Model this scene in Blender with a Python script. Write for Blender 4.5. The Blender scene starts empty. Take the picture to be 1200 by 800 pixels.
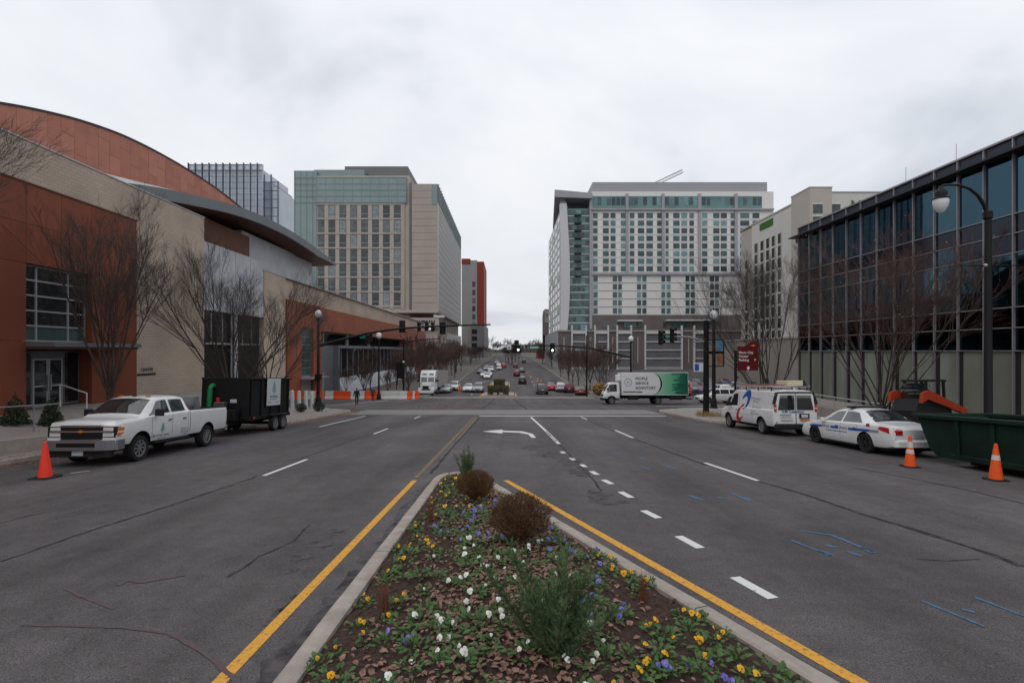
import bpy, bmesh, math, random
from math import sin, cos, pi, radians, sqrt, atan, atan2, exp
from mathutils import Vector, Matrix
random.seed(7)
S = bpy.context.scene
COL = S.collection

# ------------------------------------------------------------------ camera
F = 567.0; VX = 597.0; VY = 411.0; CH = 2.45      # focal length in photo pixels, vanishing point, eye height
cam = bpy.data.cameras.new('camera'); camo = bpy.data.objects.new('camera', cam); COL.objects.link(camo)
cam.sensor_width = 36.0; cam.lens = 36.0 * F / 1200.0
cam.shift_x = (600 - VX) / 1200.0; cam.shift_y = (VY - 400) / 1200.0
cam.clip_start = 0.1; cam.clip_end = 9000
camo.location = (0, 0, CH); camo.rotation_euler = (pi / 2, 0, 0)
S.camera = camo

# ------------------------------------------------------------------ sky and sun (overcast)
SUN_EL, SUN_ROT = radians(48), radians(215)
w = bpy.data.worlds.new('World'); S.world = w; w.use_nodes = True
nt = w.node_tree; N = nt.nodes; L = nt.links; N.clear()
out = N.new('ShaderNodeOutputWorld'); bg = N.new('ShaderNodeBackground'); L.new(bg.outputs[0], out.inputs[0])
sky = N.new('ShaderNodeTexSky'); sky.sky_type = 'NISHITA'; sky.sun_disc = False
sky.sun_elevation = SUN_EL; sky.sun_rotation = SUN_ROT; sky.air_density = 1.0; sky.dust_density = 3.0
tc = N.new('ShaderNodeTexCoord'); sx = N.new('ShaderNodeSeparateXYZ'); L.new(tc.outputs['Generated'], sx.inputs[0])
zz = N.new('ShaderNodeMath'); zz.operation = 'ADD'; zz.inputs[1].default_value = 0.36; L.new(sx.outputs[2], zz.inputs[0])
zm = N.new('ShaderNodeMath'); zm.operation = 'MAXIMUM'; zm.inputs[1].default_value = 0.06; L.new(zz.outputs[0], zm.inputs[0])
dx = N.new('ShaderNodeMath'); dx.operation = 'DIVIDE'; L.new(sx.outputs[0], dx.inputs[0]); L.new(zm.outputs[0], dx.inputs[1])
dy = N.new('ShaderNodeMath'); dy.operation = 'DIVIDE'; L.new(sx.outputs[1], dy.inputs[0]); L.new(zm.outputs[0], dy.inputs[1])
cv = N.new('ShaderNodeCombineXYZ'); L.new(dx.outputs[0], cv.inputs[0]); L.new(dy.outputs[0], cv.inputs[1])
n1 = N.new('ShaderNodeTexNoise'); n1.inputs['Scale'].default_value = 1.0; n1.inputs['Detail'].default_value = 5; n1.inputs['Roughness'].default_value = 0.55
n1.inputs['Distortion'].default_value = 0.5
L.new(cv.outputs[0], n1.inputs['Vector'])
cr = N.new('ShaderNodeValToRGB'); L.new(n1.outputs[0], cr.inputs[0])
cr.color_ramp.elements[0].position = 0.36; cr.color_ramp.elements[0].color = (0.63, 0.67, 0.735, 1)
cr.color_ramp.elements[1].position = 0.585; cr.color_ramp.elements[1].color = (0.97, 0.98, 1.0, 1)
e = cr.color_ramp.elements.new(0.465); e.color = (0.865, 0.89, 0.935, 1)
sk = N.new('ShaderNodeMix'); sk.data_type = 'RGBA'; sk.blend_type = 'MULTIPLY'; sk.inputs[0].default_value = 1.0
L.new(sky.outputs[0], sk.inputs[6]); sk.inputs[7].default_value = (0.10, 0.10, 0.10, 1)
mx = N.new('ShaderNodeMix'); mx.data_type = 'RGBA'; mx.inputs[0].default_value = 0.90
L.new(sk.outputs[2], mx.inputs[6]); L.new(cr.outputs[0], mx.inputs[7]); L.new(mx.outputs[2], bg.inputs[0])
gz = N.new('ShaderNodeMapRange'); L.new(sx.outputs[2], gz.inputs[0]); gz.inputs[1].default_value = 0; gz.inputs[2].default_value = 1; gz.inputs[3].default_value = .92; gz.inputs[4].default_value = 1.22   # overcast sky: brighter towards the zenith
L.new(gz.outputs[0], bg.inputs[1])
sun = bpy.data.lights.new('sun', 'SUN'); sun.energy = 0.5; sun.angle = radians(30); sun.color = (1.0, 0.97, 0.93)
suno = bpy.data.objects.new('sun', sun); COL.objects.link(suno)
sd = Vector((cos(SUN_EL) * sin(SUN_ROT), cos(SUN_EL) * cos(SUN_ROT), sin(SUN_EL)))
suno.rotation_euler = sd.to_track_quat('Z', 'Y').to_euler(); suno.location = (0, 0, 60)
vs = S.view_settings; vs.view_transform = 'Standard'; vs.look = 'None'; vs.gamma = 1; vs.exposure = 0.0; vs.use_curve_mapping = False

# ------------------------------------------------------------------ terrain profile: height of the street along y
KN = [(-60, 3.6), (-30, 1.95), (0, 0), (20, -1.30), (45, -2.92), (56, -3.60), (70, -4.25), (85, -4.90), (110, -5.25), (140, -4.80), (190, -4.05),
      (240, -3.35), (500, -0.6), (900, 1.2), (2500, 1.2), (6000, 1.2)]
def _slopes():
    h = [KN[i+1][0]-KN[i][0] for i in range(len(KN)-1)]; d = [(KN[i+1][1]-KN[i][1])/h[i] for i in range(len(h))]
    m = [d[0]]
    for i in range(1, len(d)):
        m.append(0 if d[i-1]*d[i] <= 0 else 2*d[i-1]*d[i]/(d[i-1]+d[i]))
    return m + [d[-1]]
KM = _slopes()
def G(y):
    if y <= KN[0][0]: return KN[0][1]
    for i in range(len(KN)-1):
        if y <= KN[i+1][0]:
            h = KN[i+1][0]-KN[i][0]; t = (y-KN[i][0])/h
            return ((1+2*t)*(1-t)**2*KN[i][1] + t*(1-t)**2*h*KM[i] + t*t*(3-2*t)*KN[i+1][1] + t*t*(t-1)*h*KM[i+1])
    return KN[-1][1]
def dG(y): return (G(y+.2)-G(y-.2))/.4
def P(px, py, d): return Vector(((px-VX)*d/F, d, CH-(py-VY)*d/F))       # photo pixel at depth d
def PX(px, py, X): return P(px, py, X*F/(px-VX))                          # photo pixel on the plane x = X
def PG(px, py, h=0.0):                                                    # photo pixel on the street surface
    a, b = 1.0, 1.0
    while b < 900:
        if CH-(py-VY)*b/F <= G(b)+h: break
        a = b; b *= 1.03
    for _ in range(30):
        m = (a+b)/2
        if CH-(py-VY)*m/F <= G(m)+h: b = m
        else: a = m
    return Vector(((px-VX)*b/F, b, G(b)+h))

# ------------------------------------------------------------------ materials
MATS = {}
def mat(name, col, rough=0.7, metal=0.0, var=0.0, scale=3.0, bump=0.0, bscale=40.0, spec=None, col2=None, detail=5, emit=None, trans=0.0, coat=0.0, streak=0.0, coords='pos', ior=None):
    if name in MATS: return MATS[name]
    m = bpy.data.materials.new(name); m.use_nodes = True; MATS[name] = m
    t = m.node_tree; b = t.nodes['Principled BSDF']; ln = t.links.new
    b.inputs['Roughness'].default_value = rough; b.inputs['Metallic'].default_value = metal
    b.inputs['Base Color'].default_value = (*col, 1)
    if spec is None: spec = .5 if (coat or metal > .3 or rough < .2) else .22
    if spec is not None: b.inputs['Specular IOR Level'].default_value = spec
    if ior: b.inputs['IOR'].default_value = ior
    if coat: b.inputs['Coat Weight'].default_value = coat; b.inputs['Coat Roughness'].default_value = 0.06
    if trans: b.inputs['Transmission Weight'].default_value = trans
    if emit: b.inputs['Emission Color'].default_value = (*emit[0], 1); b.inputs['Emission Strength'].default_value = emit[1]
    if var or bump or col2:
        if coords == 'pos': src = t.nodes.new('ShaderNodeNewGeometry').outputs['Position']
        else: src = t.nodes.new('ShaderNodeTexCoord').outputs['Object']
        if streak:
            mp = t.nodes.new('ShaderNodeMapping'); mp.inputs['Scale'].default_value = (1, 1, streak); ln(src, mp.inputs[0]); vsrc = mp.outputs[0]
        else: vsrc = src
        if var or col2:
            n = t.nodes.new('ShaderNodeTexNoise'); n.inputs['Scale'].default_value = scale; n.inputs['Detail'].default_value = detail; n.inputs['Roughness'].default_value = 0.6
            ln(vsrc, n.inputs['Vector'])
            r = t.nodes.new('ShaderNodeValToRGB'); ln(n.outputs[0], r.inputs[0])
            c2 = col2 or tuple(c*(1+var) for c in col); c1 = col if col2 else tuple(c*(1-var) for c in col)
            r.color_ramp.elements[0].position = 0.3; r.color_ramp.elements[0].color = (*c1, 1)
            r.color_ramp.elements[1].position = 0.7; r.color_ramp.elements[1].color = (*c2, 1)
            ln(r.outputs[0], b.inputs['Base Color'])
        if bump:
            n2 = t.nodes.new('ShaderNodeTexNoise'); n2.inputs['Scale'].default_value = bscale; n2.inputs['Detail'].default_value = 4
            ln(src, n2.inputs['Vector'])
            bp = t.nodes.new('ShaderNodeBump'); bp.inputs['Strength'].default_value = bump; bp.inputs['Distance'].default_value = 0.02
            ln(n2.outputs[0], bp.inputs['Height']); ln(bp.outputs[0], b.inputs['Normal'])
    return m

def asphalt_mat(name, base, spread):
    m = bpy.data.materials.new(name); m.use_nodes = True; MATS[name] = m
    t = m.node_tree; b = t.nodes['Principled BSDF']; ln = t.links.new
    g = t.nodes.new('ShaderNodeNewGeometry').outputs['Position']
    def noise(sc, det, vec=g, ro=0.6):
        n = t.nodes.new('ShaderNodeTexNoise'); n.inputs['Scale'].default_value = sc; n.inputs['Detail'].default_value = det; n.inputs['Roughness'].default_value = ro
        ln(vec, n.inputs['Vector']); return n.outputs[0]
    def ramp(f, p0, c0, p1, c1):
        r = t.nodes.new('ShaderNodeValToRGB'); ln(f, r.inputs[0]); e = r.color_ramp.elements
        e[0].position = p0; e[0].color = (*c0, 1); e[1].position = p1; e[1].color = (*c1, 1); return r.outputs[0]
    def mul(a, c):
        x = t.nodes.new('ShaderNodeMix'); x.data_type = 'RGBA'; x.blend_type = 'MULTIPLY'; x.inputs[0].default_value = 1
        ln(a, x.inputs[6]); ln(c, x.inputs[7]); return x.outputs[2]
    mp = t.nodes.new('ShaderNodeMapping'); mp.inputs['Scale'].default_value = (1.0, 0.045, 1); ln(g, mp.inputs[0])
    streak = ramp(noise(0.55, 4, mp.outputs[0]), 0.34, (0.74,)*3, 0.66, (1.18,)*3)
    big = ramp(noise(0.22, 7), 0.30, (0.76, 0.76, 0.77), 0.70, (1.18, 1.17, 1.16))
    fine = ramp(noise(75, 2, ro=0.7), 0.36, (0.55,)*3, 0.68, (1.55,)*3)
    mid = ramp(noise(2.6, 9, ro=.75), 0.32, (0.80,)*3, 0.70, (1.18,)*3)
    pat = ramp(noise(1.1, 6, ro=0.7), 0.66, (1.0,)*3, 0.74, (0.72,)*3)
    rgb = t.nodes.new('ShaderNodeRGB'); rgb.outputs[0].default_value = (*base, 1)
    c = mul(mul(mul(mul(mul(rgb.outputs[0], streak), big), fine), mid), pat)
    ln(c, b.inputs['Base Color'])
    b.inputs['Roughness'].default_value = 0.82; b.inputs['Specular IOR Level'].default_value = 0.18
    bp = t.nodes.new('ShaderNodeBump'); bp.inputs['Strength'].default_value = 0.55; bp.inputs['Distance'].default_value = 0.008
    ln(noise(85, 2), bp.inputs['Height']); ln(bp.outputs[0], b.inputs['Normal'])
    return m
M = {}
M['asphalt'] = asphalt_mat('asphalt', (0.098, 0.088, 0.090), 1)
M['asphalt_lot'] = asphalt_mat('asphalt_lot', (0.095, 0.088, 0.088), 1)
M['ground'] = mat('ground', (0.10, 0.095, 0.075), 0.95, var=.3, scale=0.3)
M['concrete'] = mat('concrete', (0.27, 0.243, 0.225), 0.9, var=.16, scale=2.2, bump=.25, bscale=60)
M['concrete_dark'] = mat('concrete_dark', (0.13, 0.12, 0.11), 0.9, var=.2, scale=.8)
M['kerb'] = mat('kerb', (0.33, 0.285, 0.25), 0.9, var=.22, scale=3.5, bump=.35, bscale=45, detail=8)
M['crosswalk'] = mat('crosswalk', (0.20, 0.192, 0.185), 0.9, var=.14, scale=1.5, bump=.2)
def paint_mat(name, col, under=(0.094, 0.083, 0.087), lo=.34, hi=.42, sc=14):
    m = bpy.data.materials.new(name); m.use_nodes = True; t = m.node_tree; b = t.nodes['Principled BSDF']; ln = t.links.new
    g = t.nodes.new('ShaderNodeNewGeometry').outputs['Position']
    n = t.nodes.new('ShaderNodeTexNoise'); n.inputs['Scale'].default_value = sc; n.inputs['Detail'].default_value = 9; n.inputs['Roughness'].default_value = .72; ln(g, n.inputs[0])
    r = t.nodes.new('ShaderNodeValToRGB'); ln(n.outputs[0], r.inputs[0]); e = r.color_ramp.elements
    e[0].position = lo; e[0].color = (*under, 1); e[1].position = hi; e[1].color = (*col, 1)
    ln(r.outputs[0], b.inputs['Base Color']); b.inputs['Roughness'].default_value = .82; b.inputs['Specular IOR Level'].default_value = .18
    return m
M['white_line'] = paint_mat('white_line', (0.60, 0.60, 0.59), lo=.30, hi=.38)
M['yellow_line'] = paint_mat('yellow_line', (0.62, 0.31, 0.05), lo=.34, hi=.47, sc=22)
M['yellow_worn'] = paint_mat('yellow_worn', (0.30, 0.19, 0.07), lo=.42, hi=.62)
M['blue_spray'] = paint_mat('blue_spray', (0.045, 0.20, 0.40), lo=.36, hi=.64, sc=9)
M['red_spray'] = paint_mat('red_spray', (0.12, 0.046, 0.052), lo=.44, hi=.72, sc=9)
M['crack'] = paint_mat('crack', (0.024, 0.023, 0.024), under=(0.088, 0.078, 0.081), lo=.34, hi=.52, sc=7)
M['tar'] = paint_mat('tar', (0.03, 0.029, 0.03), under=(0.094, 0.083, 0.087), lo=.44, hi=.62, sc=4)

# ------------------------------------------------------------------ mesh builder
class MB:
    def __init__(s): s.v = []; s.f = []; s.m = []; s.mi = 0
    def vert(s, p): s.v.append(tuple(p)); return len(s.v)-1
    def face(s, pts):
        i = len(s.v); s.v += [tuple(p) for p in pts]; s.f.append(tuple(range(i, i+len(pts)))); s.m.append(s.mi); return s
    def fi(s, idx): s.f.append(tuple(idx)); s.m.append(s.mi)
    def box(s, x0, x1, y0, y1, z0, z1):
        i = len(s.v)
        s.v += [(x0,y0,z0),(x1,y0,z0),(x1,y1,z0),(x0,y1,z0),(x0,y0,z1),(x1,y0,z1),(x1,y1,z1),(x0,y1,z1)]
        for q in ((0,3,2,1),(4,5,6,7),(0,1,5,4),(1,2,6,5),(2,3,7,6),(3,0,4,7)): s.fi([i+k for k in q])
        return s
    def cbox(s, x0, x1, y0, y1, z0, z1, c=.02):                          # chamfered in plan (vertical edges) and top
        poly = [(x0+c,y0),(x1-c,y0),(x1,y0+c),(x1,y1-c),(x1-c,y1),(x0+c,y1),(x0,y1-c),(x0,y0+c)]
        cx, cy = (x0+x1)/2, (y0+y1)/2
        kx = 1-c/max(abs(x1-x0)/2, c*1.01); ky = 1-c/max(abs(y1-y0)/2, c*1.01)
        r = [[(x, y, z0) for x, y in poly], [(x, y, z1-c) for x, y in poly], [(cx+(x-cx)*kx, cy+(y-cy)*ky, z1) for x, y in poly]]
        return s.loft(r, True, True)
    def loft(s, rings, cap0=True, cap1=True, closed=True):
        n = len(rings[0]); i0 = len(s.v)
        for r in rings: s.v += [tuple(p) for p in r]
        for a in range(len(rings)-1):
            for k in range(n if closed else n-1):
                k2 = (k+1) % n; s.fi((i0+a*n+k, i0+a*n+k2, i0+(a+1)*n+k2, i0+(a+1)*n+k))
        if cap0: s.fi([i0+k for k in reversed(range(n))])
        if cap1: s.fi([i0+(len(rings)-1)*n+k for k in range(n)])
        return s
    def prism(s, poly, axis, a, b):                                       # poly of 2-D points extruded along an axis from a to b
        def pt(u, v, w): return {'x': (w, u, v), 'y': (u, w, v), 'z': (u, v, w)}[axis]
        return s.loft([[pt(u, v, a) for u, v in poly], [pt(u, v, b) for u, v in poly]])
    def tube(s, pts, rad, n=6, cap=True):
        pts = [Vector(p) for p in pts]; k = len(pts)
        if not hasattr(rad, '__len__'): rad = [rad]*k
        rings = []; ref = Vector((0.31, 0.17, 0.93))
        for i, p in enumerate(pts):
            d = (pts[min(i+1, k-1)]-pts[max(i-1, 0)])
            if d.length < 1e-9: d = Vector((0, 0, 1))
            d.normalize()
            a = d.cross(ref)
            if a.length < .15: a = d.cross(Vector((1, 0, 0)))
            a.normalize(); b = d.cross(a)
            rings.append([p+(a*cos(2*pi*j/n)+b*sin(2*pi*j/n))*rad[i] for j in range(n)])
        return s.loft(rings, cap, cap)
    def lathe(s, prof, n=16, axis='z', o=(0,0,0), cap=True):              # prof: (radius, height)
        rings = []
        for r, h in prof:
            ring = []
            for j in range(n):
                c, d = r*cos(2*pi*j/n), r*sin(2*pi*j/n)
                q = {'z': (c, d, h), 'x': (h, c, d), 'y': (d, h, c)}[axis]
                ring.append((q[0]+o[0], q[1]+o[1], q[2]+o[2]))
            rings.append(ring)
        return s.loft(rings, cap, cap)
    def ball(s, c, r, n=10, k=6):
        return s.lathe([(max(r*sin(pi*i/k), .002*r), -r*cos(pi*i/k)) for i in range(k+1)], n, 'z', c)
    def mesh(s, mats, smooth=None):
        me = bpy.data.meshes.new('mesh'); me.from_pydata(s.v, [], s.f)
        if not isinstance(mats, (list, tuple)): mats = [mats]
        for m in mats: me.materials.append(M[m] if isinstance(m, str) else m)
        if len(mats) > 1: me.polygons.foreach_set('material_index', s.m)
        if smooth is not None:
            me.polygons.foreach_set('use_smooth', [True]*len(me.polygons))
            me.set_sharp_from_angle(angle=radians(smooth))
        me.update(); return me
    def build(s, name, mats, parent=None, smooth=None, loc=None, fix=False):
        me = s.mesh(mats, smooth)
        if fix: fix_normals(me)
        return obj(name, me, parent, loc)
def fix_normals(me):
    bm = bmesh.new(); bm.from_mesh(me); bmesh.ops.recalc_face_normals(bm, faces=bm.faces); bm.to_mesh(me); bm.free(); me.update()
def obj(name, me, parent=None, loc=None, rot=None, scale=None):
    o = bpy.data.objects.new(name, me); COL.objects.link(o)
    if parent: o.parent = parent
    if loc is not None: o.location = loc
    if rot is not None: o.rotation_euler = rot
    if scale is not None: o.scale = scale
    return o
def tag(o, label=None, cat=None, group=None, kind=None):
    if label: o['label'] = label
    if cat: o['category'] = cat
    if group: o['group'] = group
    if kind: o['kind'] = kind
    return o
def thing(name, label, cat, loc=(0, 0, 0), rotz=0, group=None):
    o = bpy.data.objects.new(name, None); COL.objects.link(o); o.empty_display_size = .2
    o.location = loc; o.rotation_euler = (0, 0, rotz)
    return tag(o, label, cat, group)
KIDS = {}
def copy_tree(o, parent=None):
    c = o.copy(); COL.objects.link(c); c.parent = parent
    for ch in list(o.children): copy_tree(ch, c)
    return c
def set_on_slope(o, x, y, yaw, dz=0.0, z=None, flat=False):              # yaw 0 faces +y
    s = 0 if flat else dG(y)
    n = Vector((0, -s, 1)).normalized()
    f = Vector((-sin(yaw), cos(yaw), 0)); f = (f - n*f.dot(n)).normalized(); r = f.cross(n)
    mt = Matrix((r, f, n)).transposed()
    o.rotation_euler = mt.to_euler(); o.location = (x, y, (G(y) if z is None else z)+dz)
    return o
_txt = {}
def text_mesh(st, size, bold=0.0, align='CENTER', depth=.002, m='white'):
    key = (st, size, bold, align, depth, m)
    if key in _txt: return _txt[key]
    cu = bpy.data.curves.new('lettering', 'FONT'); cu.body = st; cu.size = size; cu.align_x = align; cu.offset = bold; cu.extrude = depth; cu.resolution_u = 2
    to = bpy.data.objects.new('lettering', cu); COL.objects.link(to)
    dg = bpy.context.evaluated_depsgraph_get(); me = bpy.data.meshes.new_from_object(to.evaluated_get(dg))
    bpy.data.objects.remove(to); bpy.data.curves.remove(cu)
    me.materials.clear(); me.materials.append(M[m]); _txt[key] = me
    return me
def text(st, size, m, parent, loc, right=(1, 0, 0), up=(0, 0, 1), bold=0.0, align='CENTER', name='lettering', sx=1.0):
    me = text_mesh(st, size, bold, align, .002, m)
    o = obj(name, me, parent, loc)
    r = Vector(right).normalized(); u = Vector(up).normalized(); n = r.cross(u)
    o.rotation_euler = Matrix((r, u, n)).transposed().to_euler(); o.scale = (sx, 1, 1)
    return o
# ================================================================== SETTING
def lerp(a, b, t): return a+(b-a)*t
def interp(tab, y):
    if y <= tab[0][0]: return tab[0][1]
    for (a, va), (b, vb) in zip(tab, tab[1:]):
        if y <= b: return va+(vb-va)*(y-a)/(b-a)
    return tab[-1][1]
def frange(a, b, st):
    n = max(1, int(math.ceil((b-a)/st))); return [a+(b-a)*i/n for i in range(n+1)]
def sheet(name, ys, xl, xr, zf, m, parent=None, nx=1, kind='structure'):
    mb = MB(); idx = []
    for y in ys:
        a, b = xl(y), xr(y); idx.append([mb.vert((lerp(a, b, i/nx), y, zf(lerp(a, b, i/nx), y))) for i in range(nx+1)])
    for r0, r1 in zip(idx, idx[1:]):
        for i in range(nx): mb.fi((r0[i], r0[i+1], r1[i+1], r1[i]))
    o = mb.build(name, m, parent, smooth=40)
    if kind and not parent: tag(o, kind=kind)
    return o
ys_far = frange(-60, 120, 4)+frange(124, 300, 8)+frange(320, 900, 30)+[1200, 2000, 3500, 6000]
sheet('ground', ys_far, lambda y: -3500, lambda y: 3500, lambda x, y: G(y)-.07, 'ground')
ys_road = frange(-40, 130, 1.0)+frange(132, 300, 4)+frange(305, 900, 20)
road = sheet('road', ys_road, lambda y: -15.6, lambda y: 15.6, lambda x, y: G(y), 'asphalt', nx=2)
XS0, XS1 = 44.0, 66.0
for nm, a, b in (('side_street', -110, -15.6), ('side_street', 15.6, 150)):
    sheet(nm, frange(XS0, XS1, 1), lambda y: a, lambda y: b, lambda x, y: G(y), 'asphalt', nx=6)

# ---- kerb lines
KR = [(-40, 15.0), (26.5, 15.0), (29.5, 12.2), (39.5, 12.2), (41, 12.7), (42.5, 14.2), (43.5, 16.6), (44, 21)]
KL = [(-40, 15.0), (25.8, 15.0), (28.6, 12.9), (39.5, 12.9), (41, 13.5), (42.6, 15.2), (43.6, 18), (44, 23)]
KR2 = [(66, 22), (66.6, 18), (68, 14.6), (70, 12.8), (72.5, 12.2), (96, 12.2), (100, 13.8), (900, 13.8)]
KL2 = [(66, 24), (66.6, 19), (68, 15), (70, 13), (72.5, 12.4), (900, 13.0)]
def kerb(name, tab, sgn, label, y0, y1, wd=.17, h=.14):
    ys = sorted(set([y for y in frange(y0, y1, 1.0)]+[t[0] for t in tab if y0 <= t[0] <= y1]))
    pts = [Vector((sgn*interp(tab, y), y, 0)) for y in ys]; rings = []
    for i, p in enumerate(pts):
        d = (pts[min(i+1, len(pts)-1)]-pts[max(i-1, 0)]).normalized(); nrm = Vector((d.y, -d.x, 0))*sgn
        z = G(p.y)
        rings.append([(p+nrm*o).to_tuple()[:2]+(z+hh,) for o, hh in ((0, -.2), (.03, h-.02), (.05, h), (wd, h), (wd, -.2))])
    o = MB().loft(rings).build(name, 'kerb', smooth=35, fix=True)
    return tag(o, kind='structure')
kerb('kerb', KR, 1, '', -40, 44); kerb('kerb', KL, -1, '', -40, 44); kerb('kerb', KR2, 1, '', 66, 400); kerb('kerb', KL2, -1, '', 66, 400)

# ---- pavements
ysn = sorted(set(frange(-40, 44, .5)+[t[0] for t in KR if t[0] > 0]))
sheet('sidewalk', ysn, lambda y: interp(KR, y)+.16, lambda y: 26 if y < 41.9 else 60, lambda x, y: G(y)+.135, 'concrete', nx=4)
def plaza_z(x, y):
    edge = G(y)+.135+interp([(0, .45), (22, .45), (35, 0)], y)*(1 if x < -16.15 else 0)
    tgt = interp([(0, -.05), (32, -.05), (42, G(42)+.135), (50, G(50)+.135)], y) if y < 42 else G(y)+.135
    if x > -16.15: return G(y)+.135
    t = min(1, max(0, (-16.2-x)/3.8)); return edge+(tgt-edge)*t*t*(3-2*t) if y < 42 else edge
ysl = sorted(set(frange(-40, 44, .5)+[t[0] for t in KL if t[0] > 0]))
sheet('gutter_strip', ysl, lambda y: -16.2, lambda y: min(-interp(KL, y)-.16, -15) if interp(KL, y) < 16 else -16.2, lambda x, y: G(y)+.135, 'concrete', nx=2)
sheet('sidewalk', [y for y in ysl if y > 25.8], lambda y: -15.0, lambda y: max(-interp(KL, y)-.16, -15.0), lambda x, y: G(y)+.131, 'concrete', nx=2)
sheet('plaza', frange(-10, 44, .5), lambda y: -40, lambda y: -16.2, plaza_z, 'concrete', nx=24)
mb = MB(); rings = []
for y in frange(2, 36, 1.0):
    zt = plaza_z(-16.3, y)+.012; zb = G(y)+.08
    rings.append([(-16.05, y, zb), (-16.05, y, zt), (-16.35, y, zt), (-16.35, y, zb)])
wl = mb.loft(rings).build('retaining_wall', 'kerb', smooth=30, fix=True)
tag(wl, 'low concrete retaining wall edging the raised plaza beside the pickup', 'wall')
sheet('sidewalk', frange(66, 400, 2)+[66.6, 68, 70, 72.5] if 0 else sorted(set(frange(66, 400, 2)+[66.6, 70, 72.5])), lambda y: interp(KR2, y)+.16, lambda y: 22, lambda x, y: G(y)+.135, 'concrete_dark', nx=2)
sheet('sidewalk', sorted(set(frange(66, 400, 2)+[66.6, 70, 72.5])), lambda y: -29.8, lambda y: -interp(KL2, y)-.16, lambda x, y: G(y)+.135, 'concrete_dark', nx=3)
sheet('car_park', frange(66.3, 172, 3), lambda y: 22.03, lambda y: 130, lambda x, y: G(y)+.05, 'asphalt_lot', nx=4)

# ---- road markings: each one a part of the road, 5 mm above it
def strip(name, pts, width, m, parent=road, dz=.005, step=.7, jit=0.0):
    P2 = [Vector((p[0], p[1], 0)) for p in pts]; fine = []
    for a, b in zip(P2, P2[1:]):
        n = max(1, int((b-a).length/step))
        for i in range(n): fine.append(a.lerp(b, i/n))
    fine.append(P2[-1]); mb = MB(); pr = None
    for i, p in enumerate(fine):
        d = (fine[min(i+1, len(fine)-1)]-fine[max(i-1, 0)]); d.normalize(); n = Vector((d.y, -d.x, 0))
        wdt = (width if not hasattr(width, '__len__') else lerp(width[0], width[1], i/max(1, len(fine)-1)))*(1+random.uniform(-jit, jit))/2
        c = p+n*random.uniform(-1, 1)*jit*wdt
        q = []
        for s in (-1, 1):
            v = c+n*s*wdt; q.append(mb.vert((v.x, v.y, G(v.y)+dz)))
        if pr: mb.fi((pr[0], pr[1], q[1], q[0]))
        pr = q
    return mb.build(name, m, parent)
def med_rr(y): return 2.33-.388*(y-4.36)
def pxs(*pp): return [PG(*p) for p in pp]
# crosswalk bands of pale concrete and stop line
def band(name, y0, y1, x0, x1, m, dz):
    return sheet(name, frange(y0, y1, .5), lambda y: x0, lambda y: x1, lambda x, y: G(y)+dz, m, parent=road, nx=4)
band('crosswalk_band', 37.2, 43.0, -12.7, 12.0, 'crosswalk', .004)
band('crosswalk_band', 67.2, 71.0, -12.2, 12.0, 'crosswalk', .004)
band('crosswalk_line', 36.55, 36.9, -12.6, 12.0, 'crosswalk', .005)
strip('stop_line', [(-2.2, 35.3), (11.4, 35.3)], .5, 'white_line', dz=.006)
# yellow lines
strip('yellow_line', [(-2.37, -6), (-2.37, 12.1)], .125, 'yellow_line')
strip('yellow_line', [(-2.40, 12.4), (-2.42, 17.5)], .11, 'yellow_worn')
strip('yellow_line', [(-2.42, 17.5), (-2.5, 34.2)], .12, 'yellow_worn')
strip('yellow_line', [(-2.22, 20.5), (-2.3, 34.2)], .12, 'yellow_worn')
strip('yellow_line', [(2.84-.362*(d-3.95)+.02, d) for d in frange(-2, 12.1, 1)], .14, 'yellow_line')
# lane dashes
for a, b in ((3.0, 5.2), (12.7, 15.4), (23.0, 25.7), (32.8, 35.0)): strip('lane_dash', [(-6.45, a), (-6.45, b)], .12, 'white_line')
for a, b in (((888, 563), (826, 542)), ((742, 513), (721, 504)), ((688, 491.3), (681, 488.6))):
    strip('lane_dash', pxs(a, b), .12, 'white_line')
for a, b in (((906, 701), (861, 676)), ((821, 642), (795, 628)), ((772, 607), (754, 598)), ((740, 583), (727, 576)), ((717, 567), (707, 562)),
             ((700, 556), (693, 552)), ((686, 547), (681, 544)), ((673, 539), (669, 536.5)), ((661, 531), (658, 529))):
    strip('turn_lane_dash', pxs(a, b), .15, 'white_line')
strip('turn_lane_line', pxs((655, 520), (640, 505), (622, 488.5)), .14, 'white_line')
strip('edge_line', pxs((374, 500), (428, 487.3)), .12, 'white_line')
strip('edge_line', pxs((82, 554.5), (105, 551.5)), .05, 'white_line')
for y in (78, 88, 98, 108, 118, 128, 140, 152): 
    for x in (-6.2, 5.6): strip('lane_dash', [(x, y), (x, y+3)], .13, 'white_line')
strip('crosswalk_line', [(-21, 46.5), (-15.5, 62)], .2, 'white_line'); strip('crosswalk_line', [(16, 46), (24, 46.5)], .25, 'white_line'); strip('crosswalk_line', [(15, 49.5), (26, 50)], .25, 'white_line')
# left-turn arrow
mb = MB(); poly = [(.98, 21.4), (1.18, 21.4), (1.1, 23.0), (.65, 24.2), (-.35, 24.55), (-.35, 25.1), (-1.35, 24.15), (-.35, 23.2), (-.35, 23.85), (.45, 23.6), (.88, 22.8)]
cen = (.3, 23.9); mb.face([(x, y, G(y)+.006) for x, y in poly]); mb.build('turn_arrow', 'white_line', road)
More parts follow.
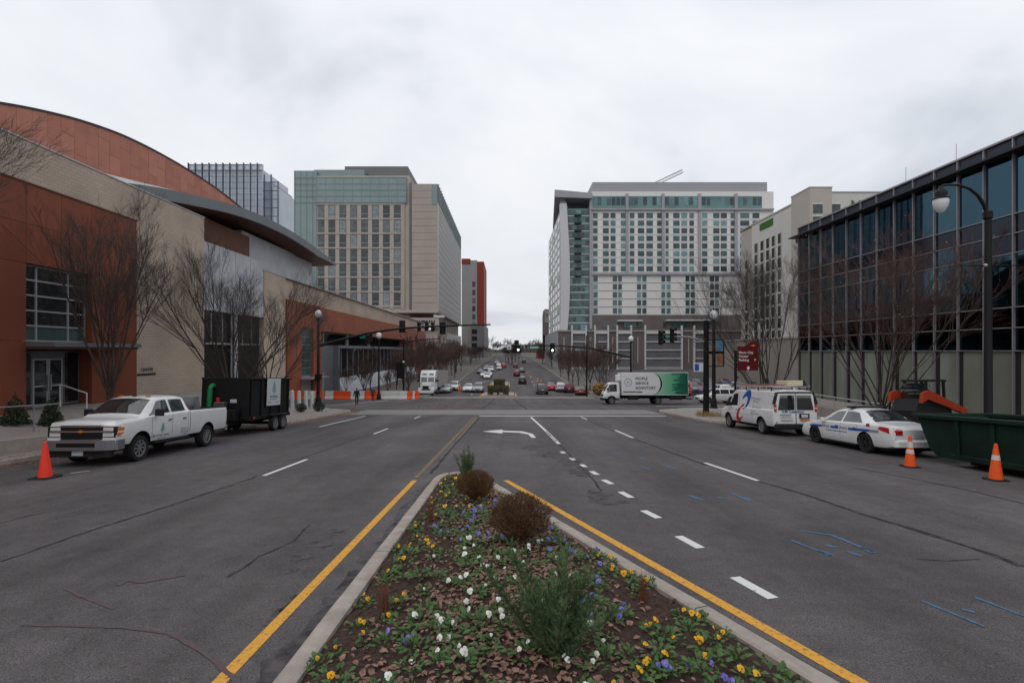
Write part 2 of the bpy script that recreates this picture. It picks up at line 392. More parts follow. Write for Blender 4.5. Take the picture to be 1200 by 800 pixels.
# sealed cracks and joints
strip('crack_seal', pxs((0, 658), (33, 647), (87, 628), (143, 610), (213, 588), (300, 558.5)), .055, 'crack', jit=.55, step=.15)
strip('crack_seal', [(-6.72, 15.2), (-6.6, 23), (-6.6, 32)], .06, 'crack', jit=.4, step=.3)
strip('crack_seal', pxs((1200, 664), (1137, 641), (1067, 619), (1013, 603), (943, 579), (890, 564)), .10, 'crack', jit=.3, step=.2)
strip('crack_seal', pxs((828, 545), (800, 535), (742, 513.5)), .09, 'crack', jit=.3, step=.3)
strip('crack_seal', pxs((720, 505.5), (689, 492.5)), .08, 'crack', jit=.3, step=.3)
strip('crack_seal', [(-2.12, 13), (-2.15, 20), (-2.05, 34)], .08, 'crack', jit=.4, step=.3)
strip('crack_seal', [(-2.6, 43.5), (-2.0, 66)], .18, 'crack', jit=.3); strip('crack_seal', [(1.6, 43.5), (.6, 66)], .22, 'crack', jit=.3)
strip('crack_seal', pxs((268, 676), (285, 666), (303, 652), (320, 645), (345, 633), (362, 615)), .03, 'crack', jit=.8, step=.12)
strip('crack_seal', pxs((0, 613), (35, 604), (55, 600)), .03, 'crack', jit=.8, step=.2)
strip('crack_seal', pxs((1200, 590), (1120, 571), (1060, 559), (1000, 548)), .05, 'crack', jit=.6, step=.2)
strip('crack_seal', pxs((1150, 655), (1110, 657), (1075, 655)), .02, 'crack', jit=.8, step=.15)
strip('crack_seal', pxs((640, 505), (668, 533), (690, 556), (705, 575)), .06, 'crack', jit=.7, step=.2)
def blob(name, px, py, rx, ry, m, dz=.0045, n=18):
    c = PG(px, py); mb = MB(); ci = mb.vert((c.x, c.y, c.z+dz)); ring = []
    for i in range(n):
        a = 2*pi*i/n; k = random.uniform(.55, 1.15); ring.append(mb.vert((c.x+rx*k*cos(a), c.y+ry*k*sin(a), G(c.y+ry*k*sin(a))+dz)))
    for i in range(n): mb.fi((ci, ring[i], ring[(i+1) % n]))
    return mb.build(name, m, road)
for a in ((622, 524, .35, .8), (643, 532, .5, .7), (668, 541, .4, .9), (680, 553, .35, .8), (700, 580, .35, .5), (715, 588, .4, .35), (342, 668, .10, .10), (353, 653, .16, .16), (375, 637, .22, .20), (395, 622, .16, .16), (330, 720, .1, .35), (345, 705, .1, .3)):
    blob('oil_stain', *a, 'tar')
for pts_ in ([(-1.97, y) for y in frange(-4, 12, 1)], [(med_rr(y)+.10, y) for y in frange(-3, 11.8, 1)]): strip('kerb_contact_shade', pts_, .22, 'tar', dz=.0042, jit=.5, step=.25)  # contact shade painted as dark strips along both sides of the median kerb
# utility spray marks
for a, b, wd in (((927, 633), (974, 651), .035), ((938, 622), (975, 627), .04), ((975, 627), (1024, 647), .045), ((993, 646), (1010, 652), .05), ((1080, 704), (1154, 734), .03), ((1143, 700), (1200, 722), .03),
                 ((966, 639), (982, 641), .05), ((1010, 641), (1024, 648), .07), ((960, 645), (974, 651), .07), ((1127, 714), (1142, 717), .05), ((807, 580), (824, 586), .06), ((840, 582.5), (847, 583.5), .06), ((858, 578), (880, 587), .06),
                 ((752, 547), (762, 550), .07), ((778, 545), (792, 549), .07), ((718, 530), (726, 532), .08), ((750, 536), (757, 538), .08)):
    strip('blue_spray_mark', pxs(a, b), wd*1.35, 'blue_spray', dz=.0065, jit=.2, step=.08)
for pp, wd in ((((25, 732), (140, 735), (200, 742)), .035), (((78, 690), (100, 700), (134, 713)), .05), (((137, 686), (150, 680), (170, 682), (190, 678), (217, 674)), .06), (((200, 742), (240, 765), (275, 796), (290, 820)), .05)):
    strip('red_spray_mark', pxs(*pp), wd, 'red_spray', dz=.0065, jit=.25, step=.08)
# fallen leaves against the left kerb
random.seed(11)
M['dry_leaf'] = mat('dry_leaf', (0.16, 0.075, 0.045), .85, col2=(0.30, 0.17, 0.12), scale=9)
mb = MB()
def leaf_quad(mb, p, s, tilt=.5):
    a = random.uniform(0, 2*pi); u = Vector((cos(a), sin(a), random.uniform(-tilt, tilt)))*s; v = Vector((-sin(a), cos(a), random.uniform(-tilt, tilt)))*s*.55; p = Vector(p)
    mb.face([p-u, p-u*.1+v, p+u, p-u*.1-v])
for i in range(2600):
    y = random.uniform(8, 42); k = -interp(KL, y); x = k+abs(random.gauss(0, .5))-(.0 if random.random() < .7 else random.uniform(.2, 1.1))
    z = G(y)+(.012 if x > k else .15); leaf_quad(mb, (x, y, z+random.uniform(0, .015)), random.uniform(.03, .07), .35)
for i in range(700):
    x = random.uniform(-11, -3); y = random.uniform(46, 54); leaf_quad(mb, (x+random.gauss(0, 1), y, G(y)+.02), random.uniform(.04, .09), .3)
for i in range(300):
    y = random.uniform(8, 40); x = interp(KR, y)-abs(random.gauss(0, .35)); leaf_quad(mb, (x, y, G(y)+.02), random.uniform(.03, .06), .3)
tag(mb.build('leaf_litter', 'dry_leaf'), 'dry brown leaves blown along the street kerbs', 'leaves', kind='stuff')
# ================================================================== PLANTED MEDIAN
random.seed(21)
M['soil'] = mat('soil', (0.030, 0.019, 0.015), .95, col2=(0.075, 0.046, 0.036), scale=22, bump=.9, bscale=55)
M['mulch'] = mat('mulch', (0.035, 0.02, 0.015), .9, col2=(0.085, 0.05, 0.038), scale=30)
M['litter'] = mat('litter', (0.11, 0.055, 0.04), .85, col2=(0.34, 0.21, 0.165), scale=16)
def med_r(y): return 2.33-.388*(y-4.36)
outer = [(-1.86, -4), (-1.86, 11.65), (-1.80, 12.05), (-1.62, 12.36), (-1.36, 12.54), (-1.08, 12.56), (-.86, 12.43)]+[(med_r(y), y) for y in (12.1, 11, 10, 9, 8, 7, 6, 5, 4, 3, 2, 1, 0, -2, -4)]
def subdiv(pts, st):
    r = []
    for a, b in zip(pts, pts[1:]):
        n = max(1, int(math.dist(a, b)/st))
        for i in range(n): r.append((lerp(a[0], b[0], i/n), lerp(a[1], b[1], i/n)))
    return r+[pts[-1]]
outer = subdiv(outer, .5); rings = []
for i, p in enumerate(outer):
    a, b = outer[max(i-1, 0)], outer[min(i+1, len(outer)-1)]; d = Vector((b[0]-a[0], b[1]-a[1])).normalized(); n = Vector((d.y, -d.x))
    j = .004*sin(i*1.7)
    prof = ((0+j, -.15), (.015+j, .12), (.045+j, .15), (.19, .152), (.215, .135), (.22, -.1))
    rings.append([(p[0]+n.x*o, p[1]+n.y*o, G(p[1]+n.y*o)+h) for o, h in prof])
mk = tag(MB().loft(rings).build('median_kerb', 'kerb', smooth=35, fix=True), kind='structure')
M['joint'] = mat('joint', (0.05, 0.045, 0.04), .9)
for i in range(3, len(rings)-1, 6):
    a = [Vector(q) for q in rings[i]]; d_ = (Vector(rings[i+1][2])-Vector(rings[i][2])).normalized()*.006; mb = MB(); up_ = Vector((0, 0, .0025)); mb.loft([[q-d_+up_ for q in a[1:5]], [q+d_+up_ for q in a[1:5]]], False, False, False); mb.build('kerb_joint', 'joint', mk)
def soil_z(x, y):
    xl, xr = -1.66, med_r(y)-.22; t = (x-xl)/max(.05, xr-xl); t = min(1, max(0, t))
    return G(y)+.085+.16*min(1, (xr-xl)/2.5)*sin(pi*t)**.8+.012*sin(7*x+3*y)+.01*sin(13*y-5*x)
mb = MB(); idx = []
for y in frange(-4, 12.35, .12):
    xl, xr = -1.67, med_r(y)-.2
    if y > 11.6: xl += .55*((y-11.6)/.75)**2
    xr = max(xr, xl+.05)
    idx.append([mb.vert((lerp(xl, xr, i/28), y, soil_z(lerp(xl, xr, i/28), y)+random.uniform(-.012, .012))) for i in range(29)])
for r0, r1 in zip(idx, idx[1:]):
    for i in range(28): mb.fi((r0[i], r0[i+1], r1[i+1], r1[i]))
tag(mb.build('flower_bed_soil', 'soil', smooth=60), kind='structure')
def in_bed(x, y, m=.1): return -1.62+m < x < med_r(y)-.24-m and y < 12.2-m
mb = MB()
for i in range(9000):
    y = 12.2*(1-random.random()**.7) + (2.4 if random.random() < .5 else 0); x = random.uniform(-1.64, 3.4)
    if y < 2.2 or not in_bed(x, y, 0): continue
    leaf_quad(mb, (x, y, soil_z(x, y)+random.uniform(.004, .03)), random.uniform(.008, .028), .7)
tag(mb.build('mulch_chips', 'mulch'), 'dark bark mulch chips over the median bed soil', 'mulch', kind='stuff')
mb = MB()
def curled_leaf(mb, p, s):
    a = random.uniform(0, 2*pi); u = Vector((cos(a), sin(a), random.uniform(-.3, .3)))*s; v = Vector((-sin(a), cos(a), random.uniform(-.3, .3)))*s*random.uniform(.45, .8); up = Vector((0, 0, 1))*s*random.uniform(.1, .5); p = Vector(p)
    q = [p-u*1.0, p-u*.35+v+up, p+u*.5+v*.7+up*.7, p+u*1.05, p+u*.5-v*.7+up*.9, p-u*.35-v+up*.5, p]
    i = len(mb.v); mb.v += [tuple(c) for c in q]
    for k in range(6): mb.fi((i+6, i+k, i+(k+1) % 6))
for i in range(10000):
    y = random.uniform(2.2, 12); x = random.gauss(.0, .85)
    if not in_bed(x, y, .02): continue
    if random.random() < .5*abs(x): continue
    curled_leaf(mb, (x, y, soil_z(x, y)+random.uniform(.008, .04)), random.uniform(.012, .042))
tag(mb.build('fallen_leaves', 'litter'), 'curled pinkish brown leaves fallen among the pansies', 'leaves', kind='stuff')

# ---- pansies
def leaf_mats(): 
    M['pansy_leaf'] = mat('pansy_leaf', (0.034, 0.078, 0.026), .55, col2=(0.095, 0.165, 0.052), scale=11)
    M['petal_white'] = mat('petal_white', (0.66, 0.66, 0.64), .6, var=.08, scale=30)
    M['petal_yellow'] = mat('petal_yellow', (0.66, 0.34, 0.012), .6, var=.15, scale=30)
    M['petal_purple'] = mat('petal_purple', (0.085, 0.065, 0.34), .6, col2=(0.26, 0.24, 0.58), scale=14)
    M['petal_eye_dark'] = mat('petal_eye_dark', (0.09, 0.03, 0.01), .6); M['petal_eye'] = mat('petal_eye', (0.55, 0.4, 0.05), .6)
    M['petal_eye_deep'] = mat('petal_eye_deep', (0.03, 0.015, 0.09), .6)
leaf_mats()
def foliage_mesh(seed):
    rnd = random.Random(seed); mb = MB()
    for k in range(rnd.randint(22, 34)):
        a = rnd.uniform(0, 2*pi); el = rnd.uniform(.15, 1.25); r = rnd.uniform(.01, .085); ln = rnd.uniform(.04, .075); wd = ln*rnd.uniform(.2, .3)
        d = Vector((cos(a)*cos(el), sin(a)*cos(el), sin(el))); s = Vector((-sin(a), cos(a), 0)); n = s.cross(d)
        p = Vector((cos(a)*r, sin(a)*r, rnd.uniform(.0, .07))); dr = Vector((0, 0, -1))*ln*.3
        q = [p, p+d*ln*.5+s*wd+n*.006, p+d*ln+dr, p+d*ln*.5-s*wd+n*.006, p+d*ln*.55-n*.004]
        i = len(mb.v); mb.v += [tuple(c) for c in q]
        mb.fi((i, i+4, i+1)); mb.fi((i+1, i+4, i+2)); mb.fi((i+2, i+4, i+3)); mb.fi((i+3, i+4, i))
    return mb.mesh('pansy_leaf', smooth=50)
def blossom_mesh(pm, em, seed):
    rnd = random.Random(seed); mb = MB(); R = .034
    for k, (a, s, off) in enumerate(((90+38, 1.0, -.004), (90-38, 1.0, -.003), (178, .92, .0), (2, .92, .001), (270, 1.12, .003))):
        a = radians(a+rnd.uniform(-8, 8)); s *= rnd.uniform(.9, 1.1); d = Vector((cos(a), sin(a), 0)); t = Vector((-sin(a), cos(a), 0)); z = Vector((0, 0, 1))
        pts = [Vector((0, 0, off+.002)), d*R*.35+t*R*.42*s+z*(off+.004), d*R*.85+t*R*.55*s+z*(off-.003), d*R*1.08*s+t*R*.2+z*(off-.006+rnd.uniform(-.004, .004)), d*R*1.05*s-t*R*.25+z*(off-.006), d*R*.85-t*R*.55*s+z*(off-.003), d*R*.35-t*R*.42*s+z*(off+.004)]
        mb.face(pts)
    mb.mi = 1; mb.face([(cos(2*pi*j/7)*R*.24, -.15*R+sin(2*pi*j/7)*R*.26, .0075) for j in range(7)])
    mb.mi = 2; mb.tube([(0, 0, 0), (0, -.006, -.02), (0, -.004, -.05)], .0022, 4)
    return mb.mesh([pm, em, 'pansy_leaf'])
FOL = [foliage_mesh(s) for s in range(6)]
BL = {'white': [blossom_mesh('petal_white', 'petal_eye', s) for s in range(3)], 'yellow': [blossom_mesh('petal_yellow', 'petal_eye_dark', s) for s in range(3)], 'purple': [blossom_mesh('petal_purple', 'petal_eye_deep', s) for s in range(3)]}
anch = {'white': [(548, 640), (540, 655), (545, 663), (556, 652), (562, 664), (585, 665), (595, 660), (612, 640), (620, 655), (635, 640), (560, 703), (590, 680), (575, 700), (540, 720), (515, 742), (528, 748), (565, 745), (552, 735), (520, 762), (516, 785), (587, 692), (603, 690), (608, 668), (548, 690), (583, 720), (595, 745), (575, 757), (690, 748), (655, 760), (520, 735), (530, 690), (660, 790), (640, 770), (650, 690), (535, 770)],
        'yellow': [(372, 771), (388, 757), (428, 744), (468, 708), (472, 662), (465, 655), (490, 627), (512, 606), (519, 600), (507, 588), (520, 578), (530, 569), (545, 590), (538, 575), (527, 558), (536, 562), (515, 568), (550, 600), (560, 590), (703, 648), (716, 655), (717, 668), (740, 668), (733, 680), (757, 678), (776, 687), (763, 740), (773, 748), (784, 752), (770, 772), (782, 782), (836, 746), (838, 773), (880, 795), (755, 790), (665, 605), (650, 600), (620, 582), (825, 760), (480, 640)],
        'purple': [(575, 618), (583, 612), (590, 620), (560, 632), (553, 622), (600, 640), (545, 640), (612, 627), (590, 640), (570, 640), (660, 640), (652, 628), (668, 652), (645, 622), (640, 612), (685, 655), (695, 668), (700, 650), (725, 725), (722, 735), (730, 718), (772, 792), (785, 796), (812, 786), (820, 795), (485, 762), (478, 757), (450, 750), (580, 600), (596, 606), (515, 622), (700, 690), (556, 612), (628, 600), (566, 604)]}
AW = [(c, PG(px, py, .2)) for c in anch for px, py in anch[c]]
spots = [(p.x, p.y, c) for c, p in AW if in_bed(p.x, p.y, .03)]
tries = 0
while len(spots) < 292 and tries < 20000:
    tries += 1; y = 2.4+9.6*random.random()**1.15; x = random.uniform(-1.6, 3.2)
    if not in_bed(x, y, .10): continue
    if any((x-a)**2+(y-b)**2 < .17**2 for a, b, _ in spots): continue
    c, q = min(AW, key=lambda t: (t[1].x-x)**2+(t[1].y-y)**2); dd = math.dist((q.x, q.y), (x, y))
    spots.append((x, y, c if dd < .6 and random.random() < .62 else None))
LAB = {'white': 'white pansy plant flowering in the planted median bed', 'yellow': 'golden yellow pansy plant flowering in the planted median bed', 'purple': 'violet blue pansy plant flowering in the planted median bed', None: 'leafy green pansy plant without open blossoms in the median bed'}
for x, y, c in spots:
    root = thing('pansy_plant', '', ''); root.location = (x, y, soil_z(x, y)-.005); root.rotation_euler = (random.uniform(-.15, .15), random.uniform(-.15, .15), random.uniform(0, 6.28)); root.scale = (random.uniform(.9, 1.45),)*3
    fo_ = obj('foliage', random.choice(FOL), root); fo_['kind'] = 'stuff'
    tag(root, LAB[c], 'flower', {'white': 'white pansies', 'yellow': 'yellow pansies', 'purple': 'purple pansies', None: 'pansies without blossoms'}[c])
    if c:
        for k in range(random.choice((1, 1, 1, 2, 2))):
            a = random.uniform(0, 6.28); r = random.uniform(0, .07); rz = root.rotation_euler.z
            obj('blossom', random.choice(BL[c]), root, (cos(a)*r, sin(a)*r, random.uniform(.065, .105)), (random.uniform(.5, 1.2), random.uniform(-.4, .4), -rz+random.uniform(-1.0, 1.0)), (random.uniform(.42, .75),)*3)

# ---- shrubs in the bed
M['conifer'] = mat('conifer', (0.055, 0.10, 0.045), .6, col2=(0.14, 0.205, 0.095), scale=7)
M['conifer_wood'] = mat('conifer_wood', (0.09, 0.055, 0.035), .8)
M['brown_twig'] = mat('brown_twig', (0.065, 0.033, 0.016), .85, col2=(0.165, 0.09, 0.042), scale=9)
M['dry_grass'] = mat('dry_grass', (0.12, 0.045, 0.025), .85, col2=(0.24, 0.11, 0.06), scale=14)
def conifer(h, wd, nst, seed, dens=1.0):
    rnd = random.Random(seed); wood = MB(); fo = MB()
    def needle(p, d, ln):
        s = d.cross(Vector((rnd.uniform(-1, 1), rnd.uniform(-1, 1), rnd.uniform(-1, 1)))); 
        if s.length < 1e-4: return
        s.normalize(); w_ = ln*.055
        i = len(fo.v); fo.v += [tuple(p-s*w_), tuple(p+s*w_), tuple(p+d*ln)]; fo.fi((i, i+1, i+2))
    def spray(p, d, ln):
        n = int(ln/.0021*dens); q = Vector(p); d = d.copy()
        for k in range(n):
            t = k/n; q = q+d*(ln/n); d = (d+Vector((rnd.gauss(0, .02), rnd.gauss(0, .02), .012))).normalized()
            for _ in range(2):
                nd = (d*1.2+Vector((rnd.gauss(0, .55), rnd.gauss(0, .55), rnd.gauss(0, .55)))).normalized(); needle(q, nd, h*.034*(1-.45*t)*rnd.uniform(.6, 1.3))
    for s in range(nst):
        a = 2*pi*s/nst+rnd.uniform(-.4, .4); lean = rnd.uniform(.25, 1.0)*(wd/h)*.85 if s else .05; hh = h*(1 if s == 0 else rnd.uniform(.55, .92))
        pts = [Vector((cos(a)*lean*hh*(t**.8), sin(a)*lean*hh*(t**.8), hh*t)) for t in [i/9 for i in range(10)]]
        wood.tube(pts, [h*.012*(1-.9*i/9)+.0008 for i in range(10)], 5)
        for i in range(1, 10):
            for k in range(8):
                aa = rnd.uniform(0, 2*pi); el = rnd.uniform(.15, 1.1); d = Vector((cos(aa)*cos(el), sin(aa)*cos(el), sin(el)))
                p = pts[i-1].lerp(pts[i], rnd.random()); ln = h*rnd.uniform(.13, .30)*(1.15-.7*i/9)
                spray(p, d, ln)
        spray(pts[-2], (pts[-1]-pts[-2]).normalized(), h*.16)
    return wood, fo
def place_conifer(px, d, h, wd, nst, seed, label, dens):
    x = (px-VX)*d/F; t = thing('evergreen_shrub', label, 'shrub', (x, d, soil_z(x, d)-.02), rotz=.6, group=None)
    a, b = conifer(h, wd, nst, seed, dens); a.build('stem', 'conifer_wood', t); b.build('foliage', 'conifer', t); return t
place_conifer(650, 3.9, .80, .92, 24, 3, 'large feathery dark green evergreen shrub among the white pansies', 1.0)
place_conifer(547, 11.45, .80, .46, 12, 5, 'small upright conical evergreen at the tip of the median', .6)
def ball_shrub(px, d, h, wd, seed, label):
    rnd = random.Random(seed); x = (px-VX)*d/F; t = thing('brown_shrub', label, 'shrub', (x, d, soil_z(x, d)-.02), group='dried round shrubs in the median')
    st = MB(); tw = MB()
    for k in range(60):
        a = rnd.uniform(0, 2*pi); e = rnd.uniform(.5, 1.5); r = wd/2*rnd.uniform(.6, .95)
        end = Vector((cos(a)*cos(e)*r, sin(a)*cos(e)*r, h*.42+sin(e)*h*.48*rnd.uniform(.6, 1)))
        st.tube([Vector((0, 0, 0)), end*.4+Vector((0, 0, .04)), end], [.006, .004, .0015], 4)
    for k in range(9500):
        u = rnd.uniform(-1, 1); a = rnd.uniform(0, 2*pi); rr = (rnd.random()**.26); q = sqrt(1-u*u)
        lump = 1+.12*sin(3*a+seed)+.10*sin(5*a+4*u)+.07*sin(9*a-6*u)
        c = Vector((cos(a)*q*wd*.5*rr*lump, sin(a)*q*wd*.5*rr*lump, h*.56+u*h*.44*rr))
        tap = .35+.65*min(1, max(0, c.z/(h*.5))); c.x *= tap; c.y *= tap
        d0 = (c-Vector((0, 0, h*.1))).normalized(); d1 = (d0+Vector((rnd.gauss(0, .45), rnd.gauss(0, .45), rnd.gauss(0, .35)))).normalized(); ln = rnd.uniform(.025, .055)*wd/.7
        s = d1.cross(Vector((rnd.uniform(-1, 1), rnd.uniform(-1, 1), .3))).normalized()*.0028*wd/.7
        i = len(tw.v); m_ = c+d1*ln*.5+Vector((0, 0, .004)); tw.v += [tuple(c-s), tuple(c+s), tuple(m_+s), tuple(m_-s), tuple(c+d1*ln)]; tw.fi((i, i+1, i+2, i+3)); tw.fi((i+3, i+2, i+4))
    st.build('stem', 'brown_twig', t); tw.build('twigs', 'brown_twig', t)
ball_shrub(558, 9.1, .60, .70, 4, 'round brown dried shrub directly beside the small conical evergreen')
ball_shrub(609, 6.55, .70, .80, 9, 'larger round brown dried shrub beside the violet pansies')
def tuft(px, d, h, seed, label):
    rnd = random.Random(seed); x = (px-VX)*d/F; mb = MB()
    for k in range(110):
        a = rnd.uniform(0, 2*pi); ln = h*rnd.uniform(.45, 1.05); sp = rnd.uniform(.05, .32); b = Vector((rnd.gauss(0, .018), rnd.gauss(0, .018), 0)); w_ = rnd.uniform(.0012, .0026)
        s = Vector((-sin(a), cos(a), 0))*w_; pts = [b+Vector((cos(a)*sp*ln*t*t, sin(a)*sp*ln*t*t, ln*t)) for t in (0, .35, .7, 1)]
        i = len(mb.v)
        for p, k_ in zip(pts, (1, 1, .7, .1)): mb.v += [tuple(p-s*k_), tuple(p+s*k_)]
        for j in range(3): mb.fi((i+2*j, i+2*j+1, i+2*j+3, i+2*j+2))
    o = mb.build('grass_tuft', 'dry_grass', None, loc=(x, d, soil_z(x, d)-.01)); return tag(o, label, 'grass', 'dry grass tufts in the median')
tuft(450, 4.75, .40, 1, 'dry reddish grass tuft beside the single yellow pansy in the median')
tuft(505, 7.9, .42, 2, 'dry reddish grass tuft on the kerb side of the round brown shrubs')
tuft(753, 5.05, .36, 3, 'dry reddish grass tuft on the turn lane side of the median')
# ================================================================== BARE TREES
M['bark'] = mat('bark', (0.040, 0.031, 0.027), .9, col2=(0.075, 0.058, 0.050), scale=7, bump=.5, bscale=30)
M['twig'] = mat('twig', (0.060, 0.050, 0.046), .9, var=.2, scale=2)
M['twig_red'] = mat('twig_red', (0.095, 0.062, 0.056), .9, var=.25, scale=.6)
def bare_tree(h, spread, seed, detail=3, stems=1, trunk_h=.2, r0=.11, forks=9, leaves=0, twigr=.0034, vase=1.0):
    """vase shaped street tree: returns meshes for trunk (with limbs), twigs and remaining leaves"""
    rnd = random.Random(seed); tr = MB(); tw = MB(); lf = MB()
    def limb(p, d, ln, r, lev, up):
        n = 6 if lev < 2 else (5 if lev == 2 else 3)
        pts = [Vector(p)]; rad = [r]; dd = Vector(d); wob = .038 if lev < 2 else .075
        for i in range(n):
            dd = (dd+Vector((rnd.gauss(0, wob), rnd.gauss(0, wob), rnd.gauss(0, wob)*.5+up))).normalized()
            pts.append(pts[-1]+dd*ln/n); rad.append(max(twigr*.55, r*(1-(.80 if lev < 3 else .6)*(i+1)/n)))
        (tr if lev < 2 else tw).tube(pts, rad, 7 if lev < 1 else (5 if lev < 2 else 3), cap=False)
        if lev >= detail:
            if leaves and rnd.random() < leaves: leaf_quad(lf, pts[-1], rnd.uniform(.03, .05), .9)
            return
        kids = {0: forks, 1: 8, 2: 6, 3: 2}[lev]
        for k in range(kids):
            t = rnd.uniform(.22, .97) if lev else rnd.uniform(.3, .98); i = min(n-1, int(t*n)); q = pts[i].lerp(pts[i+1], t*n-i)
            base = (pts[i+1]-pts[i]).normalized(); a = rnd.uniform(0, 2*pi); ax = base.orthogonal().normalized(); ax.rotate(Matrix.Rotation(a, 3, base))
            ang = rnd.uniform(.26, .55) if lev < 1 else rnd.uniform(.20, .46); nd = (base*cos(ang)+ax*sin(ang)).normalized()
            l2 = ln*(.62 if lev else .7)*(1.05-.62*t)*rnd.uniform(.75, 1.2); r2 = max(twigr, min(rad[i]*.62, r*.42))
            limb(q, nd, max(l2, h*.035), r2, lev+1, .045 if lev < 2 else .02)
    for s in range(stems):
        off = Vector((rnd.gauss(0, .12), rnd.gauss(0, .12), 0)) if stems > 1 else Vector((0, 0, 0))
        th = h*trunk_h*(1 if stems == 1 else rnd.uniform(.25, .7)); lean = Vector((rnd.gauss(0, .03), rnd.gauss(0, .03), 1)) if stems == 1 else Vector((rnd.gauss(0, .22), rnd.gauss(0, .22), 1)).normalized()
        top = off+lean*th; rs = r0*(1 if stems == 1 else .62)
        tr.tube([off-Vector((0, 0, .15)), off+lean*.02, off+lean*.25, off+lean*th*.6, top], [rs*1.5, rs*1.3, rs*1.02, rs*.95, rs*.9], 10, cap=False)
        nl = 9 if stems == 1 else 4
        for k in range(nl):
            a = 2*pi*k/nl+rnd.uniform(-.35, .35); e = rnd.uniform(.14, .58)*vase if k else .05
            d = Vector((cos(a)*sin(e)*spread, sin(a)*sin(e)*spread, cos(e))).normalized(); d = (d+lean*.3).normalized()
            q = off+lean*th*(1-.38*rnd.random())
            limb(q, d, (h-th)*rnd.uniform(.72, 1.0), rs*rnd.uniform(.34, .52), 0, .022)
    return tr, tw, lf
def plant(name, label, x, y, mes, z=None, rot=0, sc=1.0, group=None, tw='twig', cat='tree'):
    t = thing(name, label, cat, (x, y, (G(y)+.135) if z is None else z), rot, group); t.scale = (sc, sc, sc)
    for nm, me in mes.items(): obj(nm, me, t)
    return t
def tree_meshes(tw='twig', **k):
    a, b, c = bare_tree(**k); d = {'trunk': a.mesh('bark', smooth=60), 'crown': b.mesh(tw)}
    if c.v: d['leaves'] = c.mesh('dry_leaf')
    return d
TA = tree_meshes(h=9.8, spread=1.3, seed=8, detail=4, forks=7, r0=.135)
TB = tree_meshes(h=9.2, spread=2.5, seed=12, detail=4, forks=7, r0=.13, trunk_h=.12)
TC = tree_meshes(h=9.6, spread=1.7, seed=31, detail=4, stems=4, trunk_h=.2, r0=.16, forks=7)
TD = tree_meshes(tw='twig_red', h=8.4, spread=1.5, seed=44, detail=4, stems=3, trunk_h=.18, r0=.14, forks=7, leaves=.035)
plant('bare_tree', 'bare vase shaped tree behind the white pickup, beside the glazed entrance', -16.9, 20.4, TA, z=-.8, rot=.4, sc=.88)
plant('bare_tree', 'bare tree rising over the plaza railing before the orange wall', -16.9, 12.9, TA, z=-.5, rot=4.1, sc=1.04)
plant('bare_tree', 'wide bare tree behind the black dump trailer', -16.3, 28.6, TB, z=-1.7, rot=1.2, sc=1.05)
plant('bare_tree', 'bare tree between the dump trailer and the white bollards', -18.5, 37.0, TB, z=-2.3, rot=3.6, sc=.92)
plant('bare_tree', 'tall bare multi stemmed tree beside the red parking sign', 17.8, 33.0, TC, rot=.3, sc=1.0)
plant('bare_tree', 'bare tree with a few orange leaves behind the patrol car', 17.3, 22.2, TD, rot=1.0, sc=1.0)
# street trees beyond the junction (smaller in view, simpler twigs)
FT = [tree_meshes(tw='twig_red', h=6.5, spread=1.35, seed=60+i, detail=3, forks=5, r0=.09, trunk_h=.2, twigr=.011) for i in range(3)]
random.seed(33)
for i in range(9):
    y = 74+i*7.5; plant('street_tree', 'small bare reddish street tree in the row behind the parked cars', 13.9+random.uniform(-.3, 1.6), y, FT[i % 3], rot=i*1.3, sc=random.uniform(1.0, 1.25), group='bare street trees before the parking garage')
for i in range(12):
    y = 77+i*8.0; plant('street_tree', 'bare brown street tree in the row before the glass fronted block', -15.6+random.uniform(-1.6, .8), y, FT[(i+1) % 3], rot=i*1.7, sc=random.uniform(1.15, 1.5), group='bare street trees along the glass fronted block')
for i in range(14):
    y = 80+i*6.4; plant('street_tree', 'bare brown street tree in the inner row before the glass fronted block', -22.5+random.uniform(-2.5, 2.0), y, FT[i % 3], rot=i*2.3, sc=random.uniform(.8, 1.15), group='inner row of bare trees along the glass fronted block')
for i in range(4):
    plant('street_tree', 'bare shrubby tree behind the orange and white barriers', -24+i*3.0, 69.5+random.uniform(0, 3), FT[i % 3], rot=i*2.1, sc=random.uniform(.5, .7), group='shrubby trees behind the barriers')
# ================================================================== BUILDINGS
M['orange_panel'] = mat('orange_panel', (0.205, 0.060, 0.033), .62, var=.16, scale=.7, streak=.25)
M['orange_panel_b'] = mat('orange_panel_b', (0.19, 0.056, 0.031), .62, var=.16, scale=.7, streak=.25); M['orange_panel_c'] = mat('orange_panel_c', (0.215, 0.064, 0.036), .6, var=.16, scale=.9, streak=.25)
M['red_panel'] = mat('red_panel', (0.40, 0.165, 0.115), .55, var=.14, scale=.5)
M['red_panel_pale'] = mat('red_panel_pale', (0.42, 0.178, 0.126), .55, var=.10, scale=.6)
M['red_panel_deep'] = mat('red_panel_deep', (0.38, 0.152, 0.106), .55, var=.10, scale=.6)
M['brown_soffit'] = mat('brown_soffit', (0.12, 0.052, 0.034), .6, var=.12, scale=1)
M['white_panel'] = mat('white_panel', (0.46, 0.47, 0.50), .4, var=.14, scale=.4)
M['pale_roof'] = mat('pale_roof', (0.36, 0.36, 0.35), .6, var=.05)
M['grey_metal'] = mat('grey_metal', (0.17, 0.18, 0.195), .45, metal=.3, var=.06, scale=.5)
M['frame_metal'] = mat('frame_metal', (0.40, 0.40, 0.42), .4, metal=.5)
M['dark_metal'] = mat('dark_metal', (0.035, 0.035, 0.038), .45, metal=.3)
M['black'] = mat('black', (0.010, 0.010, 0.011), .5)
